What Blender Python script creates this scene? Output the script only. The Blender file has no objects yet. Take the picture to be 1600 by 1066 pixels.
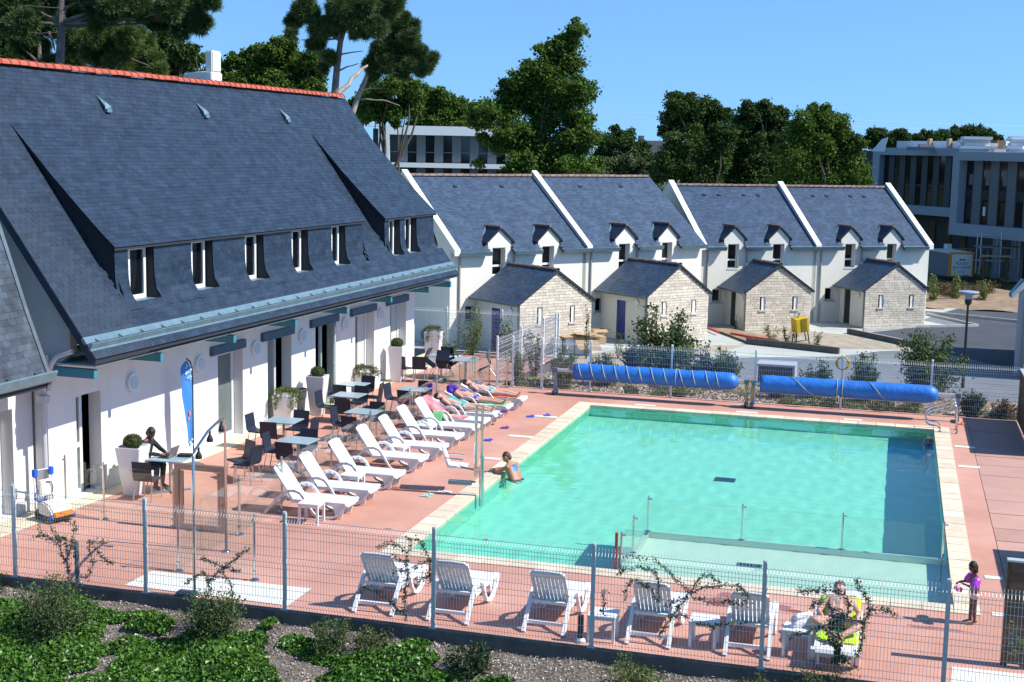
import bpy, bmesh, math, random
import numpy as np
from mathutils import Vector, Matrix

# ------------------------------------------------------------------ camera, sky, sun, exposure
S = bpy.context.scene
COL = S.collection
PI = math.pi
rad = math.radians

cam_d = bpy.data.cameras.new('camera')
cam_d.sensor_fit = 'HORIZONTAL'
cam_d.sensor_width = 36.0
cam_d.lens = 2131.23 * 36.0 / 1600.0
cam_d.clip_start = 0.5
cam_d.clip_end = 4000.0
cam = bpy.data.objects.new('camera', cam_d)
COL.objects.link(cam)
CAM = Vector((0.0, 0.0, 7.3252))
def cam_matrix(yaw, pitch, roll):
    f = Vector((-math.sin(yaw)*math.cos(pitch), math.cos(yaw)*math.cos(pitch), math.sin(pitch)))
    r0 = Vector((math.cos(yaw), math.sin(yaw), 0)); u0 = r0.cross(f)
    r = r0*math.cos(roll) + u0*math.sin(roll); u = u0*math.cos(roll) - r0*math.sin(roll)
    return Matrix((r, u, -f)).transposed().to_4x4()
cam.matrix_world = Matrix.Translation(CAM) @ cam_matrix(0.274340, -0.139235, 0.0194552)
S.camera = cam

SUN_EL, SUN_AZ = 46.0, 3.0          # azimuth counted from +X towards +Y
world = bpy.data.worlds.new('World'); S.world = world
world.use_nodes = True
wn = world.node_tree.nodes; wl = world.node_tree.links
bg = wn['Background']
sky = wn.new('ShaderNodeTexSky'); sky.sky_type = 'NISHITA'; sky.sun_disc = False
sky.sun_elevation = rad(SUN_EL); sky.sun_rotation = rad(90 - SUN_AZ)
sky.altitude = 20; sky.air_density = 1.0; sky.dust_density = 0.0; sky.ozone_density = 6.0
# the photograph's clear sky stays blue down to the treetops: lift the view ray a little and cool the colour evenly
tcw = wn.new('ShaderNodeTexCoord'); vmw = wn.new('ShaderNodeMapping'); vmw.vector_type = 'POINT'
vmw.inputs['Scale'].default_value = (1, 1, 0.8); vmw.inputs['Location'].default_value = (0, 0, 0.17)
wl.new(tcw.outputs['Generated'], vmw.inputs[0]); wl.new(vmw.outputs[0], sky.inputs[0])
tint = wn.new('ShaderNodeMix'); tint.data_type = 'RGBA'; tint.blend_type = 'MULTIPLY'; tint.inputs['Factor'].default_value = 1.0
tint.inputs['B'].default_value = (0.86, 1.05, 1.08, 1)
wl.new(sky.outputs[0], tint.inputs['A']); wl.new(tint.outputs['Result'], bg.inputs[0]); bg.inputs[1].default_value = 0.14
sun_d = bpy.data.lights.new('sun', 'SUN'); sun_d.energy = 5.0; sun_d.angle = rad(0.53)
sun_d.color = (1.0, 0.955, 0.88)
sun = bpy.data.objects.new('sun', sun_d); COL.objects.link(sun)
sd = Vector((math.cos(rad(SUN_EL))*math.cos(rad(SUN_AZ)), math.cos(rad(SUN_EL))*math.sin(rad(SUN_AZ)), math.sin(rad(SUN_EL))))
sun.rotation_euler = sd.to_track_quat('Z', 'Y').to_euler()
sun.location = sd*60
sun_d.cycles.is_caustics_light = True
S.view_settings.view_transform = 'Standard'; S.view_settings.look = 'None'
S.view_settings.gamma = 1.0; S.view_settings.use_curve_mapping = False
S.view_settings.exposure = 0.45
S.render.engine = 'CYCLES'
S.cycles.use_denoising = True
S.cycles.max_bounces = 7; S.cycles.transparent_max_bounces = 24
S.cycles.diffuse_bounces = 2; S.cycles.glossy_bounces = 3; S.cycles.transmission_bounces = 6
S.cycles.caustics_reflective = False; S.cycles.caustics_refractive = True
S.cycles.sample_clamp_indirect = 4.0

RNG = random.Random(7)
NPR = np.random.default_rng(11)

# ------------------------------------------------------------------ materials
MATS = {}
def mat(name, col, rough=0.6, metal=0.0, var=0.0, scale=8.0, bump=0.0, bscale=40.0, spec=0.5, island=0.0, col2=None, stretch=None, translucent=0.0, coat=0.0):
    """Principled material: base colour broken up by noise (var, scale) and per-piece tone (island)."""
    m = bpy.data.materials.new(name); m.use_nodes = True
    N = m.node_tree.nodes; L = m.node_tree.links
    p = N['Principled BSDF']
    c = (col[0], col[1], col[2], 1)
    p.inputs['Base Color'].default_value = c
    p.inputs['Roughness'].default_value = rough
    p.inputs['Metallic'].default_value = metal
    p.inputs['Specular IOR Level'].default_value = spec
    if coat: p.inputs['Coat Weight'].default_value = coat; p.inputs['Coat Roughness'].default_value = 0.15
    tc = N.new('ShaderNodeTexCoord'); src = tc.outputs['Object']
    if stretch:
        mp = N.new('ShaderNodeMapping'); mp.inputs['Scale'].default_value = stretch
        L.new(src, mp.inputs[0]); src = mp.outputs[0]
    out = None
    if var or col2:
        n1 = N.new('ShaderNodeTexNoise'); n1.inputs['Scale'].default_value = scale; n1.inputs['Detail'].default_value = 6; n1.inputs['Roughness'].default_value = 0.65
        L.new(src, n1.inputs['Vector'])
        cr = N.new('ShaderNodeValToRGB')
        cr.color_ramp.elements[0].position = 0.3; cr.color_ramp.elements[1].position = 0.72
        a = [max(0, v*(1-var)) for v in col]; b = [min(1, v*(1+var)) for v in col]
        if col2: b = col2
        cr.color_ramp.elements[0].color = (*a, 1); cr.color_ramp.elements[1].color = (*b, 1)
        L.new(n1.outputs['Fac'], cr.inputs[0]); out = cr.outputs[0]
    if island:
        g = N.new('ShaderNodeNewGeometry'); oi = N.new('ShaderNodeObjectInfo')
        ad = N.new('ShaderNodeMath'); ad.operation = 'ADD'; L.new(g.outputs['Random Per Island'], ad.inputs[0]); L.new(oi.outputs['Random'], ad.inputs[1])
        fr = N.new('ShaderNodeMath'); fr.operation = 'FRACT'; L.new(ad.outputs[0], fr.inputs[0])
        mr = N.new('ShaderNodeMapRange'); mr.inputs['To Min'].default_value = 1-island; mr.inputs['To Max'].default_value = 1+island
        L.new(fr.outputs[0], mr.inputs['Value'])
        hv = N.new('ShaderNodeHueSaturation')
        if out: L.new(out, hv.inputs['Color'])
        else: hv.inputs['Color'].default_value = c
        L.new(mr.outputs[0], hv.inputs['Value'])
        out = hv.outputs[0]
    if out: L.new(out, p.inputs['Base Color'])
    if bump:
        n2 = N.new('ShaderNodeTexNoise'); n2.inputs['Scale'].default_value = bscale; n2.inputs['Detail'].default_value = 4
        L.new(src, n2.inputs['Vector'])
        bp = N.new('ShaderNodeBump'); bp.inputs['Strength'].default_value = bump; bp.inputs['Distance'].default_value = 0.02
        L.new(n2.outputs['Fac'], bp.inputs['Height']); L.new(bp.outputs[0], p.inputs['Normal'])
    if translucent:
        tr = N.new('ShaderNodeBsdfTranslucent')
        if out: L.new(out, tr.inputs[0])
        else: tr.inputs[0].default_value = c
        mx = N.new('ShaderNodeMixShader'); mx.inputs[0].default_value = translucent
        L.new(p.outputs[0], mx.inputs[1]); L.new(tr.outputs[0], mx.inputs[2])
        L.new(mx.outputs[0], N['Material Output'].inputs[0])
    MATS[name] = m
    return m

def glass(name, tint=(0.9, 0.97, 0.95), refl=1.0, rough=0.01, bump=0.0, bscale=3.0):
    """Thin clear sheet: transparent with a Fresnel reflection."""
    m = bpy.data.materials.new(name); m.use_nodes = True
    N = m.node_tree.nodes; L = m.node_tree.links
    N.remove(N['Principled BSDF'])
    t = N.new('ShaderNodeBsdfTransparent'); t.inputs[0].default_value = (*tint, 1)
    g = N.new('ShaderNodeBsdfGlossy'); g.inputs['Roughness'].default_value = rough; g.inputs[0].default_value = (refl, refl, refl, 1)
    if bump: f = N.new('ShaderNodeFresnel'); f.inputs[0].default_value = 1.33
    else:
        lw = N.new('ShaderNodeLayerWeight'); lw.inputs[0].default_value = 0.5
        pw = N.new('ShaderNodeMath'); pw.operation = 'POWER'; pw.inputs[1].default_value = 4.0; L.new(lw.outputs['Facing'], pw.inputs[0])
        f = N.new('ShaderNodeMath'); f.operation = 'MULTIPLY_ADD'; f.inputs[1].default_value = 0.55; f.inputs[2].default_value = 0.035; L.new(pw.outputs[0], f.inputs[0])
    mx = N.new('ShaderNodeMixShader')
    L.new(f.outputs[0], mx.inputs[0]); L.new(t.outputs[0], mx.inputs[1]); L.new(g.outputs[0], mx.inputs[2])
    L.new(mx.outputs[0], N['Material Output'].inputs[0])
    if bump:
        tc = N.new('ShaderNodeTexCoord')
        n = N.new('ShaderNodeTexNoise'); n.inputs['Scale'].default_value = bscale; n.inputs['Detail'].default_value = 5; n.inputs['Distortion'].default_value = 0.6
        L.new(tc.outputs['Object'], n.inputs['Vector'])
        b = N.new('ShaderNodeBump'); b.inputs['Strength'].default_value = bump; b.inputs['Distance'].default_value = 0.08
        L.new(n.outputs['Fac'], b.inputs['Height']); L.new(b.outputs[0], g.inputs['Normal']); L.new(b.outputs[0], f.inputs['Normal'])
    MATS[name] = m
    return m

mat('plaster_white', (0.745, 0.73, 0.70), 0.9, var=0.07, scale=1.1, stretch=(1, 1, .35), bump=0.25, bscale=120)
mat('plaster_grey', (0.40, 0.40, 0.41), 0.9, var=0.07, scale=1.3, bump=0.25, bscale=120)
mat('plaster_cream', (0.74, 0.72, 0.635), 0.9, var=0.07, scale=.9, stretch=(1, 1, .4), bump=0.25, bscale=120)
mat('plaster_band', (0.80, 0.79, 0.74), 0.85, var=0.05, scale=1.5)
mat('slate', (0.013, 0.029, 0.060), 0.5, var=0.4, scale=2.4, col2=(0.026, 0.047, 0.082), island=0.2, bump=0.35, bscale=45, spec=0.4, stretch=(1, 1, 2.2))
mat('slate_base', (0.02, 0.024, 0.032), 0.8)
mat('slate_house', (0.040, 0.070, 0.122), 0.5, var=0.25, scale=1.3, island=0.26, bump=0.3, bscale=60, spec=0.5)
mat('slate_worn', (0.055, 0.072, 0.098), 0.5, var=0.5, scale=2.5, island=0.3, bump=0.3, bscale=60, spec=0.5)
mat('ridge_red', (0.40, 0.085, 0.05), 0.75, var=0.22, scale=5, island=0.14, bump=0.2, bscale=50)
mat('ridge_brown', (0.19, 0.13, 0.115), 0.8, var=0.3, scale=4, island=0.2)
mat('zinc', (0.16, 0.255, 0.30), 0.42, metal=0.3, var=0.18, scale=4)
mat('zinc_dark', (0.16, 0.20, 0.23), 0.5, metal=0.5, var=0.2, scale=4)
mat('pipe_grey', (0.52, 0.52, 0.56), 0.4, metal=0.2, var=0.06)
mat('pipe_taupe', (0.30, 0.27, 0.25), 0.55, var=0.08)
mat('teal_wood', (0.045, 0.21, 0.27), 0.6, var=0.18, scale=6, bump=0.15, stretch=(1, 8, 8))
mat('blue_wood', (0.045, 0.105, 0.165), 0.65, var=0.15, scale=6, bump=0.15)
mat('white_pvc', (0.80, 0.80, 0.79), 0.35, var=0.02)
mat('white_plastic', (0.80, 0.80, 0.80), 0.34, var=0.03, scale=3)
mat('white_metal', (0.82, 0.83, 0.83), 0.5, var=0.03)
mat('galvanised', (0.50, 0.55, 0.56), 0.45, metal=0.25, var=0.12, scale=12)
mat('wire', (0.62, 0.65, 0.66), 0.5, metal=0.1)
mat('steel', (0.62, 0.64, 0.62), 0.16, metal=1.0, var=0.06, scale=9)
mat('steel_brown', (0.36, 0.28, 0.23), 0.32, metal=0.6, var=0.12, scale=6)
mat('alu_leg', (0.55, 0.56, 0.58), 0.3, metal=0.9)
mat('chair_plastic', (0.017, 0.024, 0.045), 0.45, var=0.1, scale=6, spec=0.35)
mat('table_top', (0.30, 0.41, 0.46), 0.28, var=0.05, scale=6, spec=0.6)
mat('deck_resin', (0.52, 0.245, 0.178), 0.75, var=0.14, scale=0.42, col2=(0.62, 0.335, 0.255), bump=0.2, bscale=180)
mat('deck_slab', (0.47, 0.27, 0.215), 0.8, var=0.1, scale=1.2, island=0.09, bump=0.15, bscale=120)
mat('coping', (0.66, 0.56, 0.42), 0.8, var=0.14, scale=3.2, island=0.12, bump=0.3, bscale=70)
mat('cream_strip', (0.66, 0.58, 0.42), 0.85, var=0.1, scale=1.5, bump=0.2, bscale=90)
mat('pale_slab', (0.70, 0.69, 0.62), 0.7, var=0.06, scale=2)
mat('wet', (0.36, 0.13, 0.09), 0.25, var=0.2, scale=2.0)
mat('tinted_liner', (0.31, 0.97, 0.70), 0.55, var=0.05, scale=2.4)  # light lost in the water's depth is put into this lining colour
mat('tinted_shallow_liner', (0.72, 0.97, 0.78), 0.55, var=0.05, scale=2.4)  # paler lining colour stands in for less light lost in shallow water
mat('concrete_dark', (0.10, 0.10, 0.095), 0.9, var=0.35, scale=3, bump=0.4, bscale=40)
mat('concrete', (0.40, 0.40, 0.37), 0.9, var=0.2, scale=1.6, bump=0.25, bscale=60)
mat('pavement', (0.42, 0.44, 0.41), 0.9, var=0.12, scale=0.5, bump=0.2, bscale=60)
mat('asphalt', (0.055, 0.062, 0.078), 0.85, var=0.25, scale=0.6, bump=0.3, bscale=140)
mat('asphalt_grey', (0.16, 0.18, 0.20), 0.9, var=0.18, scale=0.6, bump=0.3, bscale=140)
mat('kerb', (0.40, 0.41, 0.39), 0.85, var=0.12, scale=4)
mat('gravel_beige', (0.36, 0.31, 0.235), 0.95, var=0.28, scale=1.6, bump=0.5, bscale=60)
mat('earth', (0.27, 0.19, 0.125), 0.95, var=0.35, scale=2.0, bump=0.6, bscale=40)
mat('soil', (0.13, 0.108, 0.088), 0.95, var=0.4, scale=4, bump=0.6, bscale=40)
mat('bark_chip', (0.40, 0.355, 0.31), 0.9, island=0.65, var=0.25, scale=30)
mat('meadow', (0.055, 0.085, 0.022), 0.95, var=0.4, scale=0.05)
mat('grass', (0.10, 0.20, 0.03), 0.8, island=0.35, translucent=0.25)
mat('leaf_ivy', (0.075, 0.175, 0.02), 0.4, island=0.55, var=0.25, scale=3, translucent=0.2, spec=0.5)
mat('leaf_shrub', (0.068, 0.115, 0.030), 0.6, island=0.45, translucent=0.22)
mat('leaf_dark', (0.032, 0.062, 0.020), 0.5, island=0.45, translucent=0.18)
mat('leaf_oak', (0.082, 0.148, 0.020), 0.65, island=0.42, var=0.25, scale=0.4, translucent=0.32, spec=.25)
mat('leaf_oak_dark', (0.048, 0.092, 0.018), 0.65, island=0.42, var=0.25, scale=0.4, translucent=0.26, spec=.25)
mat('leaf_far', (0.030, 0.055, 0.022), 0.6, island=0.35, var=0.25, scale=0.3, translucent=0.15)
mat('leaf_olive', (0.085, 0.115, 0.034), 0.6, island=0.35, translucent=0.2)
mat('leaf_light', (0.12, 0.17, 0.035), 0.5, island=0.4, translucent=0.3)
mat('leaf_red', (0.14, 0.085, 0.03), 0.55, island=0.45, translucent=0.2)
mat('leaf_box', (0.055, 0.085, 0.014), 0.55, island=0.4, translucent=0.15)
mat('needle', (0.062, 0.112, 0.028), 0.6, island=0.45, translucent=0.12)
mat('needle_light', (0.10, 0.155, 0.032), 0.6, island=0.4, translucent=0.15)
mat('bark_pine', (0.17, 0.135, 0.115), 0.95, var=0.4, scale=2.2, bump=0.8, bscale=14)
mat('bark_pale', (0.30, 0.27, 0.235), 0.95, var=0.3, scale=2.2, bump=0.6, bscale=14)
mat('bark', (0.085, 0.068, 0.05), 0.95, var=0.4, scale=3, bump=0.7, bscale=20)
mat('twig', (0.10, 0.07, 0.045), 0.9)
mat('stone_cream', (0.66, 0.585, 0.48), 0.9, var=0.16, scale=5, island=0.17, bump=0.5, bscale=30)
mat('mortar', (0.60, 0.56, 0.48), 0.95, var=0.1, scale=6)
mat('stone_sill', (0.52, 0.50, 0.45), 0.85, var=0.1)
mat('door_blue', (0.006, 0.028, 0.20), 0.35, var=0.05)
mat('door_black', (0.014, 0.022, 0.020), 0.35, var=0.05)
mat('pot_white', (0.74, 0.73, 0.75), 0.4, var=0.03)
mat('pot_grey', (0.075, 0.08, 0.095), 0.5, var=0.1)
mat('cover_blue', (0.020, 0.165, 0.58), 0.5, var=0.2, scale=2.2, bump=0.9, bscale=11, spec=0.5)
mat('cover_blue_band', (0.018, 0.125, 0.50), 0.45, var=0.12, scale=4)
mat('rope_pale', (0.52, 0.50, 0.32), 0.8)
mat('rope_yellow', (0.62, 0.40, 0.06), 0.7, var=0.15)
mat('roller_tube', (0.62, 0.58, 0.56), 0.35, metal=0.6)
mat('roller_stand', (0.22, 0.32, 0.46), 0.4, metal=0.3)
mat('rubber', (0.015, 0.015, 0.016), 0.7)
mat('black', (0.012, 0.012, 0.013), 0.45)
mat('wood_screen', (0.13, 0.075, 0.042), 0.75, var=0.35, scale=3, island=0.25, bump=0.3, bscale=30, stretch=(1, 1, 9))
mat('yellow', (0.62, 0.42, 0.01), 0.55, var=0.12, scale=3)
mat('yellow_dark', (0.22, 0.15, 0.005), 0.7, var=0.25, scale=3)
mat('pipe_red', (0.55, 0.02, 0.03), 0.5)
mat('cardboard', (0.42, 0.29, 0.17), 0.85, var=0.1, scale=3)
mat('foam', (0.78, 0.78, 0.76), 0.7)
mat('orange', (0.75, 0.28, 0.01), 0.5, var=0.06)
mat('panel_white', (0.72, 0.74, 0.66), 0.5, var=0.03)
mat('panel_grey', (0.19, 0.205, 0.24), 0.6, var=0.06)
mat('print_blue', (0.03, 0.06, 0.40), 0.6)
mat('print_red', (0.55, 0.03, 0.05), 0.6)
mat('print_grey', (0.22, 0.22, 0.24), 0.6)
mat('facade_white', (0.78, 0.80, 0.80), 0.6, var=0.03)
mat('facade_frame', (0.32, 0.36, 0.43), 0.55, var=0.03)
mat('facade_frame_dim', (0.30, 0.34, 0.42), 0.55, var=0.03)
mat('clad_grey', (0.15, 0.165, 0.185), 0.6, var=0.06, island=0.05)
mat('clad_dark', (0.045, 0.05, 0.065), 0.6, var=0.06, island=0.05)
mat('clad_black', (0.02, 0.022, 0.030), 0.6, var=0.08)
mat('window_dark', (0.006, 0.007, 0.009), 0.08, spec=0.7)
mat('window_grey', (0.13, 0.165, 0.155), 0.12, spec=0.6, var=0.15, scale=1.2)
mat('window_brown', (0.05, 0.03, 0.018), 0.15, spec=0.6, var=0.5, scale=1.0)
mat('interior', (0.02, 0.019, 0.02), 0.8)
mat('curtain', (0.55, 0.55, 0.50), 0.9, var=0.1)
mat('flag_blue', (0.055, 0.25, 0.66), 0.6, var=0.12, scale=2, translucent=0.15)
mat('flag_pale', (0.45, 0.65, 0.85), 0.6)
mat('cleaner_blue', (0.012, 0.11, 0.60), 0.4)
mat('cleaner_white', (0.72, 0.71, 0.62), 0.35, var=0.06)
mat('cleaner_orange', (0.70, 0.24, 0.012), 0.35)
mat('skin_light', (0.56, 0.31, 0.22), 0.55, var=0.08, scale=14)
mat('skin_pale', (0.60, 0.36, 0.28), 0.55, var=0.08, scale=14)
mat('skin_tan', (0.36, 0.17, 0.10), 0.5, var=0.08, scale=14)
mat('skin_brown', (0.135, 0.060, 0.036), 0.5, var=0.08, scale=14)
mat('hair_dark', (0.016, 0.011, 0.009), 0.5, bump=0.5, bscale=90)
mat('hair_brown', (0.055, 0.024, 0.013), 0.5, bump=0.5, bscale=90)
mat('hair_grey', (0.10, 0.075, 0.065), 0.6, bump=0.5, bscale=90)
mat('eye', (0.02, 0.015, 0.012), 0.2)
mat('lip', (0.33, 0.10, 0.09), 0.5)
mat('cloth_black', (0.012, 0.013, 0.018), 0.85, bump=0.3, bscale=60)
mat('jeans', (0.03, 0.045, 0.08), 0.85)
mat('swim_blue', (0.03, 0.06, 0.38), 0.6, var=0.2, scale=20)
mat('swim_teal', (0.03, 0.38, 0.36), 0.6)
mat('swim_print', (0.015, 0.03, 0.10), 0.55, col2=(0.03, 0.35, 0.75), var=0.3, scale=22)
mat('swim_pink', (0.68, 0.42, 0.46), 0.6, col2=(0.75, 0.70, 0.72), scale=30)
mat('swim_red', (0.70, 0.14, 0.10), 0.6, col2=(0.2, 0.45, 0.40), scale=12)
mat('armband', (0.48, 0.06, 0.62), 0.3, var=0.1, scale=4, spec=0.6)
mat('armband_pink', (0.72, 0.16, 0.52), 0.3)
mat('towel_green', (0.22, 0.55, 0.24), 0.95, bump=0.4, bscale=150)
mat('towel_mint', (0.35, 0.68, 0.55), 0.95, bump=0.4, bscale=150)
mat('towel_lime', (0.46, 0.70, 0.025), 0.95, bump=0.4, bscale=150)
mat('towel_red', (0.68, 0.03, 0.10), 0.95, col2=(0.75, 0.42, 0.42), var=0.2, scale=2.2, bump=0.4, bscale=150)
mat('towel_pink', (0.74, 0.42, 0.52), 0.95, bump=0.4, bscale=150)
mat('towel_purple', (0.10, 0.03, 0.40), 0.95, var=0.2, bump=0.4, bscale=80)
mat('towel_coral', (0.72, 0.20, 0.10), 0.95)
mat('towel_yellow', (0.74, 0.55, 0.22), 0.95)
mat('towel_white', (0.72, 0.72, 0.78), 0.95, bump=0.4, bscale=80)
mat('sandal_blue', (0.02, 0.10, 0.55), 0.6)
mat('sandal_purple', (0.16, 0.05, 0.30), 0.6)
mat('laptop', (0.03, 0.03, 0.035), 0.35)
mat('laptop_lid', (0.30, 0.24, 0.22), 0.35, metal=0.4)
mat('lamp_white', (0.72, 0.74, 0.76), 0.35)
mat('lamp_disc', (0.50, 0.62, 0.70), 0.2)
mat('lamp_glass_grey', (0.30, 0.36, 0.46), 0.25)
mat('antler', (0.2, 0.2, 0.2), 0.5)
glass('glass_clear', (0.955, 0.975, 0.965))
glass('glass_pane', (0.55, 0.62, 0.60))
glass('glass_green', (0.55, 0.74, 0.64))
wt = bpy.data.materials.new('water'); wt.use_nodes = True; MATS['water'] = wt
wp = wt.node_tree.nodes['Principled BSDF']; wp.inputs['Base Color'].default_value = (0.86, 1.0, 0.93, 1); wp.inputs['Roughness'].default_value = 0.0
wp.inputs['IOR'].default_value = 1.33; wp.inputs['Transmission Weight'].default_value = 1.0

# ------------------------------------------------------------------ object helpers
def tag(o, label=None, cat=None, group=None, kind=None):
    if label: o['label'] = label
    if cat: o['category'] = cat
    if group: o['group'] = group
    if kind: o['kind'] = kind
    return o
def thing(name, label, cat, loc=(0, 0, 0), rotz=0.0, group=None):
    o = bpy.data.objects.new(name, None); COL.objects.link(o)
    o.empty_display_size = 0.2
    o.location = loc; o.rotation_euler = (0, 0, rotz)
    return tag(o, label, cat, group)
def link(name, me, m=None, parent=None, loc=None, rot=None, scl=None):
    o = bpy.data.objects.new(name, me); COL.objects.link(o)
    if m is not None and len(me.materials) == 0: me.materials.append(MATS[m] if isinstance(m, str) else m)
    if parent is not None: o.parent = parent
    if loc is not None: o.location = loc
    if rot is not None: o.rotation_euler = rot
    if scl is not None: o.scale = scl
    return o
KIDS = {}
def copy_tree(o, parent=None):
    c = o.copy(); COL.objects.link(c)
    if parent is not None: c.parent = parent
    for ch in list(o.children): copy_tree(ch, c)
    return c
def place(proto, state, loc, rotz, label, group=None):
    """first call moves the prototype itself, later calls copy it with its parts"""
    o = proto if not state.get(proto.name) else copy_tree(proto)
    state[proto.name] = True
    o.location = loc; o.rotation_euler = (0, 0, rotz); o['label'] = label
    if group: o['group'] = group
    return o
USED = {}

class MB:
    """collects simple shapes; build() links them as one mesh object"""
    def __init__(self): self.v = []; self.f = []
    def add(self, vs, fs):
        b = len(self.v); self.v += [tuple(x) for x in vs]; self.f += [tuple(i+b for i in q) for q in fs]; return self
    def box(self, c, s, rz=0.0, mtx=None, top=1.0):
        x, y, z = s[0]/2, s[1]/2, s[2]/2
        vs = [Vector((sx*x*(top if sz > 0 else 1), sy*y*(top if sz > 0 else 1), sz*z)) for sz in (-1, 1) for sx, sy in ((-1, -1), (1, -1), (1, 1), (-1, 1))]
        if mtx is None: mtx = Matrix.Rotation(rz, 3, 'Z')
        vs = [mtx @ v + Vector(c) for v in vs]
        return self.add(vs, [(3, 2, 1, 0), (4, 5, 6, 7), (0, 1, 5, 4), (1, 2, 6, 5), (2, 3, 7, 6), (3, 0, 4, 7)])
    def b2(self, a, b):
        return self.box([(a[i]+b[i])/2 for i in range(3)], [abs(b[i]-a[i]) for i in range(3)])
    def prism(self, poly, ext):
        """poly: 3D points of a planar outline; ext: extrusion vector"""
        n = len(poly); e = Vector(ext)
        vs = [Vector(p) for p in poly] + [Vector(p)+e for p in poly]
        return self.add(vs, [tuple(range(n-1, -1, -1)), tuple(range(n, 2*n))] + [(i, (i+1) % n, n+(i+1) % n, n+i) for i in range(n)])
    def quad(self, a, b, c, d): return self.add([a, b, c, d], [(0, 1, 2, 3)])
    def tube(self, pts, r, n=6, cap=True):
        pts = [Vector(p) for p in pts]; k = len(pts)
        rs = r if isinstance(r, (list, tuple)) else [r]*k
        vs = []; up = None
        for i, p in enumerate(pts):
            t = (pts[min(i+1, k-1)] - pts[max(i-1, 0)]).normalized()
            if up is None: up = Vector((0, 0, 1)) if abs(t.z) < 0.9 else Vector((1, 0, 0))
            a = t.cross(up)
            if a.length < 1e-4: a = t.cross(Vector((0, 1, 0)))
            a.normalize(); b = a.cross(t); up = b.cross(a) if False else b
            for j in range(n):
                q = 2*PI*j/n; vs.append(p + (a*math.cos(q) + b*math.sin(q))*rs[i])
        fs = [(i*n+j, i*n+(j+1) % n, (i+1)*n+(j+1) % n, (i+1)*n+j) for i in range(k-1) for j in range(n)]
        if cap: fs += [tuple(range(n-1, -1, -1)), tuple(range((k-1)*n, k*n))]
        return self.add(vs, fs)
    def lathe(self, prof, c=(0, 0, 0), n=16):
        vs = [(c[0]+r*math.cos(2*PI*j/n), c[1]+r*math.sin(2*PI*j/n), c[2]+z) for r, z in prof for j in range(n)]
        k = len(prof)
        fs = [(i*n+j, i*n+(j+1) % n, (i+1)*n+(j+1) % n, (i+1)*n+j) for i in range(k-1) for j in range(n)]
        fs += [tuple(range(n-1, -1, -1)), tuple(range((k-1)*n, k*n))]
        return self.add(vs, fs)
    def disc(self, c, nrm, r, th, n=20):
        """short cylinder with axis nrm"""
        nrm = Vector(nrm).normalized(); c = Vector(c)
        return self.tube([c, c+nrm*th], r, n)
    def mesh(self, name, smooth=False):
        me = bpy.data.meshes.new(name); me.from_pydata(self.v, [], self.f)
        me.validate(); me.update()
        if smooth: me.polygons.foreach_set('use_smooth', [True]*len(me.polygons))
        return me
    def build(self, name, m, parent=None, smooth=False, bevel=0.0, **kw):
        me = self.mesh(name, smooth)
        if bevel:
            bm = bmesh.new(); bm.from_mesh(me)
            bmesh.ops.bevel(bm, geom=list(bm.edges), offset=bevel, segments=2, affect='EDGES', clamp_overlap=True)
            bm.to_mesh(me); bm.free()
        return link(name, me, m, parent, **kw)

def np_mesh(name, V, Q):
    """fast mesh from numpy arrays: V (n,3), Q (m,k) faces of k corners"""
    me = bpy.data.meshes.new(name)
    V = np.asarray(V, np.float32); Q = np.asarray(Q, np.int32); k = Q.shape[1]
    me.vertices.add(len(V)); me.vertices.foreach_set('co', V.ravel())
    me.loops.add(Q.size); me.loops.foreach_set('vertex_index', Q.ravel())
    me.polygons.add(len(Q)); me.polygons.foreach_set('loop_start', np.arange(len(Q), dtype=np.int32)*k)
    try: me.polygons.foreach_set('loop_total', np.full(len(Q), k, np.int32))
    except Exception: pass
    me.update(calc_edges=True); me.validate()
    me.polygons.foreach_set('use_smooth', np.zeros(len(me.polygons), bool))
    return me

def leaf_cards(P, size, up=None, flat=0.0, aspect=0.55, rng=NPR, fold=0.25, outward=None):
    """leaves as small folded pieces (two quads each) at points P"""
    n = len(P); size = np.broadcast_to(np.asarray(size, float), (n,))
    d = rng.normal(size=(n, 3))
    if outward is not None: d = d*0.75 + outward*0.9
    d /= np.linalg.norm(d, axis=1, keepdims=True)+1e-9          # leaf normal
    if up is not None: d = d*(1-flat) + np.asarray(up)*flat; d /= np.linalg.norm(d, axis=1, keepdims=True)+1e-9
    t = rng.normal(size=(n, 3)); t -= (t*d).sum(1, keepdims=True)*d; t /= np.linalg.norm(t, axis=1, keepdims=True)+1e-9
    b = np.cross(d, t)
    s = size*rng.uniform(0.65, 1.25, n); L = (t.T*s).T; W = (b.T*s*aspect).T; F = (d.T*s*fold*aspect).T
    V = np.stack([P-L*0.5, P+W*0.5-L*0.1+F, P+L*0.5, P-W*0.5-L*0.1+F], 1).reshape(-1, 3)
    i = np.arange(n)*4
    Q = np.concatenate([np.stack([i, i+1, i+2], 1), np.stack([i, i+2, i+3], 1)])
    return V, Q
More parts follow.
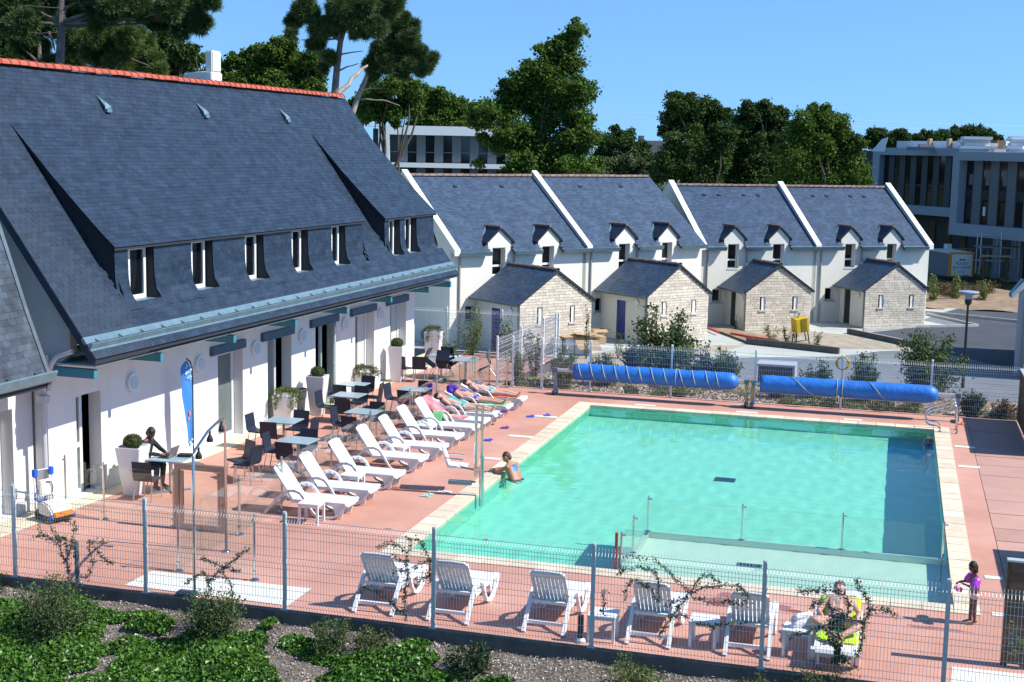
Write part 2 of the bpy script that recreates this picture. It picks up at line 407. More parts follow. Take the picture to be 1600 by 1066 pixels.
# ================================================================== THE SETTING
def sheet(name, poly, z, m, kind='structure', parent=None):
    mb = MB(); mb.add([(x, y, z) for x, y in poly], [tuple(range(len(poly)))])
    o = mb.build(name, m, parent); o['kind'] = kind
    return o
def grid_sheet(name, x0, x1, y0, y1, nx, ny, zf, m):
    xs = np.linspace(x0, x1, nx+1); ys = np.linspace(y0, y1, ny+1)
    X, Y = np.meshgrid(xs, ys); Z = zf(X, Y)
    V = np.stack([X, Y, Z], -1).reshape(-1, 3)
    i = (np.arange(ny)[:, None]*(nx+1) + np.arange(nx)[None, :]).ravel()
    Q = np.stack([i, i+1, i+nx+2, i+nx+1], 1)
    me = np_mesh(name, V, Q); me.polygons.foreach_set('use_smooth', [True]*len(me.polygons))
    o = link(name, me, m); o['kind'] = 'structure'
    return o

LOW = -2.35                              # level of the car park and the terrace of houses
def hills_z(X, Y):
    r = np.hypot(X, Y)
    return -2.7 + np.clip((r-170)/500, 0, 1)*5.0
g = sheet('ground', [(-1500, -300), (1500, -300), (1500, 1900), (-1500, 1900)], -2.75, 'meadow')

# --- pool deck: resin surface round the pool basin
PX0, PX1, PY0, PY1 = -8.36, 1.21, 22.96, 38.22
CW = 0.42                                # width of the coping
FY = lambda x: 19.216 - 0.0102*(x+14.06)   # line of the fence along the planting bed
mb = MB()
def dq(x0, x1, y0, y1): mb.quad((x0, y0, 0), (x1, y0, 0), (x1, y1, 0), (x0, y1, 0))
ax0, ax1, ay0, ay1 = PX0-CW, PX1+CW, PY0-CW, PY1+CW
mb.quad((-16.1, FY(-16.1)-.02, 0), (ax0, FY(ax0)-.02, 0), (ax0, 40.55, 0), (-15.75, 40.55, 0))
mb.quad((ax0, FY(ax0)-.02, 0), (ax1, FY(ax1)-.02, 0), (ax1, ay0, 0), (ax0, ay0, 0)); dq(ax0, ax1, ay1, 40.55); mb.quad((ax1, FY(ax1)-.02, 0), (2.14, FY(2.14)-.02, 0), (2.14, 40.55, 0), (ax1, 40.55, 0))
mb.quad((-15.7, 40.55, 0), (-11.75, 40.55, 0), (-11.55, 46.7, 0), (-15.5, 46.7, 0))
deck = mb.build('pool_deck', 'deck_resin'); deck['kind'] = 'structure'
mb = MB()
mb.b2((2.14, 19.09, -2.9), (9, 40.55, -0.03)); mb.b2((-16.1, 19.25, -2.9), (ax0, 40.5, -0.06)); mb.b2((ax0, 19.12, -2.9), (2.13, ay0-.02, -0.06)); mb.b2((ax0, ay1+.02, -2.9), (2.13, 40.5, -0.06)); mb.b2((ax1+.02, ay0, -2.9), (2.13, ay1, -.06))
mb.b2((-16, 40.5, -2.9), (-11.7, 46.7, -.06)); mb.b2((-8.8, 22.5, -2.9), (1.7, 38.7, -1.40))
pb = mb.build('deck_base', 'concrete_dark'); pb['kind'] = 'structure'

# --- large deck slabs on the right, each a piece
slabs = bpy.data.objects.new('paved_terrace', None); COL.objects.link(slabs); slabs['kind'] = 'structure'
yb = [19.06, 19.95, 21.0, 22.05, 23.1, 24.15, 25.2, 26.25, 27.3, 28.25, 29.44, 30.62, 31.82, 33.06, 34.19, 35.22, 36.3, 37.4, 38.45, 39.5, 40.5]
for i in range(len(yb)-1):
    for (xa, xb) in ((2.152, 3.9), (3.912, 5.6)):
        MB().b2((xa, yb[i]+.012, -.05), (xb, yb[i+1]-.012, RNG.uniform(-.003, .004))).build('slab', 'deck_slab', slabs)

# --- coping stones round the basin
cop = bpy.data.objects.new('pool_coping', None); COL.objects.link(cop); cop['kind'] = 'structure'
def cope(x0, y0, x1, y1):
    MB().b2((x0+.004, y0+.004, -.10), (x1-.004, y1-.004, 0.018+RNG.uniform(-.003, .003))).build('coping_stone', 'coping', cop, bevel=.006)
nst = 31
for i in range(nst):
    a = PY0-CW + (PY1-PY0+2*CW)*i/nst; b = PY0-CW + (PY1-PY0+2*CW)*(i+1)/nst
    cope(PX0-CW, a, PX0, b); cope(PX1, a, PX1+CW, b)
nst = 19
for i in range(nst):
    a = PX0 + (PX1-PX0)*i/nst; b = PX0 + (PX1-PX0)*(i+1)/nst
    cope(a, PY0-CW, b, PY0); cope(a, PY1, b, PY1+CW)
# --- basin: walls, floor, shallow paddling shelf, water
mb = MB(); D = -1.25
DF = -1.25; ym = PY0+9.0
mb.quad((PX0, PY0, D), (PX1, PY0, D), (PX1, ym, D), (PX0, ym, D)); mb.quad((PX0, ym, D), (PX1, ym, D), (PX1, PY1, DF), (PX0, PY1, DF))
mb.quad((PX0, PY0, D), (PX0, PY1, D), (PX0, PY1, -.06), (PX0, PY0, -.06)); mb.quad((PX1, PY1, D), (PX1, PY0, D), (PX1, PY0, -.06), (PX1, PY1, -.06))
mb.quad((PX0, PY1, D), (PX1, PY1, D), (PX1, PY1, -.06), (PX0, PY1, -.06)); mb.quad((PX1, PY0, D), (PX0, PY0, D), (PX0, PY0, -.06), (PX1, PY0, -.06))
o = mb.build('pool_basin', 'tinted_liner'); o['kind'] = 'structure'
mb = MB(); SX, SY = -4.47, 25.85
mb.b2((SX+.092, PY0+.004, D+.004), (PX1-.004, SY-.092, -.42))
o = mb.build('paddling_floor', 'tinted_shallow_liner'); o['kind'] = 'structure'
mb = MB(); mb.b2((SX, PY0+.004, D+.004), (SX+.09, SY, -.05)); mb.b2((SX+.094, SY-.09, D+.004), (PX1-.004, SY, -.05))
o = mb.build('paddling_wall', 'tinted_shallow_liner'); o['kind'] = 'structure'
WL = -.045
def waves(X, Y):
    r = np.random.default_rng(5); z = 0
    for k in range(26):
        a = r.normal(.5, .9); lam = r.uniform(.16, .95); z = z + r.uniform(.3, 1)*lam*np.sin(2*PI/lam*(X*math.cos(a)+Y*math.sin(a)) + r.uniform(0, 6.28))
    return z*.0006
x0, x1, y0, y1 = PX0-.03, PX1+.03, PY0-.03, PY1+.03; nx, ny = 230, 360
xs = np.linspace(x0, x1, nx+1); ys = np.linspace(y0, y1, ny+1); X, Y = np.meshgrid(xs, ys)
V = np.stack([X, Y, WL+waves(X, Y)], -1).reshape(-1, 3); nv = len(V)
i = (np.arange(ny)[:, None]*(nx+1) + np.arange(nx)[None, :]).ravel()
Q = np.stack([i, i+1, i+nx+2, i+nx+1], 1)
rim = np.concatenate([np.arange(nx+1), (np.arange(1, ny+1))*(nx+1)+nx, (ny*(nx+1)+np.arange(nx-1, -1, -1)), np.arange(ny-1, 0, -1)*(nx+1)])
VB = V[rim].copy(); VB[:, 2] = D-.06; m = len(rim); k = np.arange(m)
SQ = np.stack([rim[k], nv+k, nv+(k+1) % m, rim[(k+1) % m]], 1)
c4 = np.array([nv+0, nv+nx, nv+nx+ny, nv+nx+ny+nx])
# bottom: one n-gon through the whole rim would be slow to triangulate, so fan it in strips
faces = [tuple(q) for q in Q.tolist()] + [tuple(q) for q in SQ.tolist()] + [tuple((nv+np.arange(m-1, -1, -1)).tolist())]
me = bpy.data.meshes.new('pool_water'); me.from_pydata(np.concatenate([V, VB]).tolist(), [], faces); me.update()
sm = np.zeros(len(me.polygons), bool); sm[:len(Q)] = True; me.polygons.foreach_set('use_smooth', sm)
o = link('pool_water', me, 'water'); o['kind'] = 'structure'
o.cycles.is_caustics_caster = True
for q in COL.objects:
    if q.name.split('.')[0] in ('pool_basin', 'paddling_floor', 'paddling_wall'): q.cycles.is_caustics_receiver = True
# depth marks and drain grilles
for x, y, sx, sy in ((-9.14, 36.1, .62, .22), (-9.1, 33.3, .62, .22), (-9.05, 30.6, .4, .2), (-6.85, 38.84, .6, .2), (-3.9, 38.84, .6, .2), (-.95, 38.84, .5, .2), (1.93, 36.16, .5, .2), (1.93, 33.8, .5, .2), (1.95, 22.55+2.2, .3, .18), (1.95, 22.7, .3, .18), (-9.1, 27.2, .3, .16)):
    MB().b2((x-sx/2, y-sy/2, .004), (x+sx/2, y+sy/2, .012)).build('depth_tile', 'panel_white', deck)
def grille(x, y, z, w, d, m, label):
    t = thing('pool_grille', label, 'grille', (x, y, z))
    MB().b2((-w/2, -d/2, 0), (w/2, d/2, .012)).build('frame', m, t)
    for k in range(4): MB().b2((-w/2+.03+k*(w-.06)/4+.01, -d/2+.03, .012), (-w/2+.03+(k+1)*(w-.06)/4-.01, d/2-.03, .018)).build('slot', 'concrete_dark', t)
grille(-3.65, 31.9, D+.006, .5, .42, 'zinc', 'round slotted drain in the middle of the deep pool floor')
grille(-3.75, 26.6, D+.004, .5, .3, 'zinc', 'slotted drain in the pool floor close to the paddling shelf')
grille(-2.3, 24.6, -.416, .45, .2, 'panel_white', 'pale drain set in the shallow paddling floor')
for i, x in enumerate((-6.7, -3.75, -.85)):
    tag(MB().b2((x-.32, PY1-.012, -.14), (x+.32, PY1-.004, -.075)).build('skimmer_slot', 'cover_blue_band'), ['blue skimmer slot under the far coping nearest the sunbathers', 'blue skimmer slot in the middle of the far pool edge', 'blue skimmer slot in the far pool edge close to the ladder'][i], 'skimmer', 'skimmer slots along the far pool edge')
t = thing('pool_step', 'dark steps sunk in the far corner of the pool below the handrails', 'pool step', (1.04, 37.3, 0))
for k in range(3): MB().b2((-.09, -.16, -1.0+.3*k), (.15, .16, -.97+.3*k)).build('tread', 'black', t)
# wet patches, thin films on the deck
def splash(name, pts, m='wet', z=.004):
    o = sheet(name, pts, z, m); return o
def blob(cx, cy, rx, ry, n=22, j=.35, seed=1):
    r = random.Random(seed); return [(cx+rx*math.cos(2*PI*i/n)*(1+r.uniform(-j, j)), cy+ry*math.sin(2*PI*i/n)*(1+r.uniform(-j, j))) for i in range(n)]
for i, (cx, cy, rx, ry) in enumerate(((-2.0, 21.9, .75, .22), (-2.35, 22.25, .2, .12), (-.9, 21.75, .5, .1), (-10.35, 27.1, .75, .14), (-.1, 22.0, .5, .05), (.9, 21.7, .5, .05), (-7.2, 24.0, .05, .1), (-9.2, 24.1, .08, .03))):
    splash('wet_patch', blob(cx, cy, rx, ry, seed=i+3))
# cream edging strip along the facade, pale slabs
o = sheet('facade_strip', [(-16.6, 19.3), (-15.85, 19.3), (-15.52, 24.3), (-14.98, 41.2), (-14.75, 46.6), (-16.2, 46.6)], .006, 'cream_strip')
o = sheet('foot_bath_slab', [(-12.1, 19.42), (-9.1, 19.36), (-9.1, 20.27), (-12.08, 20.25)], .007, 'pale_slab')
o = sheet('foot_bath_slab', [(1.05, 19.15), (3.4, 19.1), (3.4, 20.12), (1.1, 20.06)], .007, 'pale_slab')
o = sheet('joint_line', [(-13.6, 20.5), (-11.62, 20.405), (-11.62, 20.385), (-13.6, 20.48)], .006, 'concrete_dark')

# --- planting bed in front: kerb wall, soil, bark chips, ivy
mb = MB(); mb.prism([(-18.5, FY(-18.5)-.10, -.9), (6, FY(6)-.10, -.9), (6, FY(6)+.02, -.9), (-18.5, FY(-18.5)+.02, -.9)], (0, 0, .915))
kb = mb.build('bed_kerb', 'concrete_dark'); kb['kind'] = 'structure'
def bed_z(X, Y):
    d = np.clip(19.1-Y, 0, 30)
    return -.17 - d*.22 + .05*np.sin(X*1.7+1)*np.cos(Y*1.9) + .03*np.sin(X*4.1)*np.sin(Y*3.3+X)
grid_sheet('planting_bed', -24, 8, 8, 19.09, 130, 60, bed_z, 'soil')
def vnoise(X, Y, s, seed):
    r = np.random.default_rng(seed); o = 0
    for k in range(10):
        a = r.uniform(0, 2*PI); f = s*r.uniform(.6, 1.6); o = o + np.sin((X*math.cos(a)+Y*math.sin(a))*f + r.uniform(0, 6.28))
    return o/math.sqrt(5)
n = 90000
X = NPR.uniform(-15.5, 3.6, n); Y = NPR.uniform(14.4, 19.08, n); Z = bed_z(X, Y)
nn = n; P = np.stack([X, Y, Z+NPR.uniform(.0, .03, n)], 1)
d = NPR.normal(size=(n, 3)); d[:, 2] *= .45; d /= np.linalg.norm(d, axis=1, keepdims=True)
b = NPR.normal(size=(n, 3)); b -= (b*d).sum(1, keepdims=True)*d; b /= np.linalg.norm(b, axis=1, keepdims=True)
L = d*NPR.uniform(.010, .034, n)[:, None]; W = b*NPR.uniform(.004, .011, n)[:, None]
V = np.stack([P-L, P+W, P+L, P-W], 1).reshape(-1, 3); i = np.arange(n)*4
o = link('bark_mulch', np_mesh('bark_mulch', V, np.stack([i, i+1, i+2, i+3], 1)), 'bark_chip'); o['kind'] = 'stuff'
IVY = [(-11.2, 18.55, .6, .3), (-7.3, 16.2, 1.5, .5), (-5.6, 17.2, 1.0, .5), (-2.8, 17.0, 1.2, .5), (-13.5, 17.4, 1.0, .5), (-10.4, 17.2, 1.2, .5), (-12.6, 18.5, .8, .35), (-9.8, 18.2, .8, .4), (-8.0, 18.3, .7, .3), (-12.4, 16.9, 1.0, .8), (-9.6, 16.8, 1.0, .7), (-6.4, 16.8, 1.2, .6), (-6.6, 18.0, .7, .4), (-3.6, 17.6, .8, .45), (-4.4, 16.9, 1.0, .5), (-.9, 17.7, 1.0, .5), (.6, 18.0, 1.2, .6), (-13.6, 18.2, .9, .45), (-14.0, 16.8, 1.2, .9), (-11.9, 17.3, 1.1, .75), (-10.6, 17.9, .9, .5), (-10.9, 16.6, 1.5, .6), (-9.0, 17.5, .9, .6), (-8.7, 16.9, 1.2, .55), (-7.4, 17.5, .7, .55), (-7.0, 18.35, .8, .3), (-6.1, 17.3, .7, .5), (-5.2, 17.9, .5, .25), (-4.9, 17.3, .9, .45), (-3.9, 17.9, .5, .4), (-3.2, 18.3, .5, .22), (-2.6, 17.7, .9, .4), (-1.4, 18.2, .6, .35), (-.4, 18.4, 1.0, .4), (1, 18.2, 1.2, .5), (-12.9, 16.1, .9, .6), (-8.2, 15.9, 1.3, .4)]
n = 190000
X = NPR.uniform(-15.5, 3.6, n); Y = NPR.uniform(14.8, 19.0, n)
f = np.full(n, -1.0)
for cx, cy, rx, ry in IVY: f = np.maximum(f, 1-((X-cx)/rx)**2-((Y-cy)/ry)**2)
f = f + .20 + .46*vnoise(X, Y, 3.2, 3) + .25*vnoise(X, Y, 9, 8)
k = f > .12; X, Y, f = X[k], Y[k], f[k]
P = np.stack([X, Y, bed_z(X, Y)+.04+np.clip(f, 0, 1)*.09*NPR.uniform(.1, 1.3, len(X))+.03*vnoise(X, Y, 5, 21)], 1)
V, Q = leaf_cards(P, NPR.uniform(.05, .095, len(P)), up=(0, -.25, .97), flat=.42, aspect=.85)
o = link('ivy_ground_cover', np_mesh('ivy_ground_cover', V, Q), 'leaf_ivy'); o['kind'] = 'stuff'

# --- planting strip beyond the far fence, falling to the car park
def far_z(X, Y): return -.10 - np.clip(Y-44.2, 0, 3.2)*.8 + .03*np.sin(X*2.3)*np.sin(Y*2.9)
grid_sheet('planting_strip', -11.4, 9, 40.57, 48.0, 70, 24, far_z, 'earth')
n = 9000
X = NPR.uniform(-11.3, 5, n); Y = 40.6+np.abs(NPR.normal(0, 1.6, n)); P = np.stack([X, Y, far_z(X, Y)+.015], 1)
d = NPR.normal(size=(n, 3)); d[:, 2] *= .4; d /= np.linalg.norm(d, axis=1, keepdims=True); b = np.cross(d, NPR.normal(size=(n, 3))); b /= np.linalg.norm(b, axis=1, keepdims=True)
V = np.stack([P-d*.05, P+b*.022, P+d*.05, P-b*.022], 1).reshape(-1, 3); i = np.arange(n)*4
o = link('pale_mulch', np_mesh('pale_mulch', V, np.stack([i, i+1, i+2, i+3], 1)), 'bark_chip'); o['kind'] = 'stuff'
n = 9000
X = NPR.uniform(-11.3, 4.5, n); Y = 40.7+np.abs(NPR.normal(0, .9, n)); k = vnoise(X, Y, 2.2, 5) > .35; X, Y = X[k], Y[k]
V, Q = leaf_cards(np.stack([X, Y, far_z(X, Y)+NPR.uniform(.02, .2, len(X))], 1), .10, aspect=.6)
o = link('low_ground_cover', np_mesh('low_ground_cover', V, Q), 'leaf_light'); o['kind'] = 'stuff'

# --- lower level: pavement, car park, kerbs, earth strips
sheet('pavement', [(-60, 46.5), (30, 46.5), (60, 104), (-40, 104)], LOW-.02, 'pavement')
sheet('car_park', [(-12, 50), (30, 50), (60, 104), (7.2, 104), (1.6, 85.3), (4.4, 81.8), (1.7, 72.0), (-.6, 70.5), (-2.4, 67.9), (-8.6, 64.6), (-12, 60)], LOW-.012, 'asphalt_grey')
sheet('roadway', [(-1.6, 77.5), (1.75, 72.4), (4.0, 69), (9, 62), (40, 80), (50, 104), (9, 104), (2.0, 88), (4.9, 83.5), (1.2, 81.2)], LOW-.004, 'asphalt')
sheet('gravel_patch', [(-8.5, 74.8), (-2.5, 70.6), (1.1, 71.9), (-2.2, 76.2), (-5.2, 77.2)], LOW-.012, 'gravel_beige')
sheet('gravel_path', [(-13, 52), (-8.8, 64.9), (-7.3, 69.8), (-12, 68), (-18, 55)], LOW-.012, 'gravel_beige')
mb = MB()
mb.add([(-10.2, 76.2, LOW), (-7.2, 70.5, LOW), (-2.6, 68.75, LOW), (-2.55, 70.2, LOW), (-5.5, 72.3, LOW), (-9.7, 76.5, LOW)], [(0, 1, 2, 3, 4, 5)])
mb.v = [(x, y, z+.10) for x, y, z in mb.v]
o = mb.build('planted_strip', 'earth'); o['kind'] = 'structure'
def kerb_line(pts, h=.13, w=.14, m='kerb'):
    for (a, b) in zip(pts[:-1], pts[1:]):
        a = Vector((*a, LOW)); b = Vector((*b, LOW)); L = (b-a).length; k = max(1, int(L/1.0)); dr = (b-a).normalized(); ang = math.atan2(dr.y, dr.x)
        for i in range(k):
            c = a + (b-a)*((i+.5)/k)
            MB().box((0, 0, h/2), (L/k-.012, w, h)).build('kerb_stone', m, KERB, loc=c, rot=(0, 0, ang))
KERB = bpy.data.objects.new('kerbs', None); COL.objects.link(KERB); KERB['kind'] = 'structure'
kerb_line([(-7.25, 70.45), (-2.5, 68.7)], .30, .16, 'concrete_dark')
kerb_line([(-2.4, 77.05), (1.55, 72.15)], .26, .16, 'concrete_dark')
kerb_line([(-2.2, 77.35), (1.75, 72.4)], .2, .3)
kerb_line([(-1.6, 78.3), (1.2, 81.3), (4.7, 83.3)]); kerb_line([(4.75, 83.35), (1.95, 88.2)])
kerb_line([(1.9, 89.2), (5.5, 87.3), (7.5, 86.2)], .16)
kerb_line([(-12, 66.6), (-8.4, 64.5)])
# ================================================================== BUILDINGS: helpers
def slate_field(O, A, X, prof, urange, expo=.12, width=.21, th=.010, rng=NPR, skip=None, wob=.004):
    """courses of slates following profile prof [(x,z) top -> bottom] in the plane (X, world z), extruded along A.
    Returns arrays of centres, half-lengths and axes for each slate."""
    O = np.array(O, float); A = np.array(A, float); X = np.array(X, float); Zv = np.array((0, 0, 1.0))
    P = np.array(prof, float); seg = np.linalg.norm(np.diff(P, axis=0), axis=1); cum = np.concatenate([[0], np.cumsum(seg)]); T = cum[-1]
    out = []
    j = 0; t = T
    while t > .02:
        te = max(t-expo*1.12, 0); tm = (t+te)/2
        k = min(np.searchsorted(cum, tm, 'right')-1, len(seg)-1)
        dr = (P[k+1]-P[k])/seg[k]; pm = P[k] + dr*(tm-cum[k])
        u0, u1 = urange(pm[0], pm[1]) if callable(urange) else urange
        if u1-u0 > .03:
            n = max(1, int(round((u1-u0)/width))); w = (u1-u0)/n
            edges = u0 + np.arange(n+1)*w
            if j % 2: edges = np.concatenate([[u0], edges[:-1]+w/2, [u1]])
            for a, b in zip(edges[:-1], edges[1:]):
                um = (a+b)/2
                if skip is not None and skip(um, pm[0], pm[1]): continue
                out.append((um, (b-a)/2-.002, pm[0], pm[1], dr[0], dr[1], (t-te)/2))
        t -= expo; j += 1
    if not out: return None
    R = np.array(out)
    C = O + R[:, 0:1]*A + R[:, 2:3]*X + R[:, 3:4]*Zv
    D = R[:, 4:5]*X + R[:, 5:6]*Zv                         # down the slope
    Nn = np.cross(D, np.broadcast_to(A, D.shape)); s = np.sign(Nn[:, 2:3] + 1e-9); Nn = Nn*np.where(s == 0, 1, s)
    tilt = (th*.8 + rng.uniform(-wob, wob, len(R))*.5)/ (R[:, 6]*2)
    D2 = D + Nn*tilt[:, None]; D2 /= np.linalg.norm(D2, axis=1, keepdims=True)
    A2 = np.broadcast_to(A, D.shape) + Nn*rng.uniform(-.012, .012, len(R))[:, None]
    C = C + Nn*(th*.9)
    return C, A2*R[:, 1:2], D2*(R[:, 6:7]), Nn*th*.5
def slate_mesh(fields, name):
    C, a, d, n = [np.concatenate(x) for x in zip(*[f for f in fields if f is not None])]
    m = len(C)
    V = np.stack([C-a-d+n, C+a-d+n, C+a+d+n, C-a+d+n, C-a+d-n, C+a+d-n, C-a-d-n, C+a-d-n], 1).reshape(-1, 3)
    i = np.arange(m)*8
    Q = np.concatenate([np.stack([i, i+3, i+2, i+1], 1), np.stack([i+3, i+4, i+5, i+2], 1), np.stack([i, i+6, i+4, i+3], 1), np.stack([i+1, i+2, i+5, i+7], 1)])
    return np_mesh(name, V, Q)
UNIT = None
def unit_slate():
    me = bpy.data.meshes.new('slate'); v = [(-1, -1, 1), (1, -1, 1), (1, 1, 1), (-1, 1, 1), (-1, 1, -1), (1, 1, -1), (-1, -1, -1), (1, -1, -1)]
    me.from_pydata(v, [], [(0, 3, 2, 1), (3, 4, 5, 2), (0, 6, 4, 3), (1, 2, 5, 7)]); me.update(); me.materials.append(MATS['slate']); return me
def lay_slates(fields, parent, root_world, m='slate', singles=0):
    """the nearest slates as single pieces, the rest as one joined covering"""
    C, a, d, n = [np.concatenate(x) for x in zip(*[f for f in fields if f is not None])]
    if singles:
        W = np.array([(root_world @ Vector(c)) for c in C]); dist = np.linalg.norm(W-np.array(CAM), axis=1)
        order = np.argsort(dist); pick = order[:singles]; rest = order[singles:]
        me = unit_slate()
        for k in pick:
            o = link('slate', me, None, parent)
            M = Matrix(np.array([a[k], d[k], n[k]]).T.tolist()).to_4x4(); M.translation = Vector(C[k]); o.matrix_basis = M
        C, a, d, n = C[rest], a[rest], d[rest], n[rest]
    o = link('slate_covering', slate_mesh([(C, a, d, n)], 'slate_covering'), m, parent); o['kind'] = 'stuff'
    return o
def wall_open(mb, s0, s1, z0, z1, holes, x0=-.3, x1=0.0):
    """wall slab between x0..x1 along y with rectangular holes (ya,yb,za,zb)"""
    ys = sorted(set([s0, s1] + [h[0] for h in holes] + [h[1] for h in holes]))
    for a, b in zip(ys[:-1], ys[1:]):
        zs = [(z0, z1)]
        for h in holes:
            if h[0] < b-1e-6 and h[1] > a+1e-6:
                nz = []
                for p, q in zs:
                    if h[2] > p: nz.append((p, min(q, h[2])))
                    if h[3] < q: nz.append((max(p, h[3]), q))
                zs = [t for t in nz if t[1]-t[0] > 1e-4]
        for p, q in zs: mb.b2((x0, a, p), (x1, b, q))
def ridge_tiles(parent, s0, s1, x, z, m, step=.31, r=.135, n=7, A=(0, 1, 0)):
    L = step*1.12
    mb = MB(); vs = []
    for e, (yy, rr) in enumerate(((0, r*.93), (L, r*1.06), (L, r*1.2), (L-.05, r*1.2))):
        for j in range(n): q = PI*j/(n-1); vs.append((rr*math.cos(q), yy, rr*math.sin(q)*.9))
    fs = [(e*n+j, e*n+j+1, (e+1)*n+j+1, (e+1)*n+j) for e in range(3) for j in range(n-1)]
    mb.add(vs, fs); me = mb.mesh('ridge_tile'); me.materials.append(MATS[m])
    k = int((s1-s0)/step); ang = math.atan2(-A[0], A[1])
    for i in range(k):
        p = Vector((x, 0, z)) + Vector(A)*(s0+i*step)
        link('ridge_tile', me, None, parent, loc=p + Vector((0, 0, RNG.uniform(-.004, .006))), rot=(RNG.uniform(-.015, .015), 0, ang+RNG.uniform(-.02, .02)))
def slab_profile(mb, prof, y0, y1, th):
    """panel of thickness th hanging under profile [(x,z)] between y0 and y1"""
    n = len(prof)
    poly = [(x, y0, z) for x, z in prof] + [(x-.0, y0, z-th) for x, z in reversed(prof)]
    mb.prism(poly, (0, y1-y0, 0))
def window_unit(parent, name, s0, s1, z0, z1, x, m='white_pvc', fr=.06, pane='window_dark', transom=None, depth=.06, mullion=False):
    mb = MB()
    mb.b2((x-depth, s0, z0), (x, s0+fr, z1)); mb.b2((x-depth, s1-fr, z0), (x, s1, z1))
    mb.b2((x-depth, s0+fr, z0), (x, s1-fr, z0+fr)); mb.b2((x-depth, s0+fr, z1-fr), (x, s1-fr, z1))
    if transom: mb.b2((x-depth, s0+fr, transom-.05), (x, s1-fr, transom+.05))
    if mullion: mb.b2((x-depth, (s0+s1)/2-.06, z0+fr), (x+.004, (s0+s1)/2+.06, z1-fr))
    w = mb.build(name, m, parent)
    MB().b2((x-depth+.012, s0+fr-.004, z0+fr-.004), (x-depth+.024, s1-fr+.004, z1-fr+.004)).build('pane', pane, w)
    return w

# ================================================================== MAIN BUILDING (local x = out from facade, y = along it)
BA = 0.0315
hb = thing('club_house', 'long white building with a steep slate roof and red ridge tiles beside the terrace', 'building', (-15.97, 24.27, 0), -BA)
HBW = Matrix.Translation((-15.97, 24.27, 0)) @ Matrix.Rotation(-BA, 4, 'Z')
S0, S1 = -1.22, 18.36
DOORS = [(-.30, .56, 2.16), (5.42, 6.66, 2.24), (7.99, 9.36, 2.26), (10.84, 12.22, 2.28), (13.55, 14.98, 2.30), (16.27, 17.62, 2.34)]
mb = MB(); wall_open(mb, S0, S1, -.02, 3.15, [(a, b, .03, z) for a, b, z in DOORS])
MB().b2((-7.0, S0+.01, -2.8), (-6.7, S1-.01, 3.4)).build('back_wall', 'plaster_white', hb); MB().b2((-6.7, S1-.3, -2.8), (-.302, S1-.02, 3.1)).build('end_wall', 'plaster_white', hb)
hw = mb.build('wall', 'plaster_white', hb)
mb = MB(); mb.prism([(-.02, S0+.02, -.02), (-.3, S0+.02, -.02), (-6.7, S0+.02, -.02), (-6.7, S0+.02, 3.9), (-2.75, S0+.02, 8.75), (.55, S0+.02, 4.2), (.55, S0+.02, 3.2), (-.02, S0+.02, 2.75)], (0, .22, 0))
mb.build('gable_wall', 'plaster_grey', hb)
mb = MB(); mb.b2((.004, S0, 2.66), (.05, S1+.1, 3.15)); mb.b2((.05, S0, 2.98), (1.12, S1+.1, 3.0)); mb.build('wall_plate', 'plaster_band', hb)
mb = MB(); mb.b2((-3.2, S0+.3, -.02), (-3.1, S1-.3, 2.7)); mb.b2((-3.1, S0+.3, -.03), (-.3, S1-.3, .028)); mb.b2((-3.1, S0+.3, 2.62), (-.3, S1-.3, 2.68)); mb.build('interior', 'interior', hb)
mb = MB(); mb.b2((-.3, S0+.3, -.03), (-.29, S0+.32, 0)); 
roof = thing('roof', None, None); roof.parent = hb
plane = lambda z: 1.45-(z-3.16)*0.7257                    # x of the main slope at height z
RX, RZ = -2.75, 8.95
D1 = (.25, 12.90); D2 = (14.33, 18.70)
dprof = [(-1.82, 7.67), (-1.35, 7.17), (-.80, 6.58), (-.25, 6.03), (.22, 5.57), (.63, 5.19)]
yl, yr = -1.62, 18.74
mainprof = [(RX+.02, RZ-.03), (plane(7.6), 7.6), (plane(5.5), 5.5), (1.42, 3.21)]
def under(u, x, z): return ((D1[0]+.1 < u < D1[1]-.1) or (D2[0]+.1 < u < D2[1])) and 4.02 < z < 7.45
F = [slate_field((0, 0, 0), (0, 1, 0), (1, 0, 0), mainprof, (yl, yr), .115, .19, .007, skip=under)]
for (a, b) in (D1, D2): F.append(slate_field((0, 0, 0), (0, 1, 0), (1, 0, 0), dprof, (a, b), .115, .19, .007))
pier_prof = [(.54, 5.24), (.555, 4.55), (.60, 4.24), (.72, 4.05), (.93, 3.90)]
WIN = [(1.08, 1.76), (3.59, 4.22), (6.10, 6.70), (8.61, 9.18), (11.04, 11.56), (15.18, 15.60), (16.48, 16.99)]
piers1 = [(.34, .83), (1.80, 3.32), (4.27, 5.80), (6.75, 8.28), (9.23, 10.69), (11.61, 12.80)]
piers2 = [(14.44, 14.79), (15.65, 16.07), (17.05, 18.58)]
for a, b in piers1+piers2: F.append(slate_field((0, 0, 0), (0, 1, 0), (1, 0, 0), pier_prof, (a, b), .11, .20, .008))
lay_slates(F, roof, HBW, singles=300)
mb = MB()
slab_profile(mb, [(RX, RZ-.05), (plane(7.6)-.01, 7.57), (1.39, 3.20)], yl+.02, D1[0], .10)
slab_profile(mb, [(RX, RZ-.05), (plane(7.3)-.01, 7.27)], D1[0]+.002, yr-.02, .10)
slab_profile(mb, [(plane(7.3)-.01, 7.27), (1.39, 3.20)], D1[1], D2[0], .10)
slab_profile(mb, [(plane(4.04)-.01, 4.01), (1.39, 3.20)], D1[0]+.002, D1[1]-.002, .08)
slab_profile(mb, [(plane(4.04)-.01, 4.01), (1.39, 3.20)], D2[0]+.002, yr-.02, .08)
slab_profile(mb, [(-6.95, 3.3), (RX, RZ-.05)], yl+.02, yr-.02, .10)
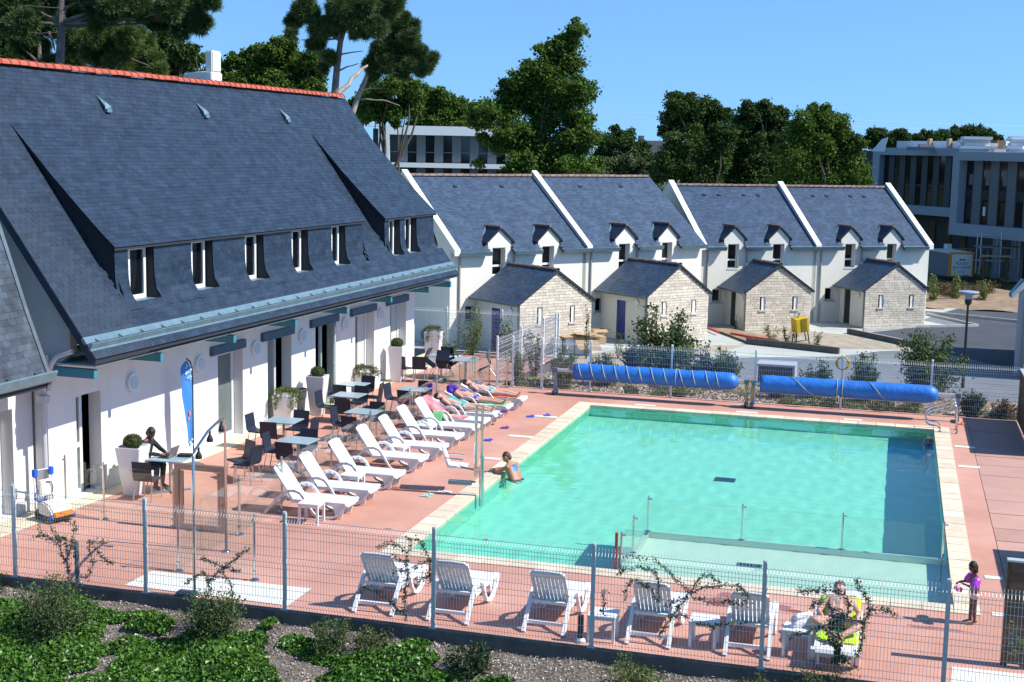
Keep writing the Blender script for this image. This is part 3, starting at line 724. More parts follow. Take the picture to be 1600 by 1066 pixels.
for a, b in (D1, D2): slab_profile(mb, [(x-.012, z-.022) for x, z in dprof], a+.01, b-.01, .035)
for a, b in piers1+piers2: mb.prism([(-.5, a+.006, 5.38)] + [(x-.012, a+.006, z-.02) for x, z in pier_prof] + [(-.5, a+.006, 3.6)], (0, b-a-.012, 0))
# dormer cheeks
for s, th in ((D1[0]+.10, .10), (D1[1]-.16, .1), (D2[0]+.12, .10), (D2[1]-.12, .06)):
    mb.prism([(plane(7.4)-.05, s, 7.3)] + [(x-.02, s, z-.06) for x, z in dprof[1:5]] + [(.52, s, 5.2), (.53, s, 4.6), (.58, s, 4.25), (.66, s, 4.12), (plane(4.15)-.02, s, 4.14)], (0, th, 0))
mb.build('roof_deck', 'slate_base', roof)
# verge: scalloped slate edge along the near gable
mb = MB()
k = 46
for i in range(k):
    z = 3.2 + (8.7-3.2)*(i+.5)/k; x = plane(z)
    mb.box((x-.05, yl-.004, z-.05), (.155, .012, .15), mtx=Matrix.Rotation(rad(54), 3, 'Y'))
mb.build('verge_slates', 'slate', roof)
for i, (a, b) in enumerate(WIN):
    w = window_unit(hb, 'window', a, b, 4.03, 5.16, .38, fr=.085); MB().b2((.28, a-.27, 4.0), (.36, a-.005, 5.2)).build('jamb', 'white_pvc', w)
    MB().prism([(.2, a-.26, 4.03), (.38, a-.26, 4.03), (.55, a-.26, 4.025), (.82, a-.26, 4.012), (.80, a-.26, 3.93), (.2, a-.26, 3.93)], (0, .29 + b-a, 0)).build('sill', 'zinc', w)
ridge_tiles(roof, yl-.02, yr, RX, RZ-.01, 'ridge_red', .305, .125)
# gutter resting on the slope
mb = MB(); a, b = yl-.03, yr+.06
mb.prism([(plane(3.60)+.02, a, 3.615), (plane(3.54)+.03, a, 3.56), (plane(3.49)+.02, a, 3.50), (plane(3.49)-.02, a, 3.47), (plane(3.60)-.02, a, 3.58)], (0, b-a, 0))
mb.prism([(plane(3.42)+.02, a, 3.44), (plane(3.42)+.09, a, 3.515), (plane(3.42)+.11, a, 3.505), (plane(3.40)+.05, a, 3.40), (plane(3.36)+.03, a, 3.36), (plane(3.37)-.01, a, 3.36)], (0, b-a, 0))
gt = mb.build('gutter', 'zinc', hb)
gm = MB().box((0, 0, 0), (.22, .025, .02)).mesh('gutter_bracket'); gm.materials.append(MATS['zinc_dark'])
for i in range(26): link('gutter_bracket', gm, None, gt, loc=(plane(3.47)+.04, yl+.3+i*.78, 3.525), rot=(0, rad(25), 0))
for s in (-1.38, .97, 4.05, 7.18, 10.3, 13.4, 16.5, 18.45):
    bm_ = MB(); bm_.b2((-.05, s-.06, 2.79), (1.24, s+.06, 2.97)); bm_.build('roof_beam', 'teal_wood', hb, bevel=.006)
for (a, b, z) in DOORS[1:]:
    MB().b2((-.05, a-.38, z+.02), (.09, b+.04, z+.24)).build('lintel', 'blue_wood', hb, bevel=.006)
for i, (a, b, z) in enumerate(DOORS):
    x = -.26
    if i in (0,): w = window_unit(hb, 'door', a+.01, b-.30, .03, z-.01, x, pane='window_grey', fr=.09, transom=1.05)
    elif i in (2, 3):
        mb = MB(); mb.b2((x-.08, a, .03), (x, a+.06, z)); mb.b2((x-.08, b-.5, .03), (x, b-.42, z)); mb.b2((x-.08, a+.06, z-.06), (x, b-.5, z)); w = mb.build('door', 'white_pvc', hb)
        if i == 2: MB().b2((-.9, b-.52, .03), (x, b-.45, z-.08)).build('leaf', 'white_pvc', w)
    else: w = window_unit(hb, 'door', a+.01, b-.01, .03, z-.01, x, pane='window_grey', fr=.10)
    if i == 1: MB().b2((-.9, a, .04), (-.8, b, z)).build('blind', 'curtain', w)
    if i in (4, 5): MB().b2((x-.04, (a+b)/2+.1, .12), (x-.03, b-.12, z-.12)).build('curtain', 'curtain', w)
# open glazed leaf of the fourth door
lf = thing('door_leaf', None, None, (-.05, 12.16, .03), rad(208)); lf.parent = hb
mb = MB(); h = 2.2; L = .78
mb.b2((0, -.02, 0), (.07, .02, h)); mb.b2((L-.07, -.02, 0), (L, .02, h)); mb.b2((.07, -.02, 0), (L-.07, .02, .12)); mb.b2((.07, -.02, h-.07), (L-.07, .02, h)); mb.b2((.07, -.02, 1.0), (L-.07, .02, 1.06))
mb.build('frame', 'white_pvc', lf); MB().b2((.07, -.006, .12), (L-.07, .006, h-.07)).build('pane', 'glass_green', lf)
lf.rotation_euler = (0, 0, rad(-62))
for i, s in enumerate((1.70, 4.52, 7.28, 9.97, 12.74, 15.42)):
    o = MB().disc((.002, s, 2.15), (1, 0, 0), .205, .07, 24).build('wall_lamp', 'lamp_white', hb, smooth=False)
    MB().disc((.073, s+.02, 2.15), (1, 0, 0), .145, .012, 24).build('lens', 'lamp_disc', o)
# chimney, roof vents
ch = MB(); ch.prism([(-3.75, 10.15, 8.0), (-2.80, 10.15, 8.0), (-2.80, 10.15, 9.30), (-3.06, 10.15, 9.32), (-3.70, 10.15, 9.26)], (0, .58, 0)); ch.b2((-3.04, 10.2, 9.30), (-2.805, 10.68, 9.88))
c_ = ch.build('chimney', 'plaster_white', roof, bevel=.03)
for i, s in enumerate((4.06, 8.5, 13.2)):
    x, z = plane(8.1)+.03, 8.1
    t = thing('roof_vent', None, None, (x, s, z)); t.parent = hb; t.scale = (.8, .75, .75)
    MB().add([(-.28, 0, .40), (.10, -.14, .06), (.12, .14, .06), (.02, 0, .20), (.10, -.14, -.02), (.12, .14, -.02), (-.25, 0, .33)], [(0, 1, 3), (0, 3, 2), (0, 6, 4, 1), (0, 2, 5, 6), (1, 4, 5, 2, 3)]).build('hood', 'zinc', t)
    MB().b2((.05, -.13, -.12), (.16, .13, -.02)).build('apron', 'zinc', t)
# downpipe at the corner with the low wing
mb = MB(); mb.tube([(.9, -1.62, 3.33), (.55, -1.62, 3.22), (.42, -1.6, 3.08), (.10, -1.45, 2.52), (.06, -1.43, 2.40), (.06, -1.42, 0)], .05, 10)
mb.box((.06, -1.43, 2.30), (.16, .17, .16), top=1.2)
dp = mb.build('downpipe', 'pipe_grey', hb, smooth=False)
# security light at the verge
MB().box((.30, S0-.05, 4.62), (.09, .09, .09)).build('small_lamp', 'white_pvc', hb)

# --- low wing at the left edge
wg = thing('low_wing', 'low slate-roofed wing at the near end of the long white building', 'building', (-15.97, 24.27, 0), -BA)
mb = MB(); wall_open(mb, -9.0, -1.25, -.02, 2.66, [(-3.25, -1.86, .03, 2.16)], -.75, -.34); mb.build('wall', 'plaster_white', wg)
window_unit(wg, 'door', -3.24, -1.87, .03, 2.15, -.62, fr=.1)
wprof = [(-3.4, 12.0*.62), (-.30, 5.31), (.12, 4.1), (.60, 2.84)]
wprof = [(-1.3, 8.1), (-.30, 5.31), (.12, 4.1), (.62, 2.80)]
wr = thing('roof', None, None); wr.parent = wg
F = [slate_field((0, 0, 0), (0, 1, 0), (1, 0, 0), wprof, (-9.0, -2.02), .13, .22)]
lay_slates(F, wr, HBW, 'slate_worn')
mb = MB(); slab_profile(mb, [(x-.015, z-.03) for x, z in wprof], -9, -2.03, .10); mb.build('roof_deck', 'slate_base', wr)
mb = MB(); mb.prism([(x+.03, -2.02, z+.03) for x, z in wprof] + [(x-.03, -2.02, z-.2) for x, z in reversed(wprof)], (0, .10, 0)); mb.build('verge', 'zinc_dark', wr)
mb = MB(); mb.prism([(.46, -9, 3.2), (.55, -9, 2.98), (.52, -9, 2.96), (.43, -9, 3.18)], (0, 7.1, 0)); mb.prism([(.62, -9, 2.84), (.74, -9, 3.0), (.77, -9, 2.98), (.70, -9, 2.80), (.62, -9, 2.76)], (0, 7.1, 0)); g_ = mb.build('gutter', 'zinc', wg)
for i in range(9): link('gutter_bracket', gm, None, g_, loc=(.62, -8.6+i*.78, 2.98), rot=(0, rad(18), 0))

# ================================================================== TERRACE OF FOUR HOUSES
def stone_gable(parent, root, d, s0, s1, zb, ze, zp, holes):
    """coursed stone front of a porch: every stone a piece"""
    sm = (s0+s1)/2; z = zb; row = 0; r = random.Random(int(s0*100)+int(zb*31)+int(root.location.x*7))
    me = bpy.data.meshes.new('stone'); bm = bmesh.new(); bmesh.ops.create_cube(bm, size=1)
    bmesh.ops.bevel(bm, geom=[e for e in bm.edges], offset=.06, segments=1, affect='EDGES'); bm.to_mesh(me); bm.free(); me.materials.append(MATS['stone_cream'])
    while z < zp-.08:
        h = r.choice((.115, .14, .165, .13)); zt = min(z+h, zp)
        def lim(q): return (s0, s1) if q <= ze else (s0+(q-ze)/(zp-ze)*(sm-s0), s1-(q-ze)/(zp-ze)*(s1-sm))
        a, b = lim(z+h*.75)
        if b-a < .12: break
        x = a
        while x < b-.02:
            w = r.uniform(.22, .52); e = min(x+w, b)
            if b-e < .14: e = b
            segs = [(x, e)]
            for (ha, hb_, za, zb_) in holes:
                if za < z+h*.6 and zb_ > z+h*.4:
                    ns = []
                    for p, q in segs:
                        if hb_ <= p or ha >= q: ns.append((p, q)); continue
                        if ha-p > .05: ns.append((p, ha))
                        if q-hb_ > .05: ns.append((hb_, q))
                    segs = ns
            for p, q in segs:
                link('stone', me, None, parent, loc=(d+r.uniform(-.004, .010), (p+q)/2, z+h/2), scl=(.06, q-p-.012, h-.012))
            x = e
        z += h; row += 1

def house(label, loc, rotz, W, gz, rd, rz, dorms, wins, porch, doorm, left_par, right_par, seed, group, low_win=True):
    H = thing('terraced_house', label, 'house', (loc[0], loc[1], 0), rotz, group)
    HW = Matrix.Translation((loc[0], loc[1], 0)) @ Matrix.Rotation(rotz, 4, 'Z')
    zb = LOW-.02; ez = gz; ex = .36; k = (rz-ez)/(ex-rd)                  # eave height/x, slope
    pl = lambda z: ex-(z-ez)/k
    y0 = 0.0; y1 = W
    ps0, ps1, pd, pze, pzp, slots = porch
    holes = [(a, b, 1.06+(gz-2.25), 2.46+(gz-2.25)) for a, b in wins] + ([(.62, 1.22, LOW+1.24, LOW+2.0)] if low_win else [])
    zt = 2.46+(gz-2.25)
    mb = MB(); wall_open(mb, y0, y1, zb, zt, holes, -.34, 0)
    MB().b2((2*rd+.3, y0, zb), (2*rd+.6, y1, gz)).build('back_wall', 'plaster_cream', H)
    w = mb.build('wall', 'plaster_cream', H)
    def gable(y, t, name):
        MB().prism([(0.0, y, zb), (0.0, y, ez+.16), (ex+.02, y, ez-.05), (ex+.02, y, ez+.14), (rd, y, rz+.24), (2*rd-.3, y, ez+.14), (2*rd, y, zb)], (0, t, 0)).build(name, 'plaster_grey' if False else 'plaster_cream', H)
        m2 = MB(); m2.prism([(ex+.06, y-.02, ez-.10), (ex+.06, y-.02, ez+.19), (rd, y-.02, rz+.31), (rd, y-.02, rz+.235), (ex+.025, y-.02, ez+.135), (ex+.025, y-.02, ez-.10)], (0, t+.04, 0)); m2.build('coping', 'plaster_band', H)
    if left_par: gable(-.30, .298, 'gable_wall')
    if right_par: gable(W+.004, .30, 'gable_wall')
    # interior so that panes do not look through
    mb = MB(); mb.b2((-2.2, .1, zb), (-2.1, W-.1, zt+.9)); mb.build('interior', 'interior', H)
    roof = thing('roof', None, None); roof.parent = H
    dz = zt+.30; dzp = dz+.60
    def skip(u, x, z):
        for a, b in dorms:
            if a-.02 < u < b+.02 and z < dz+.1: return True
        return False
    F = [slate_field((0, 0, 0), (0, 1, 0), (1, 0, 0), [(rd+.02, rz-.02), (ex, ez)], (y0+.01, y1-.01), .135, .23, .010, skip=skip)]
    mb = MB()
    slab_profile(mb, [(rd, rz-.04), (pl(dz+.05), dz+.01), ], y0, y1, .1)
    ys = [y0] + [q for ab in dorms for q in ab] + [y1]
    for a, b in zip(ys[0::2], ys[1::2]): slab_profile(mb, [(pl(dz+.05), dz+.01), (ex, ez-.04)], a, b, .1)
    slab_profile(mb, [(2*rd-.36, ez-.04), (rd, rz-.04)], y0, y1, .1)
    for (a, b) in dorms:
        m = (a+b)/2; hw = (b-a)/2
        d_ = thing('dormer', None, None); d_.parent = H
        q = MB(); q.add([(0.0, a, zt+.002), (0.0, b, zt+.002), (0, b, dz), (0, m, dzp), (0, a, dz)], [(0, 1, 2, 3, 4)])
        q.v += [(-.3, y, z) for _, y, z in q.v]; q.f += [(5+4, 5+3, 5+2, 5+1, 5)] + [(i, 5+i, 5+(i+1) % 5, (i+1) % 5) for i in range(5)]
        q.build('front', 'plaster_cream', d_)
        back = pl(dzp+.1)
        q = MB()
        for sgn in (-1, 1):
            q.prism([(0.10, m, dzp+.10), (0.10, m+sgn*(hw+.16), dz-.04), (0.10, m+sgn*(hw+.16), dz-.12), (0.10, m, dzp+.02)], (pl(dzp+.12)-.10, 0, 0))
            q.prism([(-.3, m+sgn*hw*.98, dz), (-.3, m+sgn*hw*.98, ez-.1), (pl(dz)-.1, m+sgn*hw*.98, dz)], (0, -sgn*.05, 0))
        q.build('roof_panel', 'slate_base', d_)
        fl = []
        for sgn in (-1, 1):
            fl.append(slate_field((0, m, 0), (1, 0, 0), (0, sgn, 0), [(.0, dzp+.11), (hw+.17, dz-.03)], lambda x, z: (pl(z)+.02, .12), .12, .22, .008))
        so = link('slate_covering', slate_mesh(fl, 'slate_covering'), 'slate', d_); so['kind'] = 'stuff'
        q = MB(); q.tube([(back, m, dzp+.12), (.13, m, dzp+.13)], .075, 8); q.build('ridge', 'ridge_brown', d_)
        q = MB(); q.quad((pl(dz)-.2, a-.18, dz+.02), (pl(dz-.35)+.02, a-.18, dz-.33), (pl(dz-.35)+.02, a-.14, dz-.33), (pl(dzp)-.0, m-.1, dzp+.14)); q.build('flashing', 'zinc', d_)
    mb.build('roof_deck', 'slate_base', roof)
    o = link('slate_covering', slate_mesh(F, 'slate_covering'), 'slate_house', roof); o['kind'] = 'stuff'
    ridge_tiles(roof, y0+.02, y1-.02, rd, rz+.0, 'ridge_brown' if seed != 1 else 'ridge_brown', .42, .13)
    for i in range(2):                                                        # small ventilation slates
        s = W*(.3+.36*i)
        for q in ((0,) if seed < 3 else (-.5, .45)):
            MB().box((pl(rz-.55)+.03, s+q, rz-.52), (.16, .20, .06), mtx=Matrix.Rotation(math.atan(k), 3, 'Y')).build('vent', 'slate_base', roof)
    gy = [y0] + [q for a, b in dorms for q in (a-.02, b+.02)] + [y1]
    for a, b in zip(gy[0::2], gy[1::2]):
        q = MB(); q.prism([(ex-.12, a, ez+.10), (ex-.02, a, ez+.02), (ex-.05, a, ez-.01), (ex-.15, a, ez+.07)], (0, b-a, 0)); q.prism([(ex-.02, a, ez-.02), (ex+.14, a, ez+.08), (ex+.17, a, ez+.07), (ex+.10, a, ez-.10), (ex-.02, a, ez-.16)], (0, b-a, 0)); q.build('gutter', 'zinc', H)
    for s in (.22, dorms[0][1]+.16):
        q = MB(); q.tube([(.12, s, ez-.08), (.06, s, ez-.2), (.06, s, LOW)], .05, 8); q.build('downpipe', 'pipe_taupe', H)
    for a, b in wins:
        z0 = 1.06+(gz-2.25); z1 = zt
        wdw = window_unit(H, 'window', a+.02, b-.02, z0, z1, -.26, fr=.055, transom=z0+.48)
        MB().b2((-.26, a-.02, z0-.06), (.03, b+.0, z0-.004)).build('sill', 'white_pvc', wdw)
    if low_win:
        wdw = window_unit(H, 'window', .63, 1.21, LOW+1.25, LOW+1.99, -.24, fr=.055)
        MB().b2((-.24, .5, LOW+1.17), (.06, 1.34, LOW+1.235)).build('sill', 'stone_sill', wdw)
    # porch
    P = thing('porch', None, None); P.parent = H
    sm = (ps0+ps1)/2
    mb = MB(); si = ps0+.28
    mb.b2((.002, si, zb), (pd-.02, si+.2, pze-.05)) if False else None
    wall = MB()
    dd0, dd1 = doorm[1], doorm[2]
    # side wall with door opening, runs along x
    for (xa, xb, za, zb_) in ((.002, dd0, zb, pze-.02), (dd1, pd-.04, zb, pze-.02), (dd0, dd1, LOW+2.05, pze-.02)):
        wall.b2((xa, si, za), (xb, si+.2, zb_))
    wall.b2((.002, ps1-.26, zb), (pd-.04, ps1-.02, pze-.02))
    wall.build('side_wall', 'plaster_cream', P)
    g_ = MB(); 
    g_.prism([(pd-.22, ps0+.02, zb), (pd-.22, ps1-.02, zb), (pd-.22, ps1-.02, pze), (pd-.22, sm, pzp-.02), (pd-.22, ps0+.02, pze)], (.19, 0, 0)); gw = g_.build('gable_wall', 'mortar', P)
    hol = [(a, b, pze-.32-.76, pze-.32) for a, b in slots]
    stone_gable(H, H, pd, ps0, ps1, LOW, pze-.02, pzp-.02, hol)
    for a, b, za, zb_ in hol:
        q = MB(); q.b2((pd-.05, a+.02, za), (pd-.025, a+.12, zb_)); wd = q.build('slit_window', 'window_dark', H)
        MB().b2((pd-.026, a+.12, za), (pd-.02, b, zb_)).build('reveal', 'plaster_band', wd)
        MB().b2((pd-.03, a-.06, za-.08), (pd+.09, b+.08, za-.004)).build('sill', 'stone_sill', wd)
    q = MB(); q.b2((dd0+.02, si+.05, LOW+.02), (dd1-.02, si+.11, LOW+2.04)); dr = q.build('door', doorm[0], H)
    MB().b2((dd0+.08, si+.02, LOW+1.0), (dd0+.2, si+.05, LOW+1.03)).build('handle', 'steel', dr)
    q = MB(); q.b2((dd0-.06, si-.015, LOW), (dd0, si+.05, LOW+2.1)); q.b2((dd1, si-.015, LOW), (dd1+.06, si+.05, LOW+2.1)); q.b2((dd0, si-.015, LOW+2.05), (dd1, si+.05, LOW+2.11)); q.build('frame', 'white_pvc', dr)
    MB().disc(((dd1+pd)/2-.1, si-.07, pze-.5), (0, 1, 0), .16, .07, 18).build('wall_lamp', 'lamp_white', H)
    kk = (pzp-pze)/(ps1-ps0)*2
    rp = MB()
    for sgn in (-1, 1):
        e = (ps1-ps0)/2+.16
        rp.prism([(-.0+.02, sm, pzp+.06), (.02, sm+sgn*e, pzp+.06-kk*e), (.02, sm+sgn*e, pzp-.04-kk*e), (.02, sm, pzp-.04)], (pd+.10, 0, 0))
    rp.build('roof_panel', 'slate_base', P)
    fl = [slate_field((0, sm, 0), (1, 0, 0), (0, sgn, 0), [(0, pzp+.07), ((ps1-ps0)/2+.20, pzp+.07-kk*((ps1-ps0)/2+.20))], (.03, pd+.14), .13, .23, .010) for sgn in (-1, 1)]
    so = link('slate_covering', slate_mesh(fl, 'slate_covering'), 'slate_house', P); so['kind'] = 'stuff'
    ridge_tiles(P, .05, pd+.12, 0, pzp+.07, 'ridge_brown', .40, .11, A=(1, 0, 0))
    for t in P.children:
        if t.name.startswith('ridge_tile'): t.location.y = sm
    q = MB(); e = (ps1-ps0)/2+.2
    q.prism([(.05, ps0-.20, pze-.10), (.05, ps0-.28, pze-.04), (.05, ps0-.30, pze-.06), (.05, ps0-.22, pze-.18)], (pd+.05, 0, 0)); q.build('gutter', 'zinc_dark', P)
    q = MB(); q.tube([(pd-.08, ps0-.05, pze-.14), (pd-.08, ps0-.02, pze-.3), (pd-.08, ps0-.02, LOW)], .045, 8); q.build('downpipe', 'pipe_taupe', P)
    return H
GRP = 'terraced houses with slate roofs and stone porches'
azA, azB = rad(38.47), rad(57.27)
def at_frame(O, az, s): return (O[0]+math.sin(az)*s, O[1]+math.cos(az)*s)
OA, OB = (-20.75, 63.24), (-10.69, 77.55)
house('end house with a bright blue door, nearest the long white building', at_frame(OA, azA, 0), -azA, 8.2, 2.27, -4.6, 5.92, [(1.92, 3.34), (5.03, 6.38)], [(2.2, 2.99), (5.3, 6.06)], (1.02, 5.36, 4.0, .18, 1.60, [(2.04, 2.36), (4.02, 4.32)]), ('door_blue', 1.32, 2.04), True, False, 1, GRP)
house('house with a blue door behind the tall bush, second in the terrace', at_frame(OA, azA, 8.25), -azA, 8.2, 2.27, -4.6, 5.92, [(1.88, 3.26), (4.95, 6.3)], [(2.16, 2.92), (5.22, 5.96)], (.74, 4.96, 4.0, .18, 1.60, [(1.72, 2.04), (3.76, 4.08)]), ('door_blue', 1.32, 2.04), True, False, 2, GRP)
house('house with a black door behind red pipes and the yellow box', at_frame(OB, azB, .1), -azB, 7.2, 2.02, -4.66, 5.42, [(1.25, 2.5), (4.11, 5.36)], [(1.5, 2.2), (4.36, 5.08)], (1.15, 5.15, 3.2, -.12, 1.24, [(2.0, 2.32), (4.0, 4.32)]), ('door_black', .78, 1.42), True, False, 3, GRP)
house('end house with a black door and a pale porch beside the car park', at_frame(OB, azB, 7.35), -azB, 7.2, 2.02, -4.66, 5.42, [(1.54, 2.75), (4.33, 5.55)], [(1.82, 2.5), (4.62, 5.26)], (1.35, 5.30, 3.2, -.10, 1.26, [(2.2, 2.52), (4.2, 4.52)]), ('door_black', .5, 1.2), True, True, 4, GRP)
# ================================================================== FENCES
def wire_panel_mesh(L, H=1.52):
    mb = MB(); r = .0036
    prof = []
    folds = (.10, .78, H-.12)
    zs = [0.0]
    for f in folds: zs += [f-.055, f, f+.055]
    zs = sorted(set([z for z in zs if z < H] + [H]))
    V = []; Q = []
    n = int(L/.05); xs = np.linspace(.03, L-.03, n+1)
    ring = [(1, 0), (-.5, .87), (-.5, -.87)]
    for x in xs:
        b = len(V)
        for z in zs:
            off = -.045 if any(abs(z-f) < 1e-6 for f in folds) else 0
            for a, c in ring: V.append((x+a*r, off+c*r, z))
        for i in range(len(zs)-1):
            for j in range(3): Q.append((b+i*3+j, b+i*3+(j+1) % 3, b+(i+1)*3+(j+1) % 3, b+(i+1)*3+j))
    hz = [f+d for f in folds for d in (-.055, .055)] + [.30, .50, .64, .98, 1.16, 1.28]
    for z in hz:
        if z > H: continue
        b = len(V)
        for x in (0, L):
            for a, c in ring: V.append((x, a*.004, z+c*.004))
        for j in range(3): Q.append((b+j, b+(j+1) % 3, b+3+(j+1) % 3, b+3+j))
    return np_mesh('wire_panel', np.array(V), np.array(Q))
PANELS = {}
def fence(label, pts, m='galvanised', z=0.0, H=1.52, group=None, wire='wire'):
    f = thing('wire_fence', label, 'fence', (pts[0][0], pts[0][1], z), 0, group)
    o = Vector((pts[0][0], pts[0][1]))
    pm = MB(); pm.box((0, 0, H/2+.02), (.055, .055, H+.08)); pm.lathe([(.036, 0), (.034, .03)], (0, 0, H+.06), 8); pm.box((0, 0, .012), (.12, .12, .02))
    pme = pm.mesh('post'); pme.materials.append(MATS[m])
    for p in pts: link('post', pme, None, f, loc=(p[0]-o.x, p[1]-o.y, 0))
    for a, b in zip(pts[:-1], pts[1:]):
        L = math.hypot(b[0]-a[0], b[1]-a[1]); key = (round(L, 2), H, wire)
        if key not in PANELS: PANELS[key] = wire_panel_mesh(L, H); PANELS[key].materials.append(MATS[wire])
        p = link('wire_panel', PANELS[key], None, f, loc=(a[0]-o.x, a[1]-o.y, .03), rot=(0, 0, math.atan2(b[1]-a[1], b[0]-a[0])))
        p['kind'] = 'stuff'
    return f
fence('long galvanised wire fence along the planting bed in the foreground', [(-19.06+2.5*i, FY(-19.06+2.5*i)) for i in range(11)])
fence('white wire fence behind the blue rolled pool covers', [(-11.34, 40.42), (-10.4, 40.42), (-8.86, 40.42), (-6.36, 40.42), (-3.86, 40.42), (-1.36, 40.42), (1.14, 40.42), (3.62, 40.42)], 'white_metal', wire='white_metal')
fence('short white wire fence returning from the pool towards the end house', [(-11.78, 40.2), (-11.7, 42.7), (-11.6, 45.2), (-11.55, 46.75)], 'white_metal', wire='white_metal')
fence('white wire fence at the far end of the terrace behind the leaning planter', [(-17.0, 46.95), (-15.7, 46.95), (-13.6, 46.95), (-11.5, 46.95)], 'white_metal', wire='white_metal')
mb = MB(); mb.b2((-17.2, 46.85, -2.6), (-11.3, 47.1, .02)); tag(mb.build('low_wall', 'concrete'), 'low concrete wall under the far terrace fence', 'wall')
def glass_fence(label, pts, h=1.10, close=False, solid=True):
    f = thing('glass_fence', label, 'fence', (pts[0][0], pts[0][1], 0), 0, 'glass barriers round the pool')
    o = pts[0]
    pm = MB(); pm.lathe([(.022, 0), (.022, h+.03), (.018, h+.05)], n=10); pm.lathe([(.085, 0), (.085, .012), (.035, .045), (.024, .05)], n=12); pm.box((.0, -.03, h-.04), (.05, .05, .03)); pm.box((.0, -.03, .16), (.05, .05, .03))
    me = pm.mesh('post', False); me.materials.append(MATS['steel'])
    for p in pts: link('post', me, None, f, loc=(p[0]-o[0], p[1]-o[1], 0))
    for a, b in zip(pts[:-1], pts[1:]):
        L = math.hypot(b[0]-a[0], b[1]-a[1])
        MB().b2((.05, -.006, .07), (L-.05, .006, h-.02)).build('glass_panel', 'glass_clear', f, loc=(a[0]-o[0], a[1]-o[1], 0), rot=(0, 0, math.atan2(b[1]-a[1], b[0]-a[0])))
    return f
glass_fence('glass barrier from the white wall to the gate by the planter', [(-15.72, 23.15), (-14.65, 22.84), (-13.12, 22.81)])
glass_fence('glass panel between the gate and the shower, two posts deep', [(-11.70, 22.76), (-11.64, 20.39), (-10.19, 20.37)])
glass_fence('long glass barrier between the café tables and the row of loungers', [(-11.70, 22.78), (-11.66, 24.53), (-11.74, 27.21), (-11.84, 29.79), (-11.95, 32.8), (-12.02, 35.13), (-12.1, 37.4), (-12.18, 38.9)])
glass_fence('short glass barrier in the far corner by the stacked chairs', [(-12.15, 39.0), (-12.1, 40.45), (-11.45, 40.2)])
gt_ = thing('gate', 'metal framed glass gate beside the shower arch', 'gate', (-13.06, 22.8, 0))
mb = MB(); mb.b2((0, -.05, 0), (.09, .05, 1.28)); mb.b2((.98, -.05, 0), (1.07, .05, 1.28)); mb.b2((.09, -.05, 1.17), (.98, .05, 1.28)); mb.b2((.09, -.03, .02), (.98, .03, .10)); mb.build('frame', 'steel_brown', gt_)
mb = MB(); mb.b2((.13, -.02, .12), (.17, .02, 1.14)); mb.b2((.90, -.02, .12), (.94, .02, 1.14)); mb.build('leaf_frame', 'steel_brown', gt_)
MB().b2((.17, -.005, .14), (.90, .005, 1.12)).build('glass_panel', 'glass_clear', gt_)
# glass barrier round the paddling pool
pf = thing('paddling_barrier', 'glass barrier on steel posts standing on the paddling pool wall', 'fence', (SX-.02, SY+.02, -.05), 0, 'glass barriers round the pool')
pm = MB(); pm.lathe([(.02, 0), (.02, .70), (.015, .72)], n=8); pm.lathe([(.07, 0), (.07, .012), (.024, .03)], n=10); pm.box((.03, 0, .66), (.09, .05, .025)); me = pm.mesh('post'); me.materials.append(MATS['steel'])
pl_ = [(.07, -2.75), (.07, -1.6), (.07, -.07), (1.9, -.07), (3.78, -.07), (5.6, -.07)]
for p in pl_: link('post', me, None, pf, loc=(p[0], p[1], 0))
for a, b in zip(pl_[:-1], pl_[1:]):
    L = math.hypot(b[0]-a[0], b[1]-a[1]); MB().b2((.04, -.005, .05), (L-.04, .005, .66)).build('glass_panel', 'glass_clear', pf, loc=(a[0], a[1], 0), rot=(0, 0, math.atan2(b[1]-a[1], b[0]-a[0])))
link('red_post', MB().box((.0, 0, .36), (.05, .05, .72)).mesh('red_post'), 'ridge_red', pf, loc=(.0, -2.84, 0))

# wooden screens on the right
def wood_screen(label, x0, y0, x1, y1, h, post=True):
    L = math.hypot(x1-x0, y1-y0); t = thing('wooden_screen', label, 'screen', (x0, y0, 0), math.atan2(y1-y0, x1-x0), 'wooden screens at the right of the deck')
    n = int(h/.145)
    for i in range(n): MB().b2((0, -.012, .04+i*h/n), (L, .012, .04+(i+1)*h/n-.012)).build('board', 'wood_screen', t)
    k = max(1, int(L/1.8))
    for i in range(k+1): MB().b2((L*i/k-.045, .013, 0), (L*i/k+.045, .10, h+.02)).build('post', 'wood_screen', t)
    MB().b2((-.05, -.03, h+.022), (L+.05, .11, h+.05)).build('cap', 'galvanised', t)
    return t
wood_screen('dark wooden screen at the far right end of the deck', 3.52, 40.4, 3.52, 35.6, 1.46)
wood_screen('dark wooden screen at the lower right, set across the deck', 1.83, 20.36, 3.5, 20.36, 1.55)
wood_screen('dark wooden screen running away at the lower right edge', 3.62, 26.7, 3.62, 20.4, 1.55)

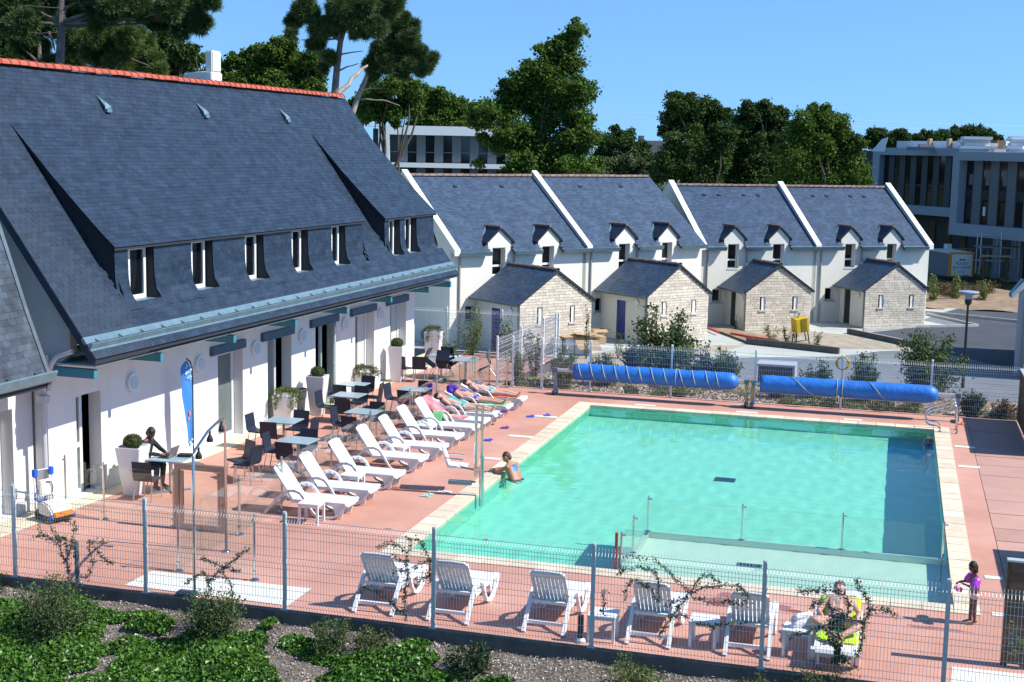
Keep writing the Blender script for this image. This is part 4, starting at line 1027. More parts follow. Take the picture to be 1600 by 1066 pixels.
# ================================================================== POOL KIT
def roller(label, x0, x1, y, xa, xb, wraps, seed):
    t = thing('cover_roller', label, 'pool cover', (x0, y, 0), 0, 'rolled pool covers behind the pool')
    z = .74; r = random.Random(seed); L = x1-x0; R = .245
    n = 26; k = 40; vs = []; fs = []
    for i in range(k+1):
        u = i/k; rr = R*(1-.0*u)
        if i == 0 and seed == 2: rr = R*.97
        if i >= k-1: rr = R*(.86 if i == k-1 else .45)
        if i == 0 and seed == 1: rr = R*.94
        for j in range(n):
            q = 2*PI*j/n; w = rr*(1+.018*math.sin(3*q+i*.9)+.014*math.sin(i*1.9+2*q)+r.uniform(-.016, .016)) + (.03 if (math.sin(q) < -.6) else 0)*.6
            vs.append((u*L, w*math.cos(q), z+w*math.sin(q)))
    fs = [(i*n+j, i*n+(j+1) % n, (i+1)*n+(j+1) % n, (i+1)*n+j) for i in range(k) for j in range(n)] + [tuple(range(n-1, -1, -1)), tuple(range(k*n, (k+1)*n))]
    MB().add(vs, fs).build('cover', 'cover_blue', t, smooth=True)
    MB().tube([(xa-x0, 0, z), (xb-x0, 0, z)], .062, 12).build('axle', 'roller_tube', t)
    for w0, w1, tw in wraps:
        pts = []
        for i in range(28):
            u = i/27; q = PI/2 - 2*PI*tw*u
            pts.append(((w0+(w1-w0)*u)*L, (R+.012)*math.cos(q)*-1, z+(R+.012)*math.sin(q)))
        MB().tube(pts, .010, 5).build('strap', 'rope_pale', t)
    for xe, sg in ((xa-x0, 1), (xb-x0, -1)):
        s = thing('stand', None, None, (xe, 0, 0)); s.parent = t
        MB().b2((-.045, -.05, .10), (.045, .05, z+.02)).build('upright', 'roller_stand', s)
        MB().b2((-.07, -.09, z-.06), (.07, .09, z+.07)).build('bearing', 'zinc_dark', s)
        MB().b2((-.05, -.26, .07), (.05, .26, .13)).build('foot', 'roller_stand', s)
        for yy in (-.24, .24): MB().disc((-.025, yy, .06), (1, 0, 0), .06, .05, 12).build('wheel', 'rubber', s)
    q = MB(); q.tube([(xa-x0-.05, 0, z), (xa-x0-.12, -.02, z), (xa-x0-.12, -.12, z-.25), (xa-x0-.2, -.13, z-.26)], .016, 6); q.build('crank', 'white_metal', t)
    return t
roller('blue pool cover on the roller nearer the sunbathers, bound with spiral ties', -9.20, -4.28, 39.72, -9.78, -4.02, [(.02+.075*i, .075+.075*i, .5) for i in range(8)] + [(.63, .64, 1), (.64, .70, .5), (.72, .77, .5), (.80, .85, .5), (.86, .91, .5)], 1)
roller('blue pool cover on the roller nearer the steel ladder, tied round the middle', -3.62, 1.32, 39.66, -3.84, 1.86, [(.16, .34, .5), (.44, .445, 1), (.47, .475, 1), (.60, .74, .5)], 2)
def coil(label, loc, R, H, turns, m, r=.016, flat=False):
    pts = []; rg = random.Random(int(R*100)+turns)
    for i in range(turns*14):
        q = 2*PI*i/14; rr = R*(1+.12*math.sin(q*1.3)+rg.uniform(-.05, .05)); 
        pts.append((rr*math.cos(q)*.9, rg.uniform(-.03, .03), H*math.sin(q)))
    o = MB().tube(pts, r, 5).build('rope_coil', m, loc=loc)
    return tag(o, label, 'rope')
coil('yellow rope hanging in loops from the stand between the two covers', (-3.93, 39.58, .42), .10, .33, 5, 'rope_yellow')
coil('yellow rope coiled over the top of the far fence post', (-1.36, 40.36, 1.36), .19, .19, 4, 'rope_yellow')
coil('pale rope tied round the middle of the right-hand blue cover', (-1.42, 39.40, .45), .04, .12, 3, 'rope_pale', .012)
# ladder rails
ld = thing('pool_ladder', 'pair of bent stainless steel handrails at the far right pool corner', 'pool ladder', (1.30, 37.9, 0))
for dy in (0.0, .55):
    mb = MB(); mb.tube([(.50, dy, 0), (.50, dy, .62), (.48, dy, .72), (.40, dy, .78), (.30, dy, .77), (-.10, dy, .62), (-.24, dy, .55), (-.31, dy, .46), (-.33, dy, .36), (-.30, dy, .26), (-.22, dy, .20), (-.06, dy, .18), (.02, dy, .16), (.06, dy, .10), (.06, dy, -.02)], .021, 9); mb.disc((.50, dy, 0), (0, 0, 1), .045, .02, 12); mb.disc((.06, dy, .018), (0, 0, 1), .045, .02, 12)
    mb.build('handrail', 'steel', ld, smooth=True)
# pool lift
pl2 = thing('pool_lift', 'steel pool lift with a white seat at the left pool edge', 'pool lift', (-8.24, 27.1, 0))
mb = MB(); mb.tube([(0, 0, -.62), (0, 0, .86)], .052, 14); mb.build('sleeve', 'steel', pl2)
mb = MB(); mb.tube([(0, 0, .86), (0, 0, 1.98)], .028, 12); mb.build('mast', 'steel', pl2)
mb = MB(); mb.tube([(-.145, .02, .42), (-.145, .02, 1.96)], .034, 12); mb.box((-.07, .01, .58), (.2, .09, .07)); mb.box((-.07, .01, .5), (.2, .07, .05)); mb.build('carriage', 'steel', pl2)
mb = MB(); mb.tube([(-.14, .02, .56), (-.5, .18, .56), (-.62, .32, .56)], .022, 8); mb.tube([(-.14, .02, .30), (-.72, -.06, .28)], .02, 8); mb.box((-.46, -.05, .28), (.5, .13, .08), rz=.1); mb.build('arm', 'zinc', pl2)
st = thing('seat', None, None, (-.66, .34, .54), rad(14)); st.parent = pl2
mb = MB(); mb.prism([(-.20, -.2, .0), (.22, -.2, -.02), (.24, -.2, .02), (-.16, -.2, .05), (-.30, -.2, .46), (-.34, -.2, .44)], (0, .4, 0)); mb.build('shell', 'white_plastic', st, bevel=.01)
mb = MB(); mb.tube([(-.25, -.22, .22), (.05, -.23, .20), (.14, -.22, .18)], .014, 6); mb.tube([(-.25, .22, .22), (.05, .23, .20), (.14, .22, .18)], .014, 6); mb.build('armrest', 'steel', st)
# shower arch
sh = thing('shower', 'stainless steel shower arch with black spray heads beside the glass gate', 'shower', (-10.73, 19.3, 0))
bx_, by_ = -11.42+10.73, 21.7-19.3
mb = MB(); mb.tube([(0, 0, 0), (0, 0, 2.30), (-.03, .1, 2.40), (bx_*.45, by_*.45, 2.52), (bx_*.8, by_*.8, 2.52), (bx_*.95, by_*.95, 2.47), (bx_, by_, 2.36), (bx_, by_, 0)], .024, 10); mb.disc((0, 0, 0), (0, 0, 1), .08, .02, 14); mb.disc((bx_, by_, 0), (0, 0, 1), .08, .02, 14); mb.build('arch', 'steel', sh, smooth=True)
for u, zz in ((.16, 2.40), (.5, 2.50), (.88, 2.48)):
    q = MB(); q.lathe([(.02, 0), (.018, -.06), (.055, -.14), (.058, -.19)], (bx_*u, by_*u, zz), 10); q.build('spray_head', 'black', sh)
q = MB(); q.b2((-.55, -.10, 0), (-.2, .08, .07)); tag(q.build('pump', 'pot_grey', loc=(-10.5, 19.32, 0), bevel=.02), 'small dark valve box on the deck at the shower foot', 'valve box')
# ================================================================== FURNITURE
st_ = {}
def make_lounger():
    """white plastic sun lounger; +x towards the foot end, origin under the rear feet"""
    t = thing('sun_lounger', 'white lounger', 'sun lounger')
    W = .28
    mb = MB()
    for i in range(9):                                            # back slats with slits between
        y = -W+.035+i*(2*W-.07)/8
        mb.prism([(.60, y-.024, .335), (.585, y-.024, .31), (.17, y-.024, .90), (.185, y-.024, .93)], (0, .048, 0))
    for (u0, u1) in ((0, .09), (.86, 1.0)):
        a = Vector((.60, 0, .33)).lerp(Vector((.178, 0, .925)), u0); b = Vector((.60, 0, .33)).lerp(Vector((.178, 0, .925)), u1)
        mb.prism([(a.x+.004, -W, a.z+.003), (a.x-.022, -W, a.z-.018), (b.x-.022, -W, b.z-.018), (b.x+.004, -W, b.z+.003)], (0, 2*W, 0))
    for y in (-W, W-.03): mb.prism([(.602, y, .337), (.575, y, .312), (.160, y, .90), (.187, y, .932)], (0, .03, 0))
    mb.tube([(.175, -W+.03, .915), (.165, -W+.07, .94), (.163, 0, .95), (.165, W-.07, .94), (.175, W-.03, .915)], .018, 6)
    mb.build('backrest', 'white_plastic', t)
    mb = MB()
    for i in range(9):
        y = -W+.035+i*(2*W-.07)/8; mb.b2((.60, y-.026, .315), (1.70, y+.026, .335))
    for x in (.60, .95, 1.3, 1.62): mb.b2((x, -W, .296), (x+.07, W, .326))
    mb.prism([(1.66, -W, .335), (1.74, -W, .32), (1.77, -W, .27), (1.745, -W, .27), (1.72, -W, .30), (1.66, -W, .312)], (0, 2*W, 0))
    for y in (-W-.02, W-.02): mb.b2((.56, y, .275), (1.72, y+.04, .345))
    mb.build('seat', 'white_plastic', t)
    for s in (-1, 1):
        y = s*(W+.035)
        mb = MB()
        arm = [(0.0, 0.02), (.10, .14), (.24, .30), (.40, .455), (.52, .515), (.64, .525), (.75, .49), (.82, .42), (.90, .30), (.98, .18), (1.06, .08), (1.16, .035), (1.28, .02), (1.40, .03), (1.50, .06), (1.60, .14), (1.68, .25), (1.74, .32)]
        wd = [.055, .055, .05, .05, .055, .06, .055, .05, .048, .048, .05, .05, .045, .045, .045, .05, .055, .05]
        for (a, b), (wa, wb) in zip(zip(arm[:-1], arm[1:]), zip(wd[:-1], wd[1:])):
            d = Vector((b[0]-a[0], b[1]-a[1])).normalized(); nx, nz = -d.y, d.x
            ex = .006
            mb.prism([(a[0]-d.x*ex+nx*wa/2, y-.028, a[1]-d.y*ex+nz*wa/2), (a[0]-d.x*ex-nx*wa/2, y-.028, a[1]-d.y*ex-nz*wa/2), (b[0]+d.x*ex-nx*wb/2, y-.028, b[1]+d.y*ex-nz*wb/2), (b[0]+d.x*ex+nx*wb/2, y-.028, b[1]+d.y*ex+nz*wb/2)], (0, .056, 0))
        mb.build('side_frame', 'white_plastic', t)
    mb = MB(); mb.prism([(1.42, -W+.02, .30), (1.50, -W+.02, .03), (1.62, -W+.02, .03), (1.70, -W+.02, .30)], (0, .035, 0)); mb.prism([(1.42, W-.055, .30), (1.50, W-.055, .03), (1.62, W-.055, .03), (1.70, W-.055, .30)], (0, .035, 0)); mb.b2((1.5, -W+.055, .12), (1.53, W-.055, .2)); mb.build('front_leg', 'white_plastic', t)
    mb = MB(); mb.b2((.10, -W-.01, .12), (.15, W+.01, .17)); mb.b2((.34, -W-.01, .375), (.39, W+.01, .415)); mb.prism([(.42, -W+.03, .40), (.62, -W+.03, .30), (.62, -W+.03, .27), (.40, -W+.03, .38)], (0, 2*W-.06, 0)); mb.build('crossbar', 'white_plastic', t)
    return t
LG = make_lounger()
GL = 'white plastic sun loungers'
row = [(24.62, 'empty white lounger nearest the shower, first of the row facing the pool'), (25.75, 'empty lounger next after the one nearest the shower'), (27.2, 'empty lounger in the pool row behind the second small side table'), (28.85, 'empty lounger in the pool row straight behind the pool lift seat'), (30.1, 'empty lounger in the pool row just past the pool lift seat'), (31.45, 'empty lounger in the pool row, two short of the green towel'), (32.6, 'lounger with a green towel over its armrest'), (33.55, 'lounger draped with the red and pink beach towel'), (34.55, 'lounger under the sunbather in teal nearest the red towel'), (35.7, 'lounger under the sunbather with the purple cloth on the face'), (36.95, 'lounger under the sunbather farthest along the row')]
ROW = []
for i, (y, lab) in enumerate(row):
    ROW.append(place(LG, st_, (-11.86+.010*(i-3)+RNG.uniform(-.04, .04), y, 0), RNG.uniform(-.03, .03), lab, GL))
front = [(-7.67, 'lounger seen from behind at the left of the front row'), (-6.43, 'lounger seen from behind at the fence post, second of the front row'), (-4.88, 'lounger seen from behind just left of the black bollard lamp'), (-3.27, 'lounger seen from behind between two side tables at the near fence'), (-1.80, 'lounger seen from behind with wet deck beyond it')]
for x, lab in front: place(LG, st_, (x, 19.42, 0), PI/2+RNG.uniform(-.02, .02), lab, GL)
LW = place(LG, st_, (-.54, 21.05, 0), -PI/2, 'lounger with the lime towel facing the near fence', GL)
def make_side_table():
    t = thing('side_table', 'side table', 'side table')
    MB().b2((-.22, -.20, .385), (.22, .20, .42)).build('top', 'white_plastic', t, bevel=.008)
    mb = MB(); mb.b2((-.19, -.17, .34), (.19, .17, .383)); mb.build('apron', 'white_plastic', t)
    for sx in (-1, 1):
        for sy in (-1, 1): MB().box((sx*.185, sy*.165, .19), (.045, .045, .38)).build('leg', 'white_plastic', t)
    return t
ST = make_side_table(); GS = 'small white plastic side tables'
for x, y, lab in ((-10.78, 24.02, 'white side table beside the lounger nearest the shower'), (-10.92, 26.45, 'white side table between the second and third loungers of the pool row'), (-11.0, 29.45, 'white side table behind the pool lift seat'), (-11.2, 32.0, 'white side table two loungers before the green towel'), (-3.98, 19.55, 'white side table next to the black bollard lamp'), (-2.48, 19.78, 'white side table between two front loungers, bare top'), (-1.10, 19.85, 'white side table with a folded white towel on it')):
    place(ST, st_, (x, y, 0), RNG.uniform(-.08, .08), lab, GS)

def make_chair():
    """dark plastic café chair on four metal legs; front towards +x"""
    t = thing('cafe_chair', 'chair', 'chair')
    mb = MB()
    prof = [(.22, .425), (.20, .445), (.0, .435), (-.17, .44), (-.215, .50), (-.235, .66), (-.265, .84), (-.28, .84), (-.255, .66), (-.238, .49), (-.185, .415), (.0, .412), (.21, .405)]
    mb.prism([(x, -.215, z) for x, z in prof], (0, .43, 0)); 
    mb.build('shell', 'chair_plastic', t, bevel=.004)
    for sx, sy, fx in ((.19, .18, .22), (.19, -.18, .22), (-.17, .18, -.25), (-.17, -.18, -.25)):
        MB().tube([(sx, sy, .415), (fx, sy*1.12, 0)], .013, 7).build('leg', 'alu_leg', t)
    return t
CH = make_chair(); GC = 'dark plastic café chairs'
def make_table(dark=False):
    t = thing('cafe_table', 'table', 'table')
    MB().b2((-.40, -.36, .715), (.40, .36, .74)).build('top', 'table_top', t, bevel=.006)
    MB().tube([(0, 0, .03), (0, 0, .715)], .042, 10).build('column', 'alu_leg', t)
    mb = MB()
    for q in range(4):
        a = PI/4+q*PI/2; mb.box((.21*math.cos(a), .21*math.sin(a), .022), (.42, .06, .03), rz=a)
    mb.build('foot', 'zinc', t)
    return t
TB = make_table(); GT = 'square grey-blue café tables'
TABLES = [(-14.55, 25.22, 'table with the laptop in front of the seated man'), (-14.08, 29.72, 'table in front of the green trailing planter'), (-12.80, 27.78, 'table nearest the shower arch, beside the glass barrier'), (-12.70, 31.48, 'table beside the glass barrier in front of the third lounger'), (-13.95, 33.50, 'table beside the dark grey pot and tall white planter'), (-14.50, 35.10, 'table in front of the open glass door'), (-12.62, 34.98, 'table on its own near the sandals under the glass'), (-12.92, 40.55, 'bare table at the far end with chairs leaning beside it'), (-13.95, 41.2, 'table at the far end under the tipped chairs')]
for x, y, lab in TABLES: place(TB, st_, (x, y, 0), RNG.uniform(-.04, .04), lab, GT)
CHAIRS = [
 (-14.68, 24.86-.35, 90, 'chair with its back to the fence at the laptop table'), (-15.25, 25.3, 0, 'chair under the seated man'),
 (-13.72, 26.75, -120, 'empty chair facing the fence beside the flag, left of a pair'), (-13.42, 26.5, 165, 'empty chair turned sideways, right of a pair near the flag'),
 (-14.72, 29.72, 0, 'chair against the trailing planter, facing the pool'), (-14.12, 29.2, 90, 'chair with its back to us at the table by the trailing planter'), (-13.48, 29.68, 180, 'chair on the pool side of the table by the trailing planter'), (-14.0, 30.3, -90, 'chair beyond the table by the trailing planter'),
 (-13.36, 27.85, 0, 'chair on the wall side of the table nearest the shower'), (-12.78, 27.28, 90, 'chair with its back to us at the table nearest the shower'), (-12.86, 28.32, -90, 'chair beyond the table nearest the shower'),
 (-13.14, 31.2, 0, 'chair on the wall side of the table behind the third lounger'), (-12.58, 30.52, 90, 'chair with its back to us behind the third lounger'), (-12.68, 32.05, -90, 'chair beyond the table behind the third lounger'),
 (-14.46, 33.25, 0, 'chair beside the tall planter near the dark grey pot'), (-13.66, 32.62, 90, 'chair with its back to us at the table near the dark grey pot'), (-13.32, 33.5, 180, 'chair on the pool side of the table near the dark grey pot'), (-13.95, 34.1, -90, 'chair beyond the table near the dark grey pot'),
 (-15.02, 35.1, 0, 'chair beside the open glass door, facing the pool'), (-14.54, 34.55, 90, 'chair with its back to us in front of the open door'), (-13.86, 35.0, 180, 'chair on the pool side of the table by the open door'), (-14.40, 35.72, -90, 'chair beyond the table by the open door'),
 (-13.18, 35.0, 0, 'chair on the wall side of the lone table near the sandals'), (-12.58, 34.4, 90, 'chair with its back to us at the lone table near the sandals'), (-12.60, 35.56, -90, 'chair beyond the lone table near the sandals'),
 (-14.78, 40.1, 65, 'chair beside the tall planter at the far door, partly hidden'), (-14.32, 40.22, 95, 'chair with its back to us beside the farthest tall planter')]
for x, y, a, lab in CHAIRS: place(CH, st_, (x, y, 0), rad(a+RNG.uniform(-6, 6)), lab, GC)
for x, y, z, a, tilt, lab in ((-13.75, 40.62, .10, 92, 33, 'dark chair tipped forward against the far tables, nearest us'), (-14.55, 41.2, .10, 0, 33, 'dark chair tipped against the far tables on the planter side'), (-13.9, 41.82, .10, -90, 33, 'dark chair tipped against the far tables from behind'), (-13.36, 41.45, .10, 200, 33, 'dark chair tipped between the two far tables'), (-12.22, 40.95, .08, 190, 26, 'dark chair leaning at the pool side of the far bare table')):
    c = place(CH, st_, (x, y, z), rad(a), lab, GC); c.rotation_euler = (0, rad(tilt), rad(a))
# --- planters
def tapered(w0, w1, h, m, parent, name='pot'):
    mb = MB(); a, b = w0/2, w1/2
    mb.add([(-a, -a, 0), (a, -a, 0), (a, a, 0), (-a, a, 0), (-b, -b, h), (b, -b, h), (b, b, h), (-b, b, h), (-b+.03, -b+.03, h), (b-.03, -b+.03, h), (b-.03, b-.03, h), (-b+.03, b-.03, h), (-b+.04, -b+.04, h-.06), (b-.04, -b+.04, h-.06), (b-.04, b-.04, h-.06), (-b+.04, b-.04, h-.06)],
           [(3, 2, 1, 0), (0, 1, 5, 4), (1, 2, 6, 5), (2, 3, 7, 6), (3, 0, 4, 7), (4, 5, 9, 8), (5, 6, 10, 9), (6, 7, 11, 10), (7, 4, 8, 11), (8, 9, 13, 12), (9, 10, 14, 13), (10, 11, 15, 14), (11, 8, 12, 15), (12, 13, 14, 15)])
    return mb.build(name, m, parent, bevel=.012)
def ball(R, n, leaf, m, parent, name='foliage', squash=.9, seed=1):
    r = np.random.default_rng(seed); d = r.normal(size=(n, 3)); d /= np.linalg.norm(d, axis=1, keepdims=True)
    P = d*R*r.uniform(.82, 1.03, (n, 1)); P[:, 2] *= squash
    V, Q = leaf_cards(P, leaf, rng=r, outward=d)
    core = MB(); core.lathe([(R*.86*math.sin(PI*k/8)+.001, -R*.86*squash*math.cos(PI*k/8)) for k in range(9)], n=14)
    me = np_mesh(name, V, Q)
    o = link(name, me, m, parent); c = core.build('inner_foliage', 'leaf_dark', parent); 
    return o, c
for x, y, h, w, lab in ((-15.18, 24.78, 1.04, .55, 'tall white planter with a clipped box ball beside the seated man'), (-15.12, 34.1, 1.10, .52, 'tall white planter with a clipped box ball beside the dark grey pot'), (-15.02, 40.0, 1.14, .48, 'tall white planter with a clipped box ball at the farthest door')):
    t = thing('planter', lab, 'planter', (x, y, 0), .1, 'white planters along the facade'); tapered(.32, w, h, 'pot_white', t)
    for o in ball(.20, 1500, .035, 'leaf_box', t, 'box_ball', .82): o.location = (0, 0, h+.09)
def trailing(x, y, lab, h, seed, n=1900, drop=.45, lean=0, m='leaf_light', spread=.36):
    t = thing('planter', lab, 'planter', (x, y, 0), .1, 'white planters along the facade'); p = tapered(.42, .56, h, 'pot_white', t)
    r = np.random.default_rng(seed); a = r.uniform(0, 2*PI, n); u = r.uniform(0, 1, n)**.7
    strands = r.uniform(0, 2*PI, 26); si = r.integers(0, 26, n); ln = r.uniform(.25, 1, 26)*drop
    rr = spread*np.clip(u*1.6, 0, 1) + .02; q = u*ln[si]
    P = np.stack([rr*np.cos(strands[si])*(1+.15*r.normal(size=n)), rr*np.sin(strands[si])*(1+.15*r.normal(size=n)), h+.14-np.clip(u-.45, 0, 1)*ln[si]*1.9-u*.05+r.normal(size=n)*.03], 1)
    V, Q = leaf_cards(P, .05, rng=r); link('trailing_foliage', np_mesh('trailing_foliage', V, Q), m, t)
    if lean: t.rotation_euler = (rad(lean), rad(lean*.6), .2)
    return t
trailing(-15.36, 32.55, 'low white planter with bright green trailing plant between two doors', .80, 5)
trailing(-15.3, 38.0, 'low white planter with a dark trailing plant past the open door', .62, 6, drop=.36, m='leaf_olive', spread=.40)
trailing(-15.05, 43.6, 'white planter at the far fence with a drooping plant', 1.15, 7, drop=.9, m='leaf_olive', spread=.34)
t = thing('round_pot', 'dark grey round pot beside the tall white planter', 'pot', (-15.42, 33.5, 0)); q = MB(); q.lathe([(.16, 0), (.165, .02), (.20, .55), (.225, .57), (.23, .74), (.255, .76), (.26, .80), (.22, .80), (.2, .72)], n=20); q.build('pot', 'pot_grey', t, smooth=False)
# --- flag
t = thing('feather_flag', 'blue feather flag on a dark pole against the white wall', 'flag', (-15.30, 27.55, 0), rad(60))
mb = MB(); mb.tube([(0, 0, 0), (0, 0, 1.9), (-.01, 0, 2.25), (-.06, 0, 2.42), (-.16, 0, 2.5)], .017, 7); mb.build('pole', 'black', t)
vs = []; fs = []; k = 22
for i in range(k+1):
    u = i/k; z = .46+u*1.98; w = .27*min(1, .35+u*1.1)*(1 if u < .86 else max(.15, 1-((u-.86)/.14)**2*.8)); b = .015*math.sin(u*9)
    x0 = -.018 if u < .85 else -.018-(u-.85)/.15*.10
    for j in range(5): vs.append((x0-w*j/4, b*math.sin(j*1.5)+.03*math.sin(u*5+j*.7)*(j/4), z))
fs = [(i*5+j, i*5+j+1, (i+1)*5+j+1, (i+1)*5+j) for i in range(k) for j in range(4)]
fo = MB().add(vs, fs).build('banner', 'flag_blue', t, smooth=True)
mb = MB(); r = random.Random(4)
for i in range(26):
    u = r.uniform(0, 1)**1.4; z = 2.36-u*.34; x = -.05-r.uniform(0, .2)*(1-u*.4); s = r.uniform(.012, .035)
    for yy in (-.034, .036): mb.add([(x-s, yy, z), (x, yy, z-s), (x+s, yy, z), (x, yy, z+s)], [(0, 1, 2, 3)])
for x, z, s in ((-.06, .5, .05), (-.1, .56, .04), (-.05, .62, .03)):
    for yy in (-.034, .036): mb.add([(x-s, yy, z), (x, yy, z-s), (x+s, yy, z), (x, yy, z+s)], [(0, 1, 2, 3)])
mb.build('printed_spray', 'flag_pale', t)
mb = MB()
for yy in (-.034, .036): mb.add([(-.12, yy, 1.18), (-.08, yy, 1.2), (-.09, yy, 1.3), (-.13, yy, 1.27), (-.16, yy, 1.1), (-.13, yy, 1.06), (-.10, yy, 1.10)], [(0, 1, 2, 3), (0, 4, 5, 6)])
mb.build('printed_mark', 'towel_coral', t)
MB().box((-.0, 0, .02), (.34, .34, .04)).build('base', 'pot_grey', t)
# --- pool cleaner on its trolley
t = thing('pool_cleaner', 'pool cleaning robot on a blue-handled trolley by the downpipe', 'pool cleaner', (-15.62, 22.55, 0), rad(-20))
mb = MB(); mb.tube([(-.2, -.2, .05), (-.28, -.2, .95), (-.28, .2, .95), (-.2, .2, .05)], .02, 8); mb.tube([(-.24, -.2, .6), (-.24, .2, .6)], .016, 8); mb.tube([(-.2, -.2, .08), (.3, -.2, .06)], .018, 7); mb.tube([(-.2, .2, .08), (.3, .2, .06)], .018, 7); mb.build('trolley', 'white_metal', t)
for y in (-.18, .18):
    MB().box((-.27, y, .90), (.09, .09, .15)).build('grip', 'cleaner_blue', t, bevel=.01); MB().disc((-.16, y*1.25, .10), (0, 1, 0), .10, .05, 14).build('wheel', 'rubber', t)
MB().box((-.19, 0, .60), (.13, .32, .32)).build('power_box', 'cleaner_white', t, bevel=.02)
pts = [(-.22+.02*math.sin(i), .13*math.cos(i*.9)+(-.1), .45+.13*math.sin(i*.9)) for i in range(40)]; MB().tube(pts, .014, 5).build('cable', 'cleaner_blue', t)
pts = [(-.11, -.04, .74), (-.10, .06, .72), (-.1, .1, .62), (-.1, .09, .5)]; MB().tube(pts, .01, 5).build('cord', 'black', t)
mb = MB(); mb.prism([(-.12, -.24, .12), (.34, -.24, .10), (.36, -.24, .20), (.20, -.24, .36), (0, -.24, .40), (-.12, -.24, .32)], (0, .48, 0)); rb = mb.build('robot_body', 'cleaner_white', t, bevel=.03)
MB().b2((.30, -.22, .11), (.39, .22, .22)).build('robot_front', 'cleaner_orange', t, bevel=.02)
mb = MB(); mb.b2((-.14, -.26, .06), (.38, .26, .10)); mb.build('robot_tracks', 'black', t)
for y in (-.24, .24): MB().disc((.30, y-.02, .10), (0, 1, 0), .07, .04, 12).build('robot_wheel', 'cleaner_blue', t)
# --- bollard lamp by the near fence, deck odds and ends
t = thing('bollard_lamp', 'short black bollard lamp on a grey foot behind the near fence', 'lamp', (-4.27, 19.3, 0)); q = MB(); q.lathe([(.085, 0), (.085, .03), (.05, .07)], n=14); q.build('foot', 'galvanised', t); q = MB(); q.lathe([(.047, .07), (.047, .40), (.04, .42)], n=14); q.build('body', 'black', t)
t = thing('bollard_post', 'short dark post among the climbing twigs at the left fence', 'post', (-12.9, 19.27, 0)); q = MB(); q.tube([(0, 0, 0), (0, 0, .72)], .035, 10); q.build('shaft', 'concrete_dark', t); q = MB(); q.box((0, 0, .012), (.14, .14, .02)); q.build('foot', 'galvanised', t)
def sandals(x, y, m, lab, rz=0):
    t = thing('sandals', lab, 'sandals', (x, y, 0), rz, 'pairs of sandals left on the deck')
    for s in (-1, 1):
        p = thing('sandal', None, None, (s*.02, s*.07, .004), s*.15); p.parent = t
        q = MB(); p.scale = (.85, .85, .85); q.prism([(-.13, -.035, 0), (-.05, -.042, 0), (.07, -.05, 0), (.13, -.03, 0), (.135, .02, 0), (.08, .045, 0), (-.05, .036, 0), (-.13, .03, 0)], (0, 0, .022)); q.build('sole', m, p)
        q = MB(); q.tube([(.03, -.045, .02), (.05, -.02, .055), (.05, .02, .055), (.03, .045, .02)], .012, 5); q.build('strap', m, p)
sandals(-9.75, 32.55, 'sandal_blue', 'blue sandals at the foot of the lounger with the green towel', .2)
sandals(-9.55, 35.95, 'sandal_blue', 'blue sandals past the foot of the sunbather with the purple cloth', .4)
sandals(-9.15, 36.25, 'sandal_blue', 'dark blue sandals nearest the pool corner by the sunbathers', .7)
sandals(-9.78, 34.2, 'sandal_purple', 'purple sandals at the feet of the sunbather in teal', .3)
sandals(-9.35, 26.75, 'towel_mint', 'mint green sandals beside the pool lift shadow', .2)
sandals(-12.9, 34.1, 'swim_pink', 'pink sandals under the lone table by the glass barrier', 1.2)
sandals(1.95, 39.3, 'towel_coral', 'orange sandals against the far fence near the ladder', .2)
# ================================================================== PEOPLE
def capsule(mb, p, q, r1, r2=None, n=12):
    r2 = r1 if r2 is None else r2
    p = Vector(p); q = Vector(q); d = (q-p)
    if d.length < 1e-5: d = Vector((0, 0, 1e-3))
    d.normalize()
    pts = []; rs = []
    for a in (-88, -60, -30, 0): pts.append(p+d*r1*math.sin(rad(a))); rs.append(r1*math.cos(rad(a)))
    for a in (0, 30, 60, 88): pts.append(q+d*r2*math.sin(rad(a))); rs.append(r2*math.cos(rad(a)))
    if (q-p).length < 1e-4: pts.pop(4); rs.pop(4)
    mb.tube(pts, rs, n)
def fuse(mb, name, m, parent, voxel=.012, smooth=5):
    me = mb.mesh('tmp'); o = bpy.data.objects.new('tmp', me); COL.objects.link(o)
    md = o.modifiers.new('r', 'REMESH'); md.mode = 'VOXEL'; md.voxel_size = voxel
    sm = o.modifiers.new('s', 'SMOOTH'); sm.factor = .5; sm.iterations = smooth
    dg = bpy.context.evaluated_depsgraph_get(); dg.update()
    out = bpy.data.meshes.new_from_object(o.evaluated_get(dg)); out.name = name
    bpy.data.objects.remove(o); bpy.data.meshes.remove(me)
    out.materials.clear(); out.polygons.foreach_set('use_smooth', [True]*len(out.polygons))
    return link(name, out, m, parent)
